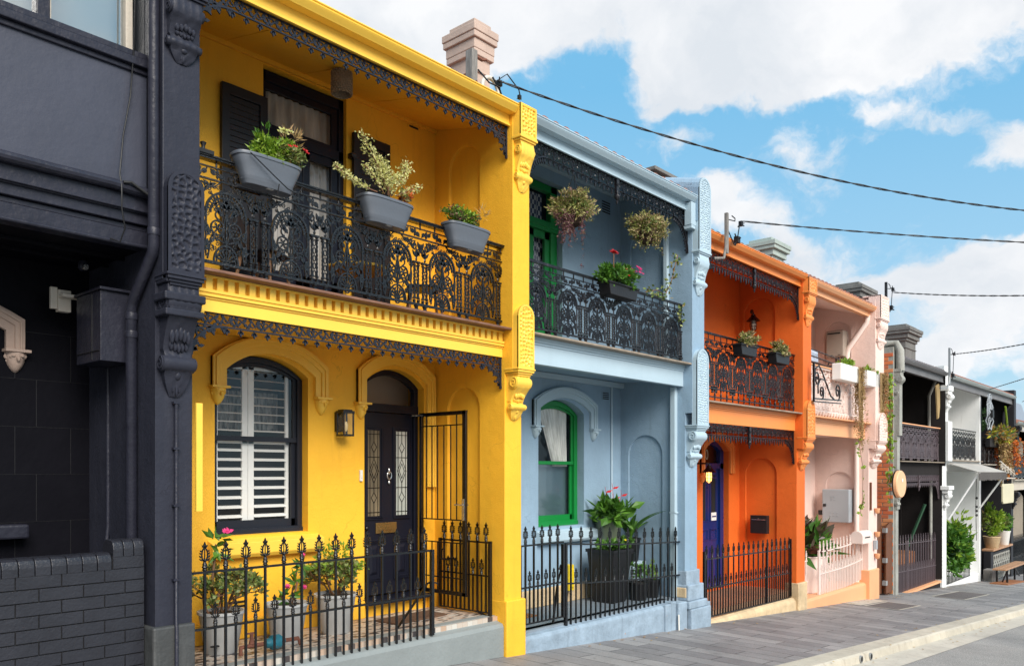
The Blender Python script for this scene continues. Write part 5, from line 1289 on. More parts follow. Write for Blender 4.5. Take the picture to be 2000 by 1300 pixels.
m = M(); m.tube([(X-.02, 8.06, -1.22), (X-.03, 8.04, -1.16), (X-.03, 7.90, -1.16), (X-.03, 7.82, -1.12), (X-.03, 7.78, -1.16)], .014, 6); m.tube([(X-.02, 8.04, -1.16), (X-.02, 8.04, -1.04), (X-.02, 8.0, -1.02)], .012, 6); build(m, 'latch', 'black_iron', g)
m = M(); m.tube([(6.30, 7.4, -1.84), (6.50, 7.12, -1.33), (6.50, 7.10, -1.30)], .014, 4); m.tube([(6.50, 7.10, -1.30), (6.56, 7.09, -1.28), (6.66, 7.09, -1.31)], .012, 4)
tag(build(m, 'gate_stay', 'black_iron'), 'slanting iron stay bar propping the end of the yellow house fence', 'stay bar')
# ================================================================ 3  blue house
ZFB = -2.12
h = thing('terrace_house', 'pale blue terrace house with green window and hanging baskets', 'house', (10.2, 7.0, G(10.2)), GRP)
pillar(h, 12.29, 12.70, G(12.5)-.3, (2.08, .80, .09), (4.96, 3.72, 2.99), 'blue_render', [(7.44, 8.14, ZFB, .30, .35, .04, True), (7.45, 8.10, 1.84, 3.95, .33, .04, True)], seed=5, zs=1.0, omat='blue_timber', cap_round=True, cell=.040, top=4.97,
       plinth=('blue_plinth', [(12.285, 12.74, 6.965, -1.95, -1.66), (12.27, 12.80, 6.92, -2.17, -1.90), (12.24, 12.86, 6.88, -2.30, -2.17), (12.27, 12.95, 6.86, G(12.5)-.3, -2.30), (12.95, 13.06, 6.93, G(12.5)-.3, -2.25)]))
m = M()   # rounded coping running back from the pillar
for k in range(10):
    y0, y1 = 6.75+k*.35, 6.75+(k+1)*.35; zc = lambda y: 4.86+.25*(y-6.75)
    for i in range(8):
        t0, t1 = pi*i/8, pi*(i+1)/8; P = lambda t, y: (12.49-.205*cos(t), y, zc(y)-.10+.20*sin(t))
        m.quad(P(t0, y0), P(t1, y0), P(t1, y1), P(t0, y1))
    m.quad((12.285, y0, 4.2), (12.285, y1, 4.2), (12.285, y1, zc(y1)-.1), (12.285, y0, zc(y0)-.1)); m.quad((12.695, y0, 4.2), (12.695, y1, 4.2), (12.695, y1, zc(y1)-.1), (12.695, y0, zc(y0)-.1))
m.face([(12.49-.205*cos(pi*i/12), 6.75, 4.76+.20*sin(pi*i/12)) for i in range(13)])
build(m, 'coping', 'blue_render', h, smooth=50)
m = M(); wall(m, FR(8.3), 8.07, 12.29, ZFB, 1.8, [(8.62, 9.40, ZFB+.15, 1.0, .18, .17, False), (9.98, 11.19, -.88, .98, .21, .20, False)])
wall(m, FR(8.3), 8.07, 12.29, 1.8, 5.02, [(9.30, 10.60, 1.8, 4.68, 0, .20, False)])
build(m, 'front_wall', 'blue_render', h, bevel=.008)
room(h, 9.98, 11.19, -.88, 1.3, 8.52); room(h, 9.3, 10.6, 1.8, 4.7, 8.5)
w = sashes(h, 'sash_window', 9.98, 11.19, -.88, .96, .22, 8.44, .085, 'green_frame', .16, 'window_glass')
build(curtainmesh(10.22, 11.0, .10, 1.15, 8.53, .02, .085, .55, far=True), 'curtain', 'white_curtain', w)
m = M(); m.quad((10.05, 8.56, -.8), (11.1, 8.56, -.8), (11.1, 8.56, .14), (10.05, 8.56, .14)); build(m, 'frosted_pane', 'frost_glass', w)
m = M(); m.quad((10.0, 8.62, -.85), (11.15, 8.62, -.85), (11.15, 8.62, .12), (10.0, 8.62, .12)); build(m, 'privacy_screen', 'far_wall', w)
m = M(); m.box(8.62, 9.40, 8.42, 8.5, ZFB+.15, 1.2); build(m, 'front_door', 'green_frame', h)
sill(h, 9.93, 11.44, -.97, 'blue_timber')
hood(h, 9.82, 11.51, .74, .74, 1.15, .25, .17, 'blue_timber')
vent(h, 11.70, 1.27, 8.3, 'blue_render', 'dark_room', .22, .13, 4); vent(h, 11.68, 4.52, 8.3, 'blue_render', 'dark_room', .28, .22, 5)
m = M(); m.box(8.07, 12.29, 8.24, 8.3, ZFB, ZFB+.28); build(m, 'stone_skirting', 'sandstone', h, bevel=.012)
m = M(); m.box(9.30, 9.40, 8.40, 8.50, 1.84, 4.66); m.box(10.42, 10.58, 8.40, 8.50, 1.84, 4.66); m.box(9.3, 10.58, 8.40, 8.5, 4.55, 4.66); m.box(9.3, 10.58, 8.38, 8.5, 3.90, 4.06); m.box(9.3, 10.58, 8.36, 8.5, 3.96, 4.0)
o = build(m, 'french_door_frame', 'green_frame', h, bevel=.005)
m = M()
for (x0, x1, z0, z1) in ((9.40, 9.52, 1.9, 3.9), (9.80, 10.02, 1.9, 3.9), (10.30, 10.42, 1.9, 3.9), (9.4, 10.42, 3.78, 3.9), (9.4, 10.42, 1.9, 2.5)): m.box(x0, x1, 8.43, 8.48, z0, z1)
build(m, 'door_leaf', 'green_frame', o, bevel=.004)
m = M(); m.quad((9.4, 8.45, 2.5), (10.42, 8.45, 2.5), (10.42, 8.45, 4.55), (9.4, 8.45, 4.55)); build(m, 'glass_pane', 'window_glass', o)
build(curtainmesh(9.62, 10.40, 2.3, 4.55, 8.58, .012, .16), 'check_curtain', 'check_curtain', o)
ceiling(h, 8.07, 12.29, 4.42, 4.98, 'blue_render'); ceiling(h, 8.07, 12.29, 1.55, 1.60, 'blue_render', 7.1)
for z in (1.50, 4.86): m = M(); m.box(8.07, 12.29, 8.22, 8.3, z, z+.09); build(m, 'cornice', 'blue_timber', h, bevel=.01)
balcony_slab(h, 8.072, 12.288, 1.835, 'blue_timber', 'ledge_lead', lx=(8.072, 12.29), low=.385)
gutter(h, 8.072, 12.288, 4.615, 'blue_timber', 'blue_timber'); roof(h, 8.072, 12.288, 4.615, 'roof_terracotta'); body(h, 8.072, 12.70, G(10), 4.615, 'blue_render')
railing(h, 8.08, 12.285, 1.93, 2.84, 'grey_iron', n=6, thick=.018, double=False, bot=-.10, gap=.10)
frieze(h, 8.08, 12.28, 4.385, 6.96, 'fan', 'grey_iron', RR=.46, D=.70, Hh=.17, drop=.10, mid=True)
m = M(); m.box(12.15, 12.29, 6.80, 6.93, 4.12, 4.50); m.box(12.16, 12.29, 6.80, 6.96, 4.06, 4.12); build(m, 'rainwater_head', 'blue_timber', h, bevel=.006)
m = M(); m.box(12.20, 12.29, 7.14, 7.24, ZFB, 1.45); m.box(12.20, 12.29, 7.12, 7.26, -.70, -.67); m.box(12.21, 12.29, 7.30, 7.38, 1.85, 4.3); build(m, 'downpipe', 'blue_timber', h, bevel=.012)
m = M(); m.tube([(11.98, 8.28, ZFB), (11.98, 8.28, 1.5)], .018, 8); build(m, 'conduit', 'blue_timber', h, smooth=60)
m = M(); m.box(8.07, 12.29, 7.12, 8.3, ZFB-.4, ZFB); build(m, 'verandah_floor', 'blue_slab', h)
m = M(); m.prism([(6.99, -2.20), (7.03, -2.165), (7.14, -2.15), (7.16, -2.12), (7.30, -2.12), (7.30, -3.3), (6.985, -3.3)], lambda u, v, w: (w, u, v), 8.12, 12.0)
m.box(11.60, 11.78, 6.955, 7.3, G(12)-.3, -2.15); m.box(11.80, 11.95, 6.97, 7.3, G(12)-.3, -2.13); m.box(11.97, 12.25, 6.93, 7.3, G(12)-.3, -2.16); build(m, 'plinth_wall', 'blue_plinth', h, bevel=.025)
m = M(); m.box(12.262, 12.40, 6.958, 7.22, -2.12, -1.94); build(m, 'exposed_stone', 'sandstone', h, bevel=.02)
m = M(); m.tube([(11.96, 6.93, -2.35), (11.96, 6.92, -2.72)], .014, 6); build(m, 'drain_pipe', 'white_plastic', h)
# chimney over the blue house, powder pink
def chimney(root, s0, s1, y0, y1, zb, zt, mat, cap=.14, pots=True):
    m = M(); m.box(s0, s1, y0, y1, zb, zt-.30)
    for (z0, z1, p) in ((.86, .83, .03), (.60, .50, .05), (.50, .34, cap*.8), (.34, .24, cap*1.3), (.24, .12, cap*1.5), (.12, 0, cap*.2)): m.box(s0-p, s1+p, y0-p, y1+p, zt-z0, zt-z1)
    build(m, 'chimney', mat, root, bevel=.012)
chimney(h, 9.58, 9.95, 9.32, 9.88, 4.6, 7.40, 'chimney_pink', cap=.07)
m = M(); m.box(15.5, 16.3, 9.6, 10.0, 5.0, 6.60); m.box(15.4, 16.4, 9.5, 10.1, 6.60, 6.68); build(m, 'chimney', 'chimney_grey', h, bevel=.01)
fence('black spear fence with gate leaf before the pale blue house', 9.13, 12.28, -1.005, -1.565, -2.15, 13, 'black_iron', drop=.17, posts=((9.14, -1.0, -2.16),), Y=7.10, tall0=.13, sag=lambda s: -.02*sin(pi*(s-9.13)/3.15))
g = fence('closed black spear gate of the pale blue house yard', 8.14, 9.09, -.975, -1.535, -2.02, 5, 'black_iron', Y=7.10, tall0=.13, bottom=-2.02, name='iron_gate', group='iron gates', posts=((9.08, -1.0, -2.03), (8.15, -.98, -2.04)))
g['category'] = 'gate'
m = M(); m.tube([(8.93, 7.16, -2.10), (9.04, 7.16, -1.50)], .018, 5); m.tube([(9.04, 7.15, -1.50), (9.06, 7.12, -1.36), (9.05, 7.12, -1.30), (9.02, 7.12, -1.36)], .014, 5)
tag(build(m, 'gate_stay', 'black_iron'), 'dark iron drop bolt leaning behind the blue house gate', 'stay bar')
# ================================================================ 4  orange house
ZFO = -2.50
h = thing('terrace_house', 'vivid orange terrace house with blue front door', 'house', (14.8, 7.0, G(14.8)), GRP)
pillar(h, 16.961, 17.40, G(17.2)-.3, (1.53, .74, .04), (4.10, 3.80, 3.09), 'orange_render', [(7.44, 8.16, ZFO, -.05, .36, .045, True), (7.48, 8.20, 1.25, 3.45, .36, .045, True)], seed=8, zs=.5, omat='orange_timber', cell=.07,
       plinth=('sandstone', [(16.95, 17.42, 6.95, G(17.2)-.3, -2.34)]), top=4.12)
m = M(); m.box(12.7, 13.2, 6.99, 7.4, G(13)-.3, ZFO); build(m, 'threshold', 'sandstone', h, bevel=.02)
m = M(); wall(m, FR(8.3), 12.70, 16.961, ZFO, 1.2, [(12.95, 14.05, -1.4, .35, .21, .15, True), (15.30, 16.45, ZFO, .45, .24, .2, False)]); wall(m, FR(8.3), 12.7, 16.961, 1.2, 4.4, [(13.4, 14.6, 1.2, 3.9, 0, .15, True)])
build(m, 'front_wall', 'orange_render', h, bevel=.008)
hood(h, 15.17, 16.62, -.02, -.02, .58, .28, .16, 'orange_timber', heads=(1, 0))
m = M(); m.box(15.30, 15.42, 8.42, 8.52, ZFO, .5); m.box(16.30, 16.45, 8.42, 8.52, ZFO, .5); m.box(15.3, 16.45, 8.42, 8.52, .08, .20)
band(m, FR(8.42), arc(15.3, 16.45, .45, .24, 12), arc(15.42, 16.32, .45, .14, 12), .1, 0)
o = build(m, 'door_frame', 'navy_door', h, bevel=.005)
m = M(); m.face([(p[0], 8.50, p[1]) for p in [(15.4, .2)]+arc(15.40, 16.34, .45, .15, 12)+[(16.34, .2)]]); build(m, 'transom_glass', 'window_glass', o)
m = M(); m.tube([(15.78+.05*cos(a), 8.47, .38+.10*sin(a)) for a in [2*pi*i/16 for i in range(16)]], .010, 5, closed=True); build(m, 'house_number', 'sign_cream', o)
m = M(); m.box(15.42, 16.30, 8.47, 8.52, ZFO+.02, .08)
for (x0, x1, z0, z1) in ((15.52, 15.82, -1.05, -.1), (15.92, 16.22, -1.05, -.1), (15.52, 15.82, -1.45, -1.2), (15.92, 16.22, -1.45, -1.2), (15.52, 15.82, -2.35, -1.6), (15.92, 16.22, -2.35, -1.6)):
    for (a, b, c, d) in ((x0, x1, z0, z0+.03), (x0, x1, z1-.03, z1), (x0, x0+.03, z0+.03, z1-.03), (x1-.03, x1, z0+.03, z1-.03)): m.box(a, b, 8.455, 8.471, c, d)
dr = build(m, 'front_door', 'navy_door', h, bevel=.004)
m = M(); m.quad((15.62, 8.464, -1.05), (15.72, 8.464, -1.05), (15.72, 8.464, -.05), (15.62, 8.464, -.05)); m.quad((15.98, 8.464, -1.05), (16.16, 8.464, -1.05), (16.16, 8.464, -.05), (15.98, 8.464, -.05)); build(m, 'glass_pane', 'dark_room', dr)
m = M(); m.box(15.96, 16.18, 8.452, 8.462, -1.03, -.86); o2 = build(m, 'notice', 'shutter_white', dr); m = M(); m.box(15.98, 16.16, 8.449, 8.452, -.96, -.93); build(m, 'notice_stripe', 'navy_door', dr)
m = M(); m.ell((15.47, 8.42, -1.25), (.035, .04, .035), 10, 6); build(m, 'door_knob', 'black_iron', dr, smooth=60)
ceiling(h, 12.70, 16.961, 3.93, 4.25, 'orange_render'); ceiling(h, 12.70, 16.961, .92, .92, 'orange_render', 7.1)
balcony_slab(h, 12.702, 16.955, 1.255, 'orange_timber', 'ledge_lead', low=.375)
gutter(h, 12.72, 16.955, 4.145, 'orange_timber', 'orange_timber'); roof(h, 12.702, 17.3, 4.145, 'roof_mixed'); body(h, 12.702, 17.4, G(15), 4.145, 'orange_render')
railing(h, 12.71, 16.95, 1.50, 2.49, 'grey_iron', n=6, thick=.022, bot=0, gap=.12, stand=.15)
frieze(h, 12.71, 16.95, 3.91, 6.97, 'fan', 'grey_iron', RR=.50, D=.70, Hh=.24, drop=.15, mid=True)
frieze(h, 12.71, 16.95, .875, 7.07, 'fan', 'grey_iron', RR=.44, D=.70, Hh=.20, drop=.15, mid=True)
m = M(); m.box(12.7, 16.961, 7.12, 8.3, ZFO-.4, ZFO); build(m, 'verandah_floor', 'orange_floor', h)
m = M(); m.prism([(7.0, -2.72), (7.05, -2.66), (7.16, -2.62), (7.3, -2.62), (7.3, -3.6), (6.99, -3.6)], lambda u, v, w: (w, u, v), 13.06, 16.95); build(m, 'plinth_wall', 'sandstone', h, bevel=.03)
chimney(h, 21.3, 21.95, 9.5, 10.1, 4.3, 6.38, 'chimney_green'); 
fence('black spear fence before the orange house on sandstone plinth', 13.12, 16.90, -1.545, -2.06, -2.62, 18, 'black_iron', Y=7.10, drop=.06, tall0=.1, posts=((15.72, -1.5, -2.62), (16.88, -1.4, -2.62), (13.14, -1.4, -2.7)), bottom=-2.58, hs=.95)
o = thing('wall_lamp', 'barn style cage lamp with lit bulb beside blue front door', 'lamp', (15.0, 8.2, -.2))
def cage_lamp(o, x, y, z, lit, yw=8.3):
    m = M(); m.tube([(x-.12, yw, z+.30), (x-.10, y, z+.30), (x, y, z+.30), (x, y, z+.2)], .018, 8); m.lathe([(.05, 0), (.05, .03)], (x-.12, yw-.04, z+.30), 10, 'y'); build(m, 'arm', 'black_iron', o, smooth=50)
    m = M(); m.lathe([(.15, .12), (.12, .15), (.06, .21), (.04, .26)], (x, y, z), 16, cap=False); build(m, 'shade', 'black_iron', o, smooth=50)
    m = M(); m.lathe([(.05, .13), (.058, .05), (.05, -.05), (.02, -.09)], (x, y, z), 14); build(m, 'glass_jar', lit, o, smooth=60)
    m = M()
    for k in range(6): a = k*pi/3; m.tube([(x+.066*cos(a), y+.066*sin(a), z+.13), (x+.07*cos(a), y+.07*sin(a), z), (x+.03*cos(a), y+.03*sin(a), z-.11)], .006, 4)
    for zz in (.07, 0, -.06): m.tube([(x+.068*cos(2*pi*i/14), y+.068*sin(2*pi*i/14), z+zz) for i in range(14)], .005, 4, closed=True)
    build(m, 'cage', 'black_iron', o)
mm, nt, P, out = newmat('lit_bulb'); P.inputs['Base Color'].default_value = (.9, .5, .15, 1); P.inputs['Emission Color'].default_value = (1, .50, .14, 1); P.inputs['Emission Strength'].default_value = 1.1
cage_lamp(o, 15.0, 8.0, -.12, 'lit_bulb')
o = thing('wall_lamp', 'unlit cage lamp in the arched recess of the orange balcony', 'lamp', (16.9, 7.9, 3.3)); cage_lamp(o, 16.72, 7.86, 3.15, 'glass_brown' if False else 'heater_taupe', 7.86)
m = M(); m.box(16.82, 16.95, 7.60, 7.98, -1.32, -.93); o = build(m, 'letter_box', 'planter_black', None, bevel=.008); tag(o, 'flat black letter box on the orange side wall', 'letter box')
m = M(); m.box(16.81, 16.82, 7.63, 7.95, -1.03, -1.015); m.ell((16.812, 7.79, -1.0), (.006, .012, .012), 6, 4); build(m, 'flap', 'chrome', o)
m = M(); m.lathe([(.16, -.015), (.17, 0), (.16, .012)], (14.62, 8.27, -.95), 18, 'y', 1, 1.35); o = build(m, 'number_plaque', 'shutter_white', None, smooth=50); tag(o, 'white oval plaque on the orange wall near blue door', 'plaque')
m = M()
for dx, dz in ((-.06, .1), (.0, .1), (.06, .1), (0, -.06)): m.box(14.62+dx-.012, 14.62+dx+.012, 8.24, 8.256, -.95+dz-.05, -.95+dz+.05)
build(m, 'numeral', 'navy_door', o)
# ================================================================ 5  pink house
ZFP = -2.78
h = thing('terrace_house', 'pale pink terrace house with peach trim and plants trailing from balcony', 'house', (19.5, 7.0, G(19.5)), GRP)
pillar(h, 21.30, 21.95, G(21.6)-.3, (1.50, .80, .10), (4.42, 3.85, 3.10), 'pink_render', [(7.32, 8.02, ZFP+.1, -.35, .36, .05, True), (7.38, 8.05, 1.25, 3.5, .36, .05, True)], seed=12, zs=.6, omat='pink_render', cell=.07,
       plinth=('peach_timber', [(21.25, 21.98, 6.90, G(21.6)-.3, -2.45)]), top=4.44, Yu=6.78, Yf=6.95)
m = M(); wall(m, FR(8.3), 17.40, 21.30, ZFP, 1.2, [(18.0, 18.9, ZFP, .3, .2, .15, True)]); wall(m, FR(8.3), 17.4, 21.3, 1.2, 4.4, []); build(m, 'front_wall', 'pink_render', h)
ceiling(h, 17.40, 21.30, 3.93, 4.30, 'pink_render'); ceiling(h, 17.40, 21.30, .90, .90, 'pink_render', 7.1)
balcony_slab(h, 17.41, 21.29, 1.235, 'peach_timber', 'peach_timber', low=.40)
gutter(h, 17.41, 21.60, 4.12, 'peach_timber', 'peach_timber'); roof(h, 17.3, 21.30, 4.14, 'roof_terracotta'); body(h, 17.41, 21.95, G(19), 4.12, 'pink_render')
r = railing(h, 17.42, 21.28, 1.38, 2.36, 'pink_iron', n=6, thick=.02, bot=-.08, gap=.10)
m = M(); m.box(17.42, 21.28, 7.0, 7.10, 2.36, 2.39); build(m, 'handrail', 'peach_timber', h, bevel=.006)
m = M()
for k in range(22): x = 17.5+k*.17; m.lathe([(.05, 1.36), (.045, 1.31), (.02, 1.27), (.012, 1.24)], (x, 7.04, 0), 8)
build(m, 'scalloped_drop', 'pink_iron', h, smooth=50)
m = M(); m.tube([(21.24, 6.95, 3.92), (21.24, 6.97, 3.75), (21.24, 7.42, 3.15), (21.24, 7.45, 3.0), (21.24, 7.45, 1.3)], .065, 10); m.tube([(21.24, 7.22, .85), (21.24, 7.22, ZFP)], .06, 10); build(m, 'downpipe', 'pink_iron', h, smooth=60)
m = M(); m.box(17.4, 21.3, 7.1, 8.3, ZFP-.4, ZFP); build(m, 'verandah_floor', 'peach_timber', h)
m = M(); m.prism([(6.99, -2.80), (7.05, -2.76), (7.3, -2.76), (7.3, -4), (6.98, -4)], lambda u, v, w: (w, u, v), 17.45, 21.40); build(m, 'plinth_wall', 'peach_timber', h, bevel=.02)
chimney(h, 27.5, 28.6, 9.3, 10.0, 3.6, 6.22, 'chimney_grey')
fence('pale pink spear fence on peach plinth wall', 18.42, 21.35, -1.80, -2.30, -2.78, 14, 'pink_iron', Y=7.10, name='spear_fence', tall0=.08, hs=.95, posts=((18.44, -1.76, -2.78),), drop=-.02, sag=lambda s: .10*((s-18.4)/2.9)**3, bar=.013)
g = fence('pale pink spear gate standing ajar beside the orange post', 17.50, 18.15, -1.98, -2.45, -2.85, 4, 'pink_iron', Y=7.25, name='iron_gate', group='iron gates', bottom=-2.85, tall0=.06, hs=.9); g['category'] = 'gate'
# meter boxes, heater
o = thing('electrical_box', 'silver grey metal cabinet in the lower pink wall recess', 'electrical box', (21.25, 7.65, -1.27))
m = M(); m.box(21.02, 21.30, 7.33, 8.01, -1.27, -.43); build(m, 'cabinet', 'steel_grey', o, bevel=.02)
m = M()
for (y, z) in [(7.70+a*.07, -.62-b*.07) for a in (0, 1) for b in (0, 1)]+[(7.62+a*.09, -1.02-b*.08) for a in (0, 1, 2) for b in (0, 1)]: m.lathe([(.018, -.004), (.012, -.008), (.012, 0)], (21.02, y, z), 8, 'x')
build(m, 'vent_boss', 'steel_grey', o)
m = M(); m.box(21.0, 21.02, 7.91, 7.98, -.87, -.80); build(m, 'handle', 'black_iron', o, bevel=.004)
m = M(); m.box(21.25, 21.30, 8.10, 8.2, -1.10, -.98); tag(build(m, 'key_safe', 'black_iron', None, bevel=.01), 'small black key safe on the pink wall near silver cabinet', 'key safe')
o = thing('water_heater', 'taupe box water heater in the upper pink wall recess', 'water heater', (21.2, 7.7, 2.95))
m = M(); m.box(21.0, 21.30, 7.46, 7.90, 2.93, 3.60); build(m, 'casing', 'heater_taupe', o, bevel=.025)
m = M(); m.box(20.992, 21.0, 7.54, 7.86, 3.51, 3.54); m.box(20.992, 21.0, 7.53, 7.60, 2.97, 2.98); m.box(20.992, 21.0, 7.72, 7.84, 2.965, 2.975); build(m, 'slot', 'dark_room', o)
m = M()
for y in (7.56, 7.64, 7.7): m.tube([(21.15, y, 2.93), (21.15, y, 2.3)], .02, 6)
build(m, 'pipework', 'black_iron', o)
o = thing('clothes_airer', 'black folding clothes airer on the pink balcony', 'clothes airer', (19.4, 7.5, 1.25))
m = M()
for (z, y0, y1) in ((2.72, 7.2, 7.9), (2.55, 7.15, 7.7)):
    for y in (y0, (y0+y1)/2, y1): m.tube([(18.0, y, z+.06), (20.9, y, z-.03)], .016, 5)
    m.tube([(18.0, y0, z+.06), (18.0, y1, z+.06)], .016, 5); m.tube([(20.9, y0, z-.03), (20.9, y1, z-.03)], .016, 5)
m.tube([(18.3, 7.3, 1.25), (20.4, 7.6, 2.72)], .018, 5); m.tube([(20.6, 7.3, 1.25), (18.4, 7.6, 2.72)], .018, 5)
build(m, 'frame', 'black_iron', o)
m = curtainmesh(18.05, 18.85, 2.55, 2.80, 7.3, .03, .14); m.add(curtainmesh(18.05, 18.85, 2.6, 2.80, 7.42, .03, .17))
tag(build(m, 'hung_towel', 'towel', smooth=60), 'pale blue cloth drying on the black airer', 'towel')
# ================================================================ 6  dark house with brick side wall
ZFD = -3.35
h = thing('terrace_house', 'dark terrace house with red brick side wall and plum lacework', 'house', (26, 7.0, G(26)), GRP)
m = M(); R = random.Random(21)
for k in range(66):
    z = G(23.6)-.5+k*.107; off = (k % 2)*.16
    y = 7.12-off
    while y < 10:
        y0, y1 = max(7.0, y), min(10, y+.315)
        if y1-y0 > .03: m.box(23.42+R.uniform(-.004, .004), 23.6, y0+.006, y1-.006, z+.007, z+.10)
        y += .325
    if z > 3.25: break
build(m, 'brick_wall', 'brick_red', h, bevel=.004)
m = M(); m.box(23.432, 23.75, 7.0, 10.5, G(23)-1, 3.4); build(m, 'party_wall', 'grey_cement', h)
m = M(); m.tube([(23.60, 8.6, 3.62), (23.60, 7.3, 3.52), (23.60, 6.97, 3.48), (23.60, 6.88, 3.30), (23.60, 6.87, 2.75)], .115, 8); m.box(23.50, 23.74, 6.86, 7.0, 1.0, 2.75); mould(m, 23.50, 23.72, 6.85, 7.0, [(2.72, 2.80, .04), (2.62, 2.72, .02)]); m.box(23.50, 23.74, 6.92, 7.0, -1.0, 1.0); m.box(23.50, 23.74, 6.96, 7.0, G(23.6)-.3, -1.0)
build(m, 'coping', 'grey_cement', h, smooth=50)
console(23.47, 23.73, 2.62, 1.95, 7.0, 6.80, h, 'grey_cement'); console(23.47, 23.73, -.42, -1.05, 7.0, 6.82, h, 'grey_cement')
m = M(); wall(m, FR(8.3), 23.75, 28.1, ZFD, 3.2, []); wall(m, SD(28.1), 6.95, 8.4, ZFD, .2, [(7.35, 8.15, ZFD, -.85, .4, .05, True)]); wall(m, SD(28.1), 6.85, 8.4, .2, 3.1, [(7.35, 8.15, .3, 2.2, .4, .05, True)]); build(m, 'front_wall', 'dark_render', h)
ceiling(h, 23.75, 28.1, 2.95, 3.1, 'dark_render'); ceiling(h, 23.75, 28.1, .0, .0, 'dark_render', 7.1)
balcony_slab(h, 23.75, 28.1, .32, 'dark_render', 'ledge_lead', low=.40)
gutter(h, 23.75, 28.1, 3.10, 'grey_timber', 'grey_timber', fas=.30); body(h, 23.75, 28.6, G(26), 3.1, 'dark_render')
roof(h, 23.75, 28.1, 3.10, 'roof_slate', zr=4.9)
railing(h, 23.76, 28.09, .42, 1.36, 'plum_iron', n=6, double=False, bot=-.08, thick=.02)
m = M(); m.box(23.76, 28.09, 6.99, 7.10, 1.36, 1.39); build(m, 'handrail', 'peach_timber', h)
frieze(h, 23.76, 28.09, -.08, 7.05, 'fan', 'plum_iron', RR=.5, D=.75, Hh=.24, drop=.14, mid=True)
m = M(); m.tube([(28.0, 7.25, .0), (28.0, 7.25, ZFD)], .05, 8); m.tube([(28.0, 7.1, 2.9), (28.0, 7.3, 2.4), (28.0, 7.3, .3)], .05, 8); build(m, 'downpipe', 'grey_cement', h, smooth=60)
m = M(); m.prism([(7.0, -3.40), (7.3, -3.40), (7.3, -4.6), (6.99, -4.6)], lambda u, v, w: (w, u, v), 23.75, 28.1); m.box(23.75, 28.1, 7.3, 8.3, -4.3, ZFD); build(m, 'plinth_wall', 'dark_render', h)
m = M(); m.box(23.75, 28.1, 6.97, 7.2, -3.44, -3.38); build(m, 'sill', 'peach_timber', h)
fence('plum grey spear fence before the dark house', 23.85, 28.05, -2.00, -2.78, -3.38, 17, 'plum_iron', Y=7.12, tall0=.1, hs=1.0, posts=((25.1, -1.95, -3.38),), bar=.016, drop=.12)
chimney(h, 31.2, 32.4, 8.9, 9.7, 3.0, 5.30, 'chimney_grey')
# alley gate
o = thing('timber_gate', 'brown boarded alley gate with arched top beside red bricks', 'gate', (22.7, 7.6, G(22.7)))
for i, (x0, x1, y) in enumerate(((21.98, 22.85, 7.12), (22.92, 23.42, 7.02))):
    m = M(); 
    n = 6
    for k in range(n):
        a, b = x0+(x1-x0)*k/n, x0+(x1-x0)*(k+1)/n-.008; t = ((a+b)/2-x0)/(x1-x0)
        zt = -1.15+.30*sin(pi*(t*.5+.5)) if i == 0 else -1.45+.12*sin(pi*t*.5)
        m.box(a, b, y, y+.05, G(22.7)+.04, zt)
    build(m, 'boarded_leaf', 'gate_wood', o, bevel=.006)
m = M()
for z in (-1.6, -2.4, -3.0): m.box(22.83, 22.96, 7.0, 7.10, z, z+.12)
build(m, 'hinge', 'galv', o)
m = M(); m.box(21.96, 23.42, 9.6, 9.7, G(22)-.5, -.6); build(m, 'back_panel', 'gate_wood', o)
# ================================================================ 7, 8, 9 farther houses
h = thing('terrace_house', 'white terrace house with dark balcony grille and drop awning', 'house', (31, 7.0, G(31)), GRP)
m = M(); m.box(28.17, 28.62, 6.95, 8.4, G(28)-.3, .35); m.box(28.17, 28.62, 6.78, 8.4, .35, 1.6); m.box(28.17, 28.62, 6.90, 8.4, 1.6, 3.35); mould(m, 28.14, 28.6, 6.80, 7.0, [(2.55, 2.72, .05), (2.45, 2.55, .02), (-.55, -.42, .06), (-.66, -.55, .02)])
build(m, 'party_wall', 'white_render', h, bevel=.012); console(28.16, 28.58, 2.45, 1.9, 6.90, 6.72, h, 'white_render'); console(28.16, 28.58, -.66, -1.2, 6.95, 6.78, h, 'white_render')
m = M(); wall(m, FR(8.3), 28.62, 33.2, -3.6, 3.2, []); m.box(33.2, 33.35, 6.98, 8.4, -4.0, 3.1); build(m, 'front_wall', 'white_render', h)
ceiling(h, 28.62, 33.2, 2.95, 3.1, 'white_render'); ceiling(h, 28.62, 33.2, .0, .0, 'white_render', 7.1)
balcony_slab(h, 28.62, 33.2, .40, 'white_render', 'ledge_lead', low=.36); body(h, 28.62, 33.6, G(31), 3.1, 'white_render'); roof(h, 28.62, 33.2, 3.08, 'roof_terracotta', zr=4.3)
gutter(h, 28.62, 38.5, 3.08, 'metal_gutter', 'grey_timber', fas=.32)
railing(h, 28.64, 32.9, .50, 1.46, 'black_iron', n=6, thick=.02)
m = M(); m.box(28.62, 33.3, 7.0, 8.3, -4.4, -3.62); build(m, 'plinth_wall', 'white_render', h, bevel=.01)
o = thing('awning', 'pale cloth drop awning with dark fringe on white house', 'awning', (30.8, 6.6, 0))
m = M(); m.box(28.9, 33.0, 0, 1, 0, .02, lambda x, y, z: (x, 6.95-y*.85, .28-y*.28+z)); build(m, 'canopy', 'awning_cloth', o)
m = M()
for k in range(60): x = 28.9+4.1*k/60; m.box(x, x+.055, 6.09, 6.10, -.27+RND.uniform(0, .05), .01)
build(m, 'fringe', 'awning_grey', o)
m = M(); m.tube([(28.85, 6.95, -1.5), (29.0, 6.1, .0)], .03, 6); m.tube([(33.0, 6.95, -1.3), (33.0, 6.1, .0)], .03, 6); build(m, 'arm', 'white_render', o)
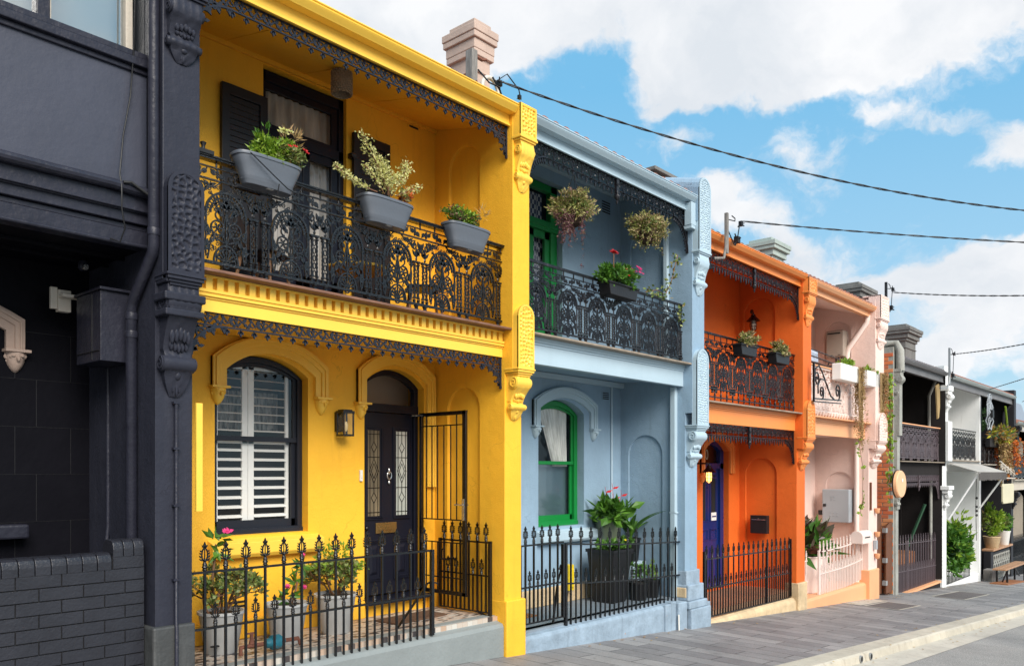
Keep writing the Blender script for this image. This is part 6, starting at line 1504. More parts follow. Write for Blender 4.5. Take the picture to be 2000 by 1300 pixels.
fence('plain black fence panel behind the leafy hedge', 28.7, 32.1, -2.8, -3.2, -3.62, 20, 'black_iron', Y=7.05, tall0=.05, shorts=False, hs=.3, bottom=-3.6, name='iron_fence')
h = thing('terrace_house', 'black fronted terrace house with door and trailing balcony planting', 'house', (36, 7.0, G(36)), GRP)
m = M(); m.box(33.36, 33.6, 7.0, 8.4, -4.2, 3.0); build(m, 'party_wall', 'char_render', h); m = M(); m.box(38.5, 38.9, 6.95, 8.4, -4.6, .3); m.box(38.5, 38.9, 6.85, 8.4, .3, 3.35); build(m, 'party_wall', 'char_render', h)
m = M(); wall(m, FR(8.3), 33.6, 38.5, -4.0, 3.2, []); build(m, 'front_wall', 'char_render', h)
m = M(); m.box(36.2, 37.6, 8.2, 8.3, -3.9, -1.05); m.box(36.4, 36.9, 8.17, 8.2, -2.2, -1.3); m.box(36.4, 36.9, 8.17, 8.2, -3.5, -2.5); m.box(37.0, 37.4, 8.17, 8.2, -2.2, -1.3); build(m, 'front_door', 'cream_render', h, bevel=.01)
ceiling(h, 33.6, 38.5, 2.95, 3.1, 'char_render'); ceiling(h, 33.6, 38.5, .0, .0, 'char_render', 7.1); balcony_slab(h, 33.6, 38.5, .30, 'char_render', 'cream_render', low=.4)
body(h, 33.6, 38.9, G(36), 3.1, 'char_render'); roof(h, 33.2, 38.5, 3.08, 'roof_terracotta', zr=4.0); railing(h, 33.62, 38.45, .36, 1.3, 'black_iron', n=7, thick=.02)
console(38.55, 38.85, 1.9, 1.2, 6.85, 6.65, h, 'char_render'); console(38.55, 38.85, -.8, -1.5, 6.95, 6.7, h, 'char_render')
m = M(); m.tube([(38.4, 6.95, 2.75), (38.4, 7.2, 2.45), (38.4, 7.3, .4)], .07, 8); build(m, 'downpipe', 'char_render', h, smooth=60)
m = M(); m.box(34.9, 38.5, 7.0, 7.15, -4.4, -3.05); m.box(34.8, 35.2, 6.93, 7.2, -4.4, -2.95); build(m, 'garden_wall', 'char_render', h, bevel=.02)
m = M()
for i in range(9):
    for j in range(3): m.tube([(35.5+i*.33+.15*cos(2*pi*k/10), 6.98, -3.30-j*.33+.15*sin(2*pi*k/10)) for k in range(10)], .03, 4, closed=True)
build(m, 'pierced_screen', 'grey_cement', h)
m = M(); m.box(34.8, 38.3, 6.85, 7.25, -2.95, -2.88); build(m, 'wall_capping', 'bench_wood', h, bevel=.006)
h = thing('terrace_house', 'cream terrace house with arched side wall, farthest in the row', 'house', (41, 7.0, G(41)), GRP)
m = M(); wall(m, FR(8.3), 38.9, 44, -4.5, 2.1, []); wall(m, SD(43.6), 6.95, 8.4, -4.6, -.2, [(7.4, 8.15, -4.5, -1.2, .38, .05, True)]); wall(m, SD(43.6), 6.9, 8.4, -.2, 2.0, [(7.4, 8.15, 0, 1.2, .38, .05, True)])
m.box(43.6, 44, 6.9, 8.4, -4.6, 2.1); build(m, 'front_wall', 'cream_render', h)
body(h, 38.9, 44, G(41), 2.0, 'cream_render'); roof(h, 38.9, 44, 2.1, 'roof_terracotta', zr=3.3); gutter(h, 38.9, 44, 2.1, 'metal_gutter', 'cream_render', fas=.36); balcony_slab(h, 38.9, 43.6, -.30, 'cream_render', 'cream_render', low=.45); ceiling(h, 38.9, 43.6, 1.9, 2.0, 'cream_render')
railing(h, 38.95, 43.55, -.2, .78, 'black_iron', n=6, thick=.02)
fence('dark spear fence before the farthest cream house', 38.95, 43.5, -2.9, -3.6, -4.4, 20, 'black_iron', Y=7.05, tall0=.1, bar=.02, bottom=-4.4)
m = M(); m.box(58, 72, 12.0, 20, -6, 4.0); m.prism([(58, 4.0), (72, 4.0), (70, 5.0), (60, 5.0)], lambda u, v, w: (u, w, v), 12.0, 20)
o = build(m, 'distant_building', 'far_wall'); tag(o, 'blue grey building wall beyond the end of the row', 'building')
m = M(); m.box(57.95, 58.0, 13, 15, 1.0, 3.0); build(m, 'window', 'dark_room', o)
# ================================================================ plants and small things
def potted(name, label, cat, c, rt, rb, hh, mat, group=None):
    o = thing(name, label, cat, c, group); pot(o, c, rt, rb, hh, mat); return o
def stemleaf(o, st, lv, lm, sm='stem_brown'):
    build(st, 'stem', sm, o, smooth=60); build(lv, 'foliage', lm, o)
GP = 'pots behind the yellow house fence'
c = (4.30, 7.80, ZF); o = potted('potted_plant', 'pale grey pot of jade plant, nearest the black pillar', 'potted plant', c, .225, .16, .43, 'pot_grey', GP)
st, lv = branchy((c[0], c[1], ZF+.40), .42, .9, 5, 3, 14, .055, .034, 3, .014); stemleaf(o, st, lv, 'leaf_jade')
st, lv = branchy((c[0]-.12, c[1]-.05, ZF+.40), .34, .5, 2, 5, 14, .055, .034, 2, .014); stemleaf(o, st, lv, 'leaf_jade')
m = M(); m.tube([(c[0]-.12, c[1]-.1, ZF+.4), (c[0]-.17, c[1]-.13, ZF+.75), (c[0]-.12, c[1]-.12, ZF+1.12)], .014, 6); build(m, 'tall_stem', 'stem_brown', o, smooth=60)
build(bush((c[0]-.10, c[1]-.12, ZF+1.08), (.12, .1, .18), 16, .16, .06, 4, 4, .2), 'tall_foliage', 'leaf_green', o); build(flowers((c[0]-.02, c[1]-.2, ZF+1.22), (.05, .04, .03), 3, .05, 3, 6), 'blossom', 'petal_pink', o)
m = M(); m.box(c[0]-.20, c[0]-.12, c[1]-.185, c[1]-.15, ZF+.10, ZF+.115); build(m, 'overflow_slot', 'dark_room', o)
c = (5.03, 7.74, ZF); o = potted('potted_plant', 'pale grey pot with few pink flowers, middle of the three', 'potted plant', c, .225, .155, .43, 'pot_grey', GP)
m = M()
for (dx, dy, hh) in ((-.05, 0, .12), (.08, -.05, .25), (.12, .02, .42), (0, .05, .15)): m.tube([(c[0]+dx*.4, c[1]+dy, ZF+.40), (c[0]+dx, c[1]+dy, ZF+.40+hh*.6), (c[0]+dx*1.3, c[1]+dy, ZF+.40+hh)], .011, 5)
build(m, 'stem', 'stem_brown', o, smooth=60)
lm_ = M()
for (dx, dz, n, s) in ((-.06, .50, 10, 5), (.10, .62, 8, 6), (.17, .80, 9, 7), (-.0, .46, 10, 8)): lm_.add(bush((c[0]+dx, c[1]-.03, ZF+dz), (.05, .05, .03), n, .16, .05, s, 3, .1))
build(lm_, 'foliage', 'leaf_green', o)
fm = M()
for (dx, dz) in ((-.05, .60), (.16, .57), (.14, .92)): fm.add(flowers((c[0]+dx, c[1]-.1, ZF+dz), (.03, .03, .02), 2, .035, 5, 6))
build(fm, 'blossom', 'petal_pink', o)
c = (5.72, 7.80, ZF); o = potted('potted_plant', 'pale grey pot of bushy jade plant beside the dark door', 'potted plant', c, .235, .165, .45, 'pot_grey', GP)
st, lv = branchy((c[0], c[1], ZF+.42), .36, .75, 7, 9, 15, .05, .03, 3, .014); stemleaf(o, st, lv, 'leaf_lime' if False else 'leaf_jade'); build(bush((c[0], c[1], ZF+.80), (.42, .32, .24), 420, .055, .03, 12, 26, .5), 'foliage', 'leaf_lime', o)
# water meter
o = thing('water_meter', 'teal and rusty water meter on the mosaic tiled floor', 'water meter', (4.65, 7.42, ZF))
m = M(); m.tube([(4.30, 7.42, ZF+.02), (4.30, 7.42, ZF+.10), (4.40, 7.42, ZF+.10), (4.95, 7.40, ZF+.10), (4.98, 7.40, ZF+.03)], .022, 8); m.lathe([(.03, ZF+.12), (.018, ZF+.18), (.02, ZF+.22)], (4.42, 7.42, 0), 8); m.box(4.37, 4.47, 7.41, 7.43, ZF+.22, ZF+.235); build(m, 'pipework', 'rust', o, smooth=50)
m = M(); m.lathe([(.03, -.11), (.05, -.09), (.05, -.05), (.075, -.04), (.075, .05), (.05, .06), (.05, .09), (.03, .11)], (4.68, 7.41, ZF+.10), 14, 'x'); build(m, 'meter_body', 'tap_teal', o, smooth=45)
def doormat(label, s0, s1, y0, y1, z, mat, rot=0):
    m = M(); m.box(s0, s1, y0, y1, z, z+.022); c0, c1 = (s0+s1)/2, (y0+y1)/2
    m.xf(lambda x, y, z_: (c0+(x-c0)*cos(rot)-(y-c1)*sin(rot), c1+(x-c0)*sin(rot)+(y-c1)*cos(rot), z_))
    tag(build(m, 'doormat', mat, None, bevel=.004), label, 'doormat', 'doormats')
doormat('dark patterned doormat on mosaic tiles before the black door', 6.45, 7.35, 7.62, 8.02, ZF, 'mat_brown', .06)
doormat('brown coir doormat behind the blue house gate', 8.60, 9.3, 7.75, 8.1, ZFB, 'coir')
# balcony planters of the yellow house
GB = 'grey trough planters on the yellow balcony rail'
def rail_planter(label, xc, zt, L, tilt=0): 
    o = thing('rail_planter', label, 'planter', (xc, 6.92, zt-.34), GB); trough(o, xc, 6.97, zt, L, .28, .275, 'planter_grey', .76)
    m = M(); m.box(xc-L*.05, xc+L*.05, 6.90, 6.93, zt-.281, zt-.274); build(m, 'drain_tab', 'pot_grey', o); return o
o = rail_planter('grey trough planter of yellow and red blooms, nearest the black pillar', 4.31, 2.975, .70)
build(bush((4.38, 6.95, 3.07), (.30, .13, .15), 1000, .060, .026, 21, 26, .6), 'foliage', 'leaf_lime', o); build(bush((4.55, 6.92, 3.2), (.10, .08, .16), 60, .10, .012, 22, 6, .9), 'dry_stalk', 'leaf_dry', o)
build(bush((4.50, 6.93, 3.08), (.22, .13, .12), 420, .055, .026, 27, 20, .6), 'foliage', 'leaf_jade', o)
build(bush((4.28, 6.92, 3.2), (.12, .08, .14), 90, .05, .02, 23, 6, .8), 'foliage', 'leaf_green', o); build(flowers((4.45, 6.85, 3.24), (.07, .05, .06), 8, .035, 3), 'blossom', 'leaf_cream', o); build(flowers((4.55, 6.8, 3.10), (.10, .03, .05), 4, .03, 4), 'blossom', 'petal_red', o)
o = rail_planter('grey trough planter with sprawling cream flowered stems, middle one', 5.77, 2.955, .70)
R = random.Random(5); cm = M(); sm_ = M()
def spray(p0, p1, p2, n, w):
    P = [Vector(p0), Vector(p1), Vector(p2)]
    pts = [(P[0]*(1-t)**2+P[1]*2*t*(1-t)+P[2]*t*t) for t in [i/10 for i in range(11)]]
    sm_.tube(pts, .007, 5)
    for i in range(n):
        t = R.uniform(.25, 1.0); q = P[0]*(1-t)**2+P[1]*2*t*(1-t)+P[2]*t*t
        q = q+Vector((R.uniform(-w, w), R.uniform(-w, w), R.uniform(-w, w)))
        cm.leaf(q, rdir(R, .3), rdir(R, .3), R.uniform(.022, .04), .02)
for a in (((5.78, 6.9, 3.0), (5.60, 6.88, 3.30), (5.36, 6.86, 3.52), 330, .055), ((5.80, 6.9, 3.0), (5.72, 6.9, 3.3), (5.62, 6.9, 3.36), 260, .06), ((5.80, 6.9, 3.0), (5.95, 6.88, 3.25), (6.0, 6.87, 3.42), 240, .055), ((5.6, 6.9, 3.0), (5.3, 6.85, 2.98), (5.02, 6.84, 3.10), 260, .032),
          ((5.7, 6.9, 3.0), (5.5, 6.86, 3.18), (5.38, 6.85, 3.22), 110, .03), ((5.85, 6.9, 3.02), (6.0, 6.85, 3.1), (6.16, 6.84, 3.18), 140, .035), ((5.75, 6.9, 3.0), (5.7, 6.85, 3.15), (5.8, 6.84, 3.2), 300, .09)): spray(*a)
build(sm_, 'stem', 'stem_brown', o, smooth=60); build(cm, 'blossom', 'leaf_cream', o); build(bush((6.03, 6.9, 3.06), (.12, .10, .09), 110, .045, .03, 8, 8, .5), 'foliage', 'leaf_orange', o)
build(bush((6.0, 6.88, 3.06), (.12, .1, .08), 90, .04, .025, 9, 8, .5), 'foliage', 'leaf_basket', o)
o = rail_planter('grey trough planter of low green ground cover, nearest the yellow pillar', 7.02, 2.945, .71)
build(bush((6.88, 6.92, 3.00), (.32, .15, .13), 1500, .036, .022, 31, 36, .6), 'foliage', 'leaf_grass', o); build(bush((6.90, 6.92, 3.04), (.30, .14, .12), 700, .036, .022, 37, 30, .6), 'foliage', 'leaf_lime', o); build(bush((7.2, 6.88, 3.12), (.10, .08, .12), 36, .10, .008, 32, 5, .9), 'dry_stalk', 'leaf_dry', o)
m = M(); m.tube([(4.05, 6.82, 2.95), (4.3, 6.82, 2.80), (4.45, 6.83, 2.72), (4.58, 6.85, 2.70), (4.66, 6.9, 2.80)], .006, 5); m.tube([(4.36, 6.83, 2.74), (4.35, 6.85, 2.63), (4.50, 6.86, 2.62), (4.6, 6.87, 2.70)], .006, 5)
tag(build(m, 'light_string', 'cable_black'), 'thin black cord looped around the nearest grey trough', 'cord')
m = M(); m.box(3.62, 3.78, 6.98, 7.08, 2.885, 2.92); m.lathe([(.02, 2.92), (.016, 2.96), (.03, 2.99), (.012, 3.0)], (3.70, 7.03, 0), 8)
tag(build(m, 'solar_lamp', 'cable_black', None, smooth=40), 'tiny black lamp on the rail beside the black pillar', 'lamp')
o = thing('pendant_lamp', 'woven cylinder lampshade hanging under the yellow balcony ceiling', 'pendant lamp', (5.66, 7.6, 4.5))
m = M(); m.lathe([(.105, 4.27), (.115, 4.40), (.105, 4.53)], (5.66, 7.6, 0), 18, cap=False)
for k in range(9):
    for i in range(18):
        a = 2*pi*(i+.5*(k % 2))/18; z = 4.285+k*.029; m.ell((5.66+.112*cos(a), 7.6+.112*sin(a), z), (.014, .014, .015), 5, 3)
build(m, 'woven_shade', 'basket_wicker', o, smooth=50)
m = M(); m.tube([(5.66, 7.6, 4.53), (5.66, 7.6, 4.58)], .01, 5); build(m, 'flex', 'cable_black', o)
# balcony furniture glimpsed through the lace
o = thing('round_table', 'small table with yellow rimmed top behind the black balcony lace', 'table', (5.95, 7.7, 1.83))
m = M(); m.lathe([(.34, 2.34), (.36, 2.35), (.36, 2.375), (.34, 2.385)], (5.95, 7.7, 0), 24); build(m, 'top', 'yellow_lit', o, smooth=40)
for a in (.4, 2.5, 4.6):
    m = M(); m.tube([(5.95+.10*cos(a), 7.7+.10*sin(a), 2.34), (5.95+.28*cos(a), 7.7+.28*sin(a), 1.83)], .018, 6); build(m, 'leg', 'planter_black', o)
def chair(at, label, rz):
    o = thing('balcony_chair', label, 'chair', (0, 0, 0), 'chairs on the yellow balcony')
    m = M(); m.box(-.22, .22, -.22, .22, .44, .47); build(m, 'seat', 'charcoal_frame', o, bevel=.01)
    m = M(); m.box(-.22, .22, .19, .22, .50, .86); build(m, 'backrest', 'charcoal_frame', o, bevel=.01)
    for sx in (-1, 1):
        for sy in (-1, 1):
            m = M(); m.tube([(sx*.16, sy*.16, .44), (sx*.23, sy*.22, 0)], .018, 6, rads=[.022, .013]); build(m, 'leg', 'bench_wood', o)
    o.location = Vector(at)*K; o.rotation_euler.z = rz
chair((4.75, 7.75, 1.84), 'dark chair with wooden legs behind the nearest balcony lace', .5); chair((6.95, 7.65, 1.84), 'dark chair with wooden legs near the yellow recess', -2.2)
# hanging baskets
GH = 'hanging baskets on the blue balcony'
for (x, z, sd_, lab, sc) in ((9.17, 3.66, 41, 'hanging basket with purple trailing stems, nearer the green door', 1.0), (11.07, 3.80, 43, 'round hanging basket without long trails, farther along the blue balcony', 1.08)):
    o = thing('hanging_basket', lab, 'hanging basket', (x, 6.98, z), GH)
    m = M(); m.lathe([(.03, -.18), (.10, -.14), (.16, -.04), (.18, .02), (.17, .02)], (x, 6.98, z-.05), 14); build(m, 'basket', 'soil', o)
    m = M()
    for a in (.3, 2.4, 4.5): m.tube([(x+.17*cos(a), 6.98+.17*sin(a), z), (x, 6.98, 4.2)], .004, 4)
    m.tube([(x, 6.98, 4.2), (x, 6.98, 4.4)], .006, 4); build(m, 'wire', 'cable_black', o)
    build(bush((x, 6.98, z+.05), (.40*sc, .32, .25*sc), 3200, .058, .022, sd_, 70, .35, .30, .1), 'foliage', 'leaf_basket', o)
    build(bush((x, 6.98, z+.03), (.30*sc, .26, .18*sc), 900, .055, .024, sd_+9, 30, .35, .34, .1), 'foliage', 'leaf_jade', o)
    s2 = strands((x+(-.12 if sc == 1 else 0), 6.93, z-.05), .30, 26 if sc == 1 else 22, .34 if sc == 1 else .30, 26, .036, sd_, .10); build(s2, 'trailing_foliage', 'leaf_purple' if sc == 1 else 'leaf_basket', o)
    if sc == 1:
        build(strands((x-.20, 6.92, z-.12), .13, 20, .42, 40, .034, 8, .06), 'trailing_foliage', 'leaf_purple', o)
        build(strands((x+.14, 6.92, z-.15), .02, 1, 1.1, 60, .03, 3, .04), 'trailing_foliage', 'leaf_purple', o)
o = thing('rail_planter', 'black box of pink and red flowers on the blue balcony rail', 'planter', (10.2, 6.92, 2.6), 'small boxes on balcony rails')
m = M(); m.prism([(-.34, .0), (.34, .0), (.38, .18), (-.38, .18)], lambda u, v, w: (10.22+u, w, 2.60+v), 6.84, 7.04); m.box(9.82, 10.62, 6.82, 7.06, 2.76, 2.79); build(m, 'box', 'planter_black', o, bevel=.008)
build(bush((10.18, 6.90, 2.90), (.50, .18, .19), 1700, .085, .048, 51, 40, .5), 'foliage', 'leaf_green', o); build(bush((10.25, 6.9, 2.92), (.32, .15, .13), 160, .05, .03, 52, 12, .5), 'foliage', 'leaf_jade', o)
build(flowers((10.55, 6.85, 2.98), (.16, .08, .14), 16, .035, 6), 'blossom', 'petal_pink', o); build(flowers((10.3, 6.84, 2.9), (.3, .06, .14), 10, .03, 7), 'blossom', 'petal_red', o); build(flowers((9.98, 6.86, 3.22), (.05, .03, .015), 8, .05, 8), 'blossom', 'petal_red', o)
m = M(); m.tube([(10.02, 6.88, 2.85), (9.99, 6.87, 3.05), (9.98, 6.86, 3.22)], .007, 5); build(m, 'stem', 'stem_brown', o)
m = M(); R = random.Random(61); lv = M()
pts = [(11.05, 7.0, 2.84), (11.35, 6.98, 2.92), (11.6, 6.97, 2.88), (11.78, 6.97, 3.1), (11.9, 6.98, 3.35), (12.05, 7.0, 3.62)]; m.tube(pts, .007, 5)
for i in range(80):
    k = R.randrange(len(pts)-1); t = R.random(); p = Vector(pts[k]).lerp(Vector(pts[k+1]), t)+Vector((R.uniform(-.10, .10), R.uniform(-.05, .05), R.uniform(-.08, .06))); lv.leaf(p, rdir(R, 0), rdir(R), R.uniform(.05, .10), .05)
for i in range(20): p = (12.1+R.uniform(-.06, .1), 6.97, R.uniform(2.45, 2.8)); lv.leaf(p, rdir(R, 0), rdir(R), .07, .05)
o = build(m, 'climbing_vine', 'stem_brown'); tag(o, 'thin leafy vine climbing above the end of the blue balcony rail', 'vine'); build(lv, 'foliage', 'leaf_jade', o)
# blue yard
o = thing('planter_box', 'tall tapered black planter with low green leaves in blue yard', 'planter', (11.15, 7.75, ZFB))
m = M(); f = lambda z, s: [(11.15-s, 7.75-s, z), (11.15+s, 7.75-s, z), (11.15+s, 7.75+s, z), (11.15-s, 7.75+s, z)]
for (z0, s0, z1, s1) in ((ZFB, .19, ZFB+.04, .20), (ZFB+.04, .20, ZFB+.82, .265), (ZFB+.82, .285, ZFB+.87, .285)):
    A, B = f(z0, s0), f(z1, s1)
    for k in range(4): m.quad(A[k], A[(k+1) % 4], B[(k+1) % 4], B[k])
m.quad(*f(ZFB+.84, .27)); build(m, 'box', 'planter_black', o, bevel=.01)
build(bush((11.15, 7.7, ZFB+.93), (.32, .27, .10), 480, .08, .045, 71, 20, .6), 'foliage', 'leaf_green', o); build(flowers((11.15, 7.5, ZFB+1.0), (.2, .05, .03), 2, .03, 2), 'blossom', 'bin_yellow', o)
o = thing('masonry_bench', 'blue grey rendered block carrying black pots in the corner', 'block', (12.0, 8.0, ZFB))
m = M(); m.box(11.55, 12.27, 7.75, 8.25, ZFB, ZFB+.58); m.box(11.35, 12.0, 8.0, 8.28, ZFB+.58, ZFB+.95); build(m, 'block', 'blue_timber', o, bevel=.01)
GY = 'pots in the blue house yard'
c = (11.62, 8.1, ZFB+.58); o = potted('potted_plant', 'olive pot of red flamingo flowers behind the tall black planter', 'potted plant', (c[0], c[1], ZFB+.95), .24, .20, .42, 'pot_olive', GY)
zt = ZFB+1.38
build(bush((c[0], c[1]-.05, zt+.04), (.50, .30, .22), 210, .22, .13, 81, 34, .3, .5), 'foliage', 'leaf_green', o)
m = M(); R = random.Random(3)
for (dx, dz) in ((-.22, .52), (-.02, .58), (.25, .45), (.02, .40)): m.leaf((c[0]+dx, c[1]-.1, zt+dz-.12), (.5, -.3, .25), (0, -.5, 1), .13, .075); m.tube([(c[0]+dx*.3, c[1]-.1, zt), (c[0]+dx, c[1]-.1, zt+dz-.1), (c[0]+dx-.02, c[1]-.1, zt+dz-.02)], .003, 4)
build(m, 'blossom', 'petal_red', o)
def longleaf(o, c, n, L, w, seed, mat, lo=.3):
    R = random.Random(seed); m = M()
    for k in range(n):
        a = R.uniform(0, 2*pi); l = L*R.uniform(.6, 1); d = Vector((cos(a)*lo, sin(a)*lo, 1)); prev = None
        sd2 = Vector((-sin(a), cos(a), 0))
        for i in range(9):
            t = i/8; p = Vector(c)+Vector((cos(a)*l*lo*(t+t*t*1.6), sin(a)*l*lo*(t+t*t*1.6), l*(t-.55*t*t*lo*2))); ww = w*sin(pi*min(1, .15+t*.85))*.5
            cur = (p-sd2*ww, p+sd2*ww, p+Vector((0, 0, -ww*.5)))
            if prev: m.quad(prev[0], prev[2], cur[2], cur[0]); m.quad(prev[2], prev[1], cur[1], cur[2])
            prev = cur
    build(m, 'foliage', mat, o, smooth=80)
c = (12.05, 7.95, ZFB+.58); o = potted('potted_plant', 'black pot with arching strap leaves on the rendered block', 'potted plant', c, .19, .15, .40, 'planter_black', GY); longleaf(o, (c[0], c[1], c[2]+.36), 9, .85, .10, 5, 'leaf_green', .32)
c = (11.70, 7.84, ZFB+.58); o = potted('potted_plant', 'low black bowl of small leaved plant on the rendered block', 'potted plant', c, .20, .17, .20, 'planter_black', GY); build(bush((c[0], c[1], c[2]+.32), (.20, .16, .16), 200, .06, .03, 91, 14, .5), 'foliage', 'leaf_green', o)
c = (11.62, 7.50, ZFB); o = potted('potted_plant', 'small black pot on the ground before the rendered block', 'potted plant', c, .17, .14, .30, 'planter_black', GY); build(bush((c[0], c[1], c[2]+.45), (.22, .16, .17), 150, .07, .045, 93, 12, .5), 'foliage', 'leaf_green', o)
c = (12.02, 7.50, ZFB); o = potted('potted_plant', 'small black pot on the ground nearest the blue pillar', 'potted plant', c, .15, .13, .30, 'planter_black', GY); build(bush((c[0], c[1], c[2]+.45), (.18, .14, .19), 130, .06, .04, 94, 12, .5), 'foliage', 'leaf_lime', o)
m = M(); m.box(10.55, 10.68, 8.12, 8.26, ZFB+.2, ZFB+.62); m.box(10.57, 10.66, 8.10, 8.12, ZFB+.25, ZFB+.55); tag(build(m, 'yellow_container', 'plastic_yellow', None, bevel=.03), 'yellow plastic container standing behind the blue yard planter', 'container')
# orange balcony boxes
for (x, lab, sd_) in ((14.35, 'dark box of mottled shrubs on the orange rail, nearer the blue pillar', 101), (15.85, 'dark box of mottled shrubs on the orange rail, nearer the orange post', 103)):
    o = thing('rail_planter', lab, 'planter', (x, 6.92, 2.2), 'small boxes on balcony rails')
    m = M(); m.prism([(-.29, 0), (.29, 0), (.34, .20), (-.34, .20)], lambda u, v, w: (x+u, w, 2.17+v), 6.82, 7.0); m.box(x-.36, x+.36, 6.80, 7.02, 2.34, 2.37); build(m, 'box', 'planter_grey' if False else 'planter_black', o, bevel=.008)
    build(bush((x+.04, 6.90, 2.47), (.44, .17, .16), 1200, .060, .032, sd_, 30, .5), 'foliage', 'leaf_basket', o); build(bush((x+.05, 6.90, 2.45), (.38, .16, .14), 250, .05, .028, sd_+1, 20, .5), 'foliage', 'leaf_dark', o)
# pink balcony troughs with dry trails
for (x0, x1, lab, sd_) in ((18.95, 20.20, 'white trough with creeper on the pink balcony, nearer the orange post', 111), (20.75, 21.75, 'white trough with creeper on the pink balcony, at its far end', 115)):
    xc = (x0+x1)/2; o = thing('rail_planter', lab, 'planter', (xc, 6.9, 2.1), 'white troughs on the pink balcony')
    m = M(); m.box(x0, x1, 6.78, 7.0, 2.12, 2.50); build(m, 'box', 'shutter_white', o, bevel=.02)
    build(bush((xc, 6.9, 2.56), ((x1-x0)*.45, .12, .10), 130, .09, .07, sd_, 14, .5), 'foliage', 'leaf_lime', o)
    build(strands((x1-.05, 6.76, 2.50), .17, 46, 2.1 if sd_ == 111 else 1.5, 90, .040, sd_, .06), 'dry_trail', 'leaf_dry', o)
    sv = M(); R = random.Random(sd_)
    for k in range(30): 
        xx = x1-.1+R.uniform(-.16, .16); zz = R.uniform(.8, 2.4); sv.tube([(xx, 6.74, 2.5), (xx+R.uniform(-.05, .05), 6.73, (2.5+zz)/2), (xx+R.uniform(-.06, .06), 6.74, zz)], .006, 3)
    build(sv, 'dry_stem', 'leaf_dry', o)
o = thing('trailing_vine', 'lime leafed vine hanging down the pink pillar edge', 'vine', (22.05, 6.7, 2.4))
m = M(); R = random.Random(5); lv = M()
for j in range(4):
    x = 22.02+j*.06; P = [(x+.03*sin(k*1.3+j), 6.66+.02*cos(k), 2.5-k*.31) for k in range(12-j*2)]; m.tube(P, .007, 4)
    for k in range(90-j*14): p = Vector(P[0]).lerp(Vector(P[-1]), R.random())+Vector((R.uniform(-.10, .10), R.uniform(-.05, .05), 0)); lv.leaf(p, rdir(R, -.3), (0, -1, .3), R.uniform(.07, .13), .10)
build(m, 'stem', 'stem_brown', o); build(lv, 'foliage', 'leaf_lime', o)
m = M(); R = random.Random(15); lv = M(); P = [(20.85, 7.05, .85), (20.9, 6.95, .1), (20.86, 6.95, -.7), (20.7, 6.95, -1.0), (21.0, 6.95, -.55)]; m.tube(P, .007, 4)
for k in range(26): 
    i = R.randrange(4); p = Vector(P[i]).lerp(Vector(P[i+1]), R.random()); lv.leaf(p, rdir(R, -.3), (0, -1, .3), .11, .09)
o = build(m, 'trailing_vine', 'stem_brown'); tag(o, 'sparse vine hanging before the pink downpipe', 'vine'); build(lv, 'foliage', 'leaf_lime', o)
c = (19.0, 7.75, ZFP); o = potted('potted_plant', 'big pale pink pot of burgundy rubber plant behind pink fence', 'potted plant', c, .62, .55, .85, 'pink_iron')
build(bush((19.1, 7.75, ZFP+1.20), (1.25, .5, .42), 150, .46, .22, 121, 40, .5, .45), 'foliage', 'leaf_burgundy', o); build(bush((19.2, 7.7, ZFP+1.0), (1.25, .5, .40), 130, .42, .18, 122, 40, .5, .45), 'foliage', 'leaf_green', o)
o = thing('letter_box', 'pale pink barrel topped letter box on the pink fence', 'letter box', (21.0, 7.0, -1.7))
m = M(); m.prism([(-.15, 0), (.15, 0), (.15, .18)]+[(.15*cos(pi*i/10), .18+.13*sin(pi*i/10)) for i in range(1, 10)]+[(-.15, .18)], lambda u, v, w: (w, 6.97+u, -1.74+v), 20.5, 21.2); build(m, 'body', 'pink_iron', o, bevel=.01)
m = M(); m.box(20.65, 21.0, 6.81, 6.822, -1.60, -1.575); build(m, 'slot', 'dark_room', o)
m = M(); m.box(21.36, 21.40, 6.90, 6.94, -.95, -.25); tag(build(m, 'door_chime', 'gate_wood'), 'narrow brown strip on the pink post front', 'strip')
for (z, lab) in ((-1.55, 'upper terracotta wall pot on the pink post'), (-2.10, 'lower terracotta wall pot on the pink post'), (-.95, 'topmost tiny terracotta wall pot on the pink post')):
    m = M(); m.lathe([(.02, -.10), (.055, -.07), (.07, .04), (.06, .04)], (21.75, 6.88, z), 10); tag(build(m, 'wall_pot', 'peach_timber', None, smooth=50), lab, 'wall pot', 'terracotta pots on the pink post')
m = M(); m.box(21.62, 21.72, 6.86, 6.94, -1.95, -1.72); tag(build(m, 'flyer_holder', 'steel_grey', None, bevel=.005), 'clear leaflet holder between the terracotta wall pots', 'holder')
# scroll sign bracket and signs
o = thing('sign_bracket', 'wrought iron scroll bracket on the orange post without its sign', 'sign bracket', (17.2, 6.8, 1.8))
m = Lace(); X0 = 17.18
m.c([(0, 1.50), (0, 2.32)], .022); m.c([(0, 1.56), (1.98, 1.62)], .016); m.c([(0, 1.50), (1.95, 1.55)], .014)
def sp(cx, cz, r0, a0, turns): return spiral(cx, cz, r0, .03, a0, turns, 26)
m.c(sp(.22, 1.98, .17, pi, -1.5), .014); m.c([(.05, 2.0), (.10, 2.2), (.35, 2.28), (.6, 2.15), (.9, 1.9), (1.2, 1.68), (1.5, 1.60)], .014); m.c(sp(1.72, 1.80, .20, -pi/2, 1.6), .014); m.c(sp(.55, 1.72, .15, -pi/2, 1.6), .014); m.c([(.30, 1.68), (.28, 1.85), (.45, 2.0), (.75, 2.0), (1.0, 1.85)], .014)
m.xf(lambda x, y, z: (X0+x*.80, 6.72-.25*x*.0+y, z)); build(m, 'scrollwork', 'black_iron', o, smooth=50)
o = thing('round_sign', 'plain round peach sign standing out from the brick corner', 'sign', (22.3, 6.55, -.3))
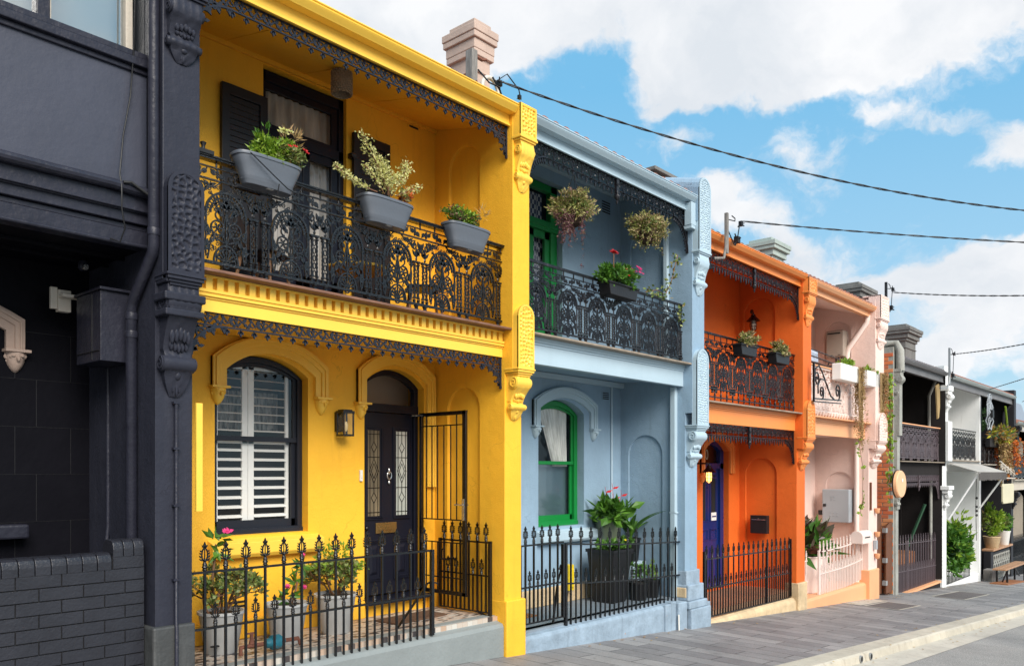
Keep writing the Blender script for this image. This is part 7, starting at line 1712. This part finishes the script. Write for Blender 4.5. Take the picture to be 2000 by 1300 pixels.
m = M(); m.lathe([(.36, -.06), (.38, -.04), (.38, .04), (.36, .06)], (22.25, 6.5, -.30), 28, 'y', 1.05, .92); build(m, 'disc', 'sign_peach', o, smooth=40)
m = M(); m.lathe([(.05, -.07), (.045, -.074)], (22.28, 6.5, -.20), 14, 'y'); build(m, 'centre_boss', 'shutter_white', o)
m = M(); m.lathe([(.385, .03), (.385, .065), (.30, .065)], (22.25, 6.5, -.30), 28, 'y', 1.05, .92, cap=False); build(m, 'rim', 'black_iron', o)
m = M(); m.tube([(22.3, 6.54, .0), (23.5, 6.9, .05)], .03, 6); build(m, 'arm', 'black_iron', o)
o = thing('hanging_sign', 'small cream sign hanging from a scrolled bracket on black house', 'sign', (34.5, 6.0, -.5))
m = M(); m.prism([(-1.0, -.28), (-.9, -.36), (.9, -.36), (1.0, -.28), (1.0, .28), (.9, .36), (-.9, .36), (-1.0, .28)], lambda u, v, w: (35.0+u*.95, w, -.78+v), 6.40, 6.46); build(m, 'panel', 'sign_cream', o, bevel=.01)
m = Lace()
for k in range(5): m.c(spiral(-1.0+k*.5, .05+.06*(4-k), .16, .03, 0, 1.5, 12), .022)
m.c([(-1.3, -.1), (1.3, -.12)], .025); m.c([(-1.3, .5), (1.3, 0)], .025); m.c([(-.8, -.1), (-.8, -.36)], .015); m.c([(.8, -.1), (.8, -.36)], .015)
m.xf(lambda x, y, z: (35.0+x, 6.43+y, z-.10)); build(m, 'bracket', 'cream_render', o)
# bin, crate, boards
o = thing('wheelie_bin', 'green wheelie bin with yellow lid behind the dark house fence', 'bin', (24.3, 7.7, ZFD))
m = M(); m.prism([(-.28, 0), (.28, 0), (.34, 1.05), (-.34, 1.05)], lambda u, v, w: (24.4+u, w, ZFD+v), 7.4, 8.0); build(m, 'body', 'bin_green', o, bevel=.03)
m = M(); m.prism([(-.38, 0), (.40, 0), (.36, .10), (-.30, .14)], lambda u, v, w: (24.4+u, w, ZFD+1.05+v), 7.36, 8.04); build(m, 'lid', 'bin_yellow', o, bevel=.02)
for y in (7.42, 7.92):
    m = M(); m.lathe([(.10, 0), (.10, .05)], (24.68, y, ZFD+.10), 14, 'y'); build(m, 'wheel', 'black_iron', o)
m = M(); m.box(26.0, 27.6, 7.6, 8.1, ZFD, ZFD+.9); 
tag(build(m, 'wooden_chest', 'crate_wood', None, bevel=.02), 'brown wooden chest behind the dark house fence', 'chest')
m = M(); m.tube([(27.95, 7.4, -1.0), (27.9, 8.1, -2.9)], .05, 6); tag(build(m, 'green_pole', 'bin_green'), 'dark green pole leaning in the dark verandah recess', 'pole')
m = M(); m.prism([(0, 0), (.2, .1), (.28, 0), (.3, -.6), (.22, -.95), (.12, -1.0), (.08, -.6)], lambda u, v, w: (27.5+u*1.4, w, 2.65+v), 6.96, 7.0); tag(build(m, 'dry_fern', 'leaf_dry', None), 'dry orange frond hanging under the dark house gutter', 'dry frond')
# hedge shrub, plants at black house
o = thing('shrub', 'dense green shrub bulging over the white house fence', 'shrub', (30.2, 6.9, -3.6))
m = M(); m.tube([(30.2, 7.4, -3.6), (30.3, 7.3, -2.6), (30.2, 7.2, -2.0)], .06, 6); build(m, 'trunk', 'stem_brown', o)
build(bush((30.0, 7.1, -2.60), (1.45, .6, .95), 2000, .24, .12, 131, 70, .4, .32), 'crown', 'leaf_green', o); build(bush((30.0, 7.15, -2.65), (1.3, .5, .85), 900, .22, .11, 132, 50, .4, .32), 'crown', 'leaf_dark', o); build(bush((30.1, 7.0, -2.4), (1.75, .6, 1.15), 260, .26, .10, 135, 60, .7, .12), 'crown', 'leaf_lime', o)
o = thing('balcony_planting', 'autumn coloured succulents spilling over the black house balcony', 'planting', (36, 6.9, .9))
build(bush((36.2, 6.8, 1.35), (2.5, .35, .42), 1500, .20, .07, 141, 44, .2, .34), 'foliage', 'leaf_mixed', o); build(strands((36.8, 6.7, 1.2), 1.3, 36, 1.5, 30, .14, 142, .15), 'trailing_foliage', 'leaf_orange', o); build(strands((35.6, 6.65, 1.1), .25, 30, 1.7, 40, .10, 143, .1), 'dry_trail', 'leaf_dry', o)
m = M(); m.tube([(37.6, 6.9, 1.2), (37.4, 6.9, 2.0), (37.1, 6.9, 2.6)], .04, 6); build(m, 'stem', 'leaf_lime', o); m = M(); m.box(34.2, 38.2, 6.85, 7.0, .95, 1.25); build(m, 'box', 'planter_black', o)
o = thing('potted_tree', 'small dark leafed tree standing on the black balcony', 'tree', (35.2, 7.6, .3)); 
m = M(); m.tube([(35.2, 7.6, .3), (35.25, 7.6, 1.6)], .04, 6); build(m, 'trunk', 'stem_brown', o); build(bush((35.2, 7.6, 2.0), (.9, .5, .6), 700, .15, .06, 151, 30, .4), 'crown', 'leaf_dark', o)
for (x, y, zb, rt, hh, lab, pm, sd_, ext) in ((35.5, 7.05, -2.88, .30, .45, 'terracotta pot plant on the black wall capping', 'sandstone', 161, (.75, .3, .75)), (37.5, 7.05, -2.88, .26, .55, 'white pot plant on the black wall capping', 'shutter_white', 163, (.4, .25, .4))):
    o = potted('potted_plant', lab, 'potted plant', (x, y, zb), rt, rt*.75, hh, pm, 'pots on the black garden wall'); build(bush((x+.2, y, zb+hh+ext[2]*.7), ext, 420, .18, .09, sd_, 24, .5), 'foliage', 'leaf_lime' if sd_ == 161 else 'leaf_green', o)
o = thing('climbing_plant', 'leafy branch growing across the cream door of black house', 'plant', (35.3, 7.6, -1.5)); build(bush((35.8, 7.4, -1.9), (1.3, .3, .45), 520, .17, .07, 171, 26, .3), 'foliage', 'leaf_jade', o); build(bush((37.6, 7.1, -2.0), (.8, .25, .28), 260, .17, .07, 172, 16, .3), 'foliage', 'leaf_jade', o)
# bench
o = thing('bench', 'folding bench with wooden top and black legs on the footpath', 'bench', (34.9, 6.3, G(35, 6.3)))
zb = G(35, 6.3)
m = M()
for k in range(2): m.box(32.9, 36.9, 6.10+k*.22, 6.30+k*.22, -3.47, -3.42)
m.xf(lambda x, y, z: (x, y, z-.012*(x-35))); build(m, 'seat', 'bench_wood', o, bevel=.008)
for x in (33.3, 36.4):
    for y in (6.14, 6.46):
        m = M(); m.box(x, x+.08, y-.03, y+.03, G(x, y), -3.46); build(m, 'leg', 'black_iron', o)
m = M(); m.tube([(33.4, 6.3, -3.9), (34.4, 6.3, -3.5)], .03, 4); m.tube([(36.4, 6.3, -3.95), (35.4, 6.3, -3.5)], .03, 4); build(m, 'brace', 'black_iron', o)
m = M(); m.box(33.8, 34.4, 6.7, 7.0, G(34), G(34)+.42); tag(build(m, 'crate', 'post_wood', None, bevel=.02), 'grey timber crate on the footpath by white house corner', 'crate')
m = M(); m.box(32.4, 35.5, 5.95, 6.5, G(34, 6.2)+.0, G(34, 6.2)+.04, lambda x, y, z: (x, y, z-.0615*(x-34))); tag(build(m, 'timber_board', 'crate_wood', None), 'flat brown board lying under the bench', 'board')
o = thing('string_lights', 'dark string of fairy lights hanging on the white wall', 'string lights', (32.4, 6.98, 0)); m = M(); m.tube([(32.5, 6.93, -.1), (32.35, 6.92, -1.2), (32.45, 6.92, -2.4)], .012, 4)
for z in (-.9, -1.2, -1.35, -1.5): m.ell((32.38, 6.9, z), (.05, .05, .05), 6, 4)
build(m, 'cord', 'cable_black', o)
# ---------------------------------------------------------------- service wires and their posts
POLE = Vector((17.2, 1.0, 0))
o = thing('utility_pole', 'timber power pole across the road where the wires meet', 'pole', (17.2, 1.0, G(17.2, 1)-.1))
m = M(); m.lathe([(.17, G(17.2, 1)-.1), (.13, 6.2)], (17.2, 1.0, 0), 12); build(m, 'pole', 'post_wood', o, smooth=50)
for z in (4.25, 3.75, 2.95, 2.35, 1.9):
    m = M(); m.box(16.5, 17.9, .95, 1.05, z-.05, z+.05); build(m, 'crossarm', 'post_wood', o)
GWi = 'service wires running to the street'
def wire(label, a, b, sag=.15, r=.010):
    m = M(); a, b = Vector(a), Vector(b); n = 40
    for ph in (0, pi):
        P = []
        for i in range(n*3+1):
            t = i/(n*3); p = a.lerp(b, t); p.z -= 4*sag*t*(1-t); L = (b-a).length*t
            P.append(p+Vector((0, cos(L*9+ph)*.009, sin(L*9+ph)*.009)))
        m.tube(P, r*.8, 5)
    tag(build(m, 'service_wire', 'cable_black', None, smooth=60), label, 'wire', GWi)

# leaves blown along the kerb and the house walls
m = M(); R = random.Random(88)
for k in range(150):
    x = R.uniform(8.5, 34); y = (yk(x)+R.choice((-.40, -.45, .05))+R.gauss(0, .10)) if R.random() < .6 else 6.9-abs(R.gauss(0, .12))
    dz = KD+.012 if y < yk(x)-.34 else .014
    if yk(x)-.36 < y < yk(x)+.0: dz = .014
    a = R.uniform(0, 6.28); m.leaf((x, y, G(x, y)+dz), (cos(a), sin(a), .05), (0, 0, 1), R.uniform(.04, .09), .035)
tag(build(m, 'leaf_litter', 'leaf_dry'), 'scattered dry leaves on the footpath and in the gutter', 'leaf litter', None, 'stuff')
wire('longest service wire, running down from the pale pink chimney', (7.50, 6.90, 4.87), (17.2, 1.0, 4.2), .42)
wire('service wire starting from the grey post above the orange gutter', (13.95, 6.8, 4.58), (17.2, 1.0, 3.7), .06)
wire('service wire starting from the black post on the pink house corner', (22.7, 6.8, 4.72), (17.2, 1.0, 3.0), .09)
wire('service wire starting from the grey post above the dark house gutter', (28.4, 6.8, 3.70), (17.2, 1.0, 2.6), .09)
wire('service wire starting from the tangle of cables on the white house corner', (33.9, 6.8, 3.03), (17.2, 1.0, 2.3), .03)
wire('farthest service wire, low beside the distant building', (40.5, 6.9, 3.0), (17.2, 1.0, 2.75), .10)
def knot(o, x, y, z, s=.05, seed=1, nm='connector'):
    R = random.Random(seed); m = M(); m.box(x-s*.6, x+s*.6, y-s*.5, y+s*.5, z-s*.7, z+s*.7)
    for k in range(5): d = rdir(R, 0); m.tube([(x, y, z), (x+d.x*s*1.6, y+d.y*s, z+d.z*s*1.6)], s*.16, 4)
    build(m, nm, 'cable_black', o)
# yellow roof mast: weathered post, goose-neck pipe
o = thing('service_mast', 'weathered timber stub with white goose neck pipe on yellow roof', 'service mast', (7.5, 7.3, 4.6), 'service masts at the gutters')
m = M(); m.box(7.36, 7.46, 7.20, 7.32, 4.5, 5.33); build(m, 'post', 'post_wood', o, bevel=.008)
m = M(); m.tube([(7.46, 7.24, 5.27), (7.56, 7.22, 5.25), (7.62, 7.20, 5.27)], .02, 6); m.ell((7.44, 7.22, 4.92), (.03, .03, .05), 6, 4); build(m, 'hook', 'rust', o)
m = M(); m.tube([(7.46, 7.15, 4.6)]+[(7.64-.15*cos(t*pi/8), 7.15, 4.88+.15*sin(t*pi/8)) for t in range(0, 9)]+[(7.79, 7.15, 4.72)], .028, 8); build(m, 'goose_neck', 'pvc', o, smooth=60)
m = M(); m.tube([(7.50, 6.9, 4.87), (7.66, 6.88, 5.00), (7.85, 6.85, 4.86), (7.88, 6.84, 4.74)], .008, 4); m.tube([(7.52, 7.0, 4.95), (7.60, 6.95, 4.80), (7.66, 6.92, 4.62)], .012, 4); m.tube([(7.36, 7.1, 5.02), (7.46, 7.0, 4.86), (7.55, 6.9, 4.80)], .010, 4); build(m, 'cable', 'cable_black', o)
knot(o, 7.56, 6.92, 4.86, .05, 2); knot(o, 7.78, 6.78, 4.72, .035, 4)
o = thing('tv_antenna', 'small black antenna rising behind the yellow gutter', 'antenna', (6.9, 8.5, 4.9)); m = M(); m.tube([(7.95, 8.2, 4.8), (7.95, 8.2, 5.56)], .012, 4); m.tube([(7.70, 8.2, 5.52), (8.20, 8.2, 5.46)], .012, 4)
for k in range(6): m.tube([(7.73+k*.06, 8.2, 5.46), (7.73+k*.06, 8.2, 5.60)], .008, 4)
build(m, 'elements', 'cable_black', o)
def mast(label, x, y, z, h, mat, seed, x2=.25):
    o = thing('service_mast', label, 'service mast', (x, y, z-.5), 'service masts at the gutters')
    m = M(); m.tube([(x-x2*1.3, y+.1, z-.42), (x-x2*.5, y, z-.40), (x-.03, y, z-.2), (x, y, z+.05), (x, y, z+h)], .026, 8); m.box(x-.028, x+.028, y-.028, y+.028, z-.30, z+h); build(m, 'post', mat, o, smooth=40)
    m = M(); m.tube([(x+.03, y, z+h*.75), (x+.28, y-.02, z+h*.80), (x+.32, y, z+h*.95), (x+.2, y, z+h)], .010, 4); m.tube([(x+.05, y, z+h*.3), (x+.25, y-.02, z-.1), (x+.4, y, z), (x+.5, y, z+h*.8)], .010, 4); build(m, 'cable', 'cable_black', o)
    knot(o, x+.40, y, z+h*.05, .08, seed); knot(o, x+.55, y, z+h*.85, .06, seed+3)
mast('grey service post at the orange gutter beside the blue pillar', 13.12, 6.66, 4.10, .40, 'post_wood', 5, .2)
mast('black service post on top of the pink house pillar', 21.85, 6.70, 4.20, .62, 'cable_black', 8, .1)
mast('grey service post at the dark house gutter', 27.6, 6.62, 2.95, .85, 'galv', 11, .5)
mast('grey service post at the cream house gutter', 39.8, 6.62, 2.15, .7, 'galv', 15, .4)
o = thing('cable_tangle', 'tangle of grey and blue cables at the white house corner', 'cables', (33.5, 6.75, 2.3)); m = M(); R = random.Random(77)
for k in range(9): cx, cz, r = 33.4+R.uniform(-.2, .2), 2.25+R.uniform(-.3, .3), R.uniform(.25, .5); m.tube([(cx+r*.6*cos(t*pi/9), 6.7+R.uniform(-.03, .03), cz+r*sin(t*pi/9)) for t in range(18)], .02, 4, closed=True)
build(m, 'loop', 'steel_grey', o); knot(o, 33.5, 6.7, 2.1, .2, 3)
# roof clutter on the pink house: grey ridge wall with conduit, broken parapets beyond
m = M(); m.tube([(17.6, 9.3, 5.75), (17.6, 8.2, 5.4), (17.6, 7.6, 5.0)], .2, 8); m.box(17.4, 17.8, 7.6, 9.3, 4.2, 5.4)
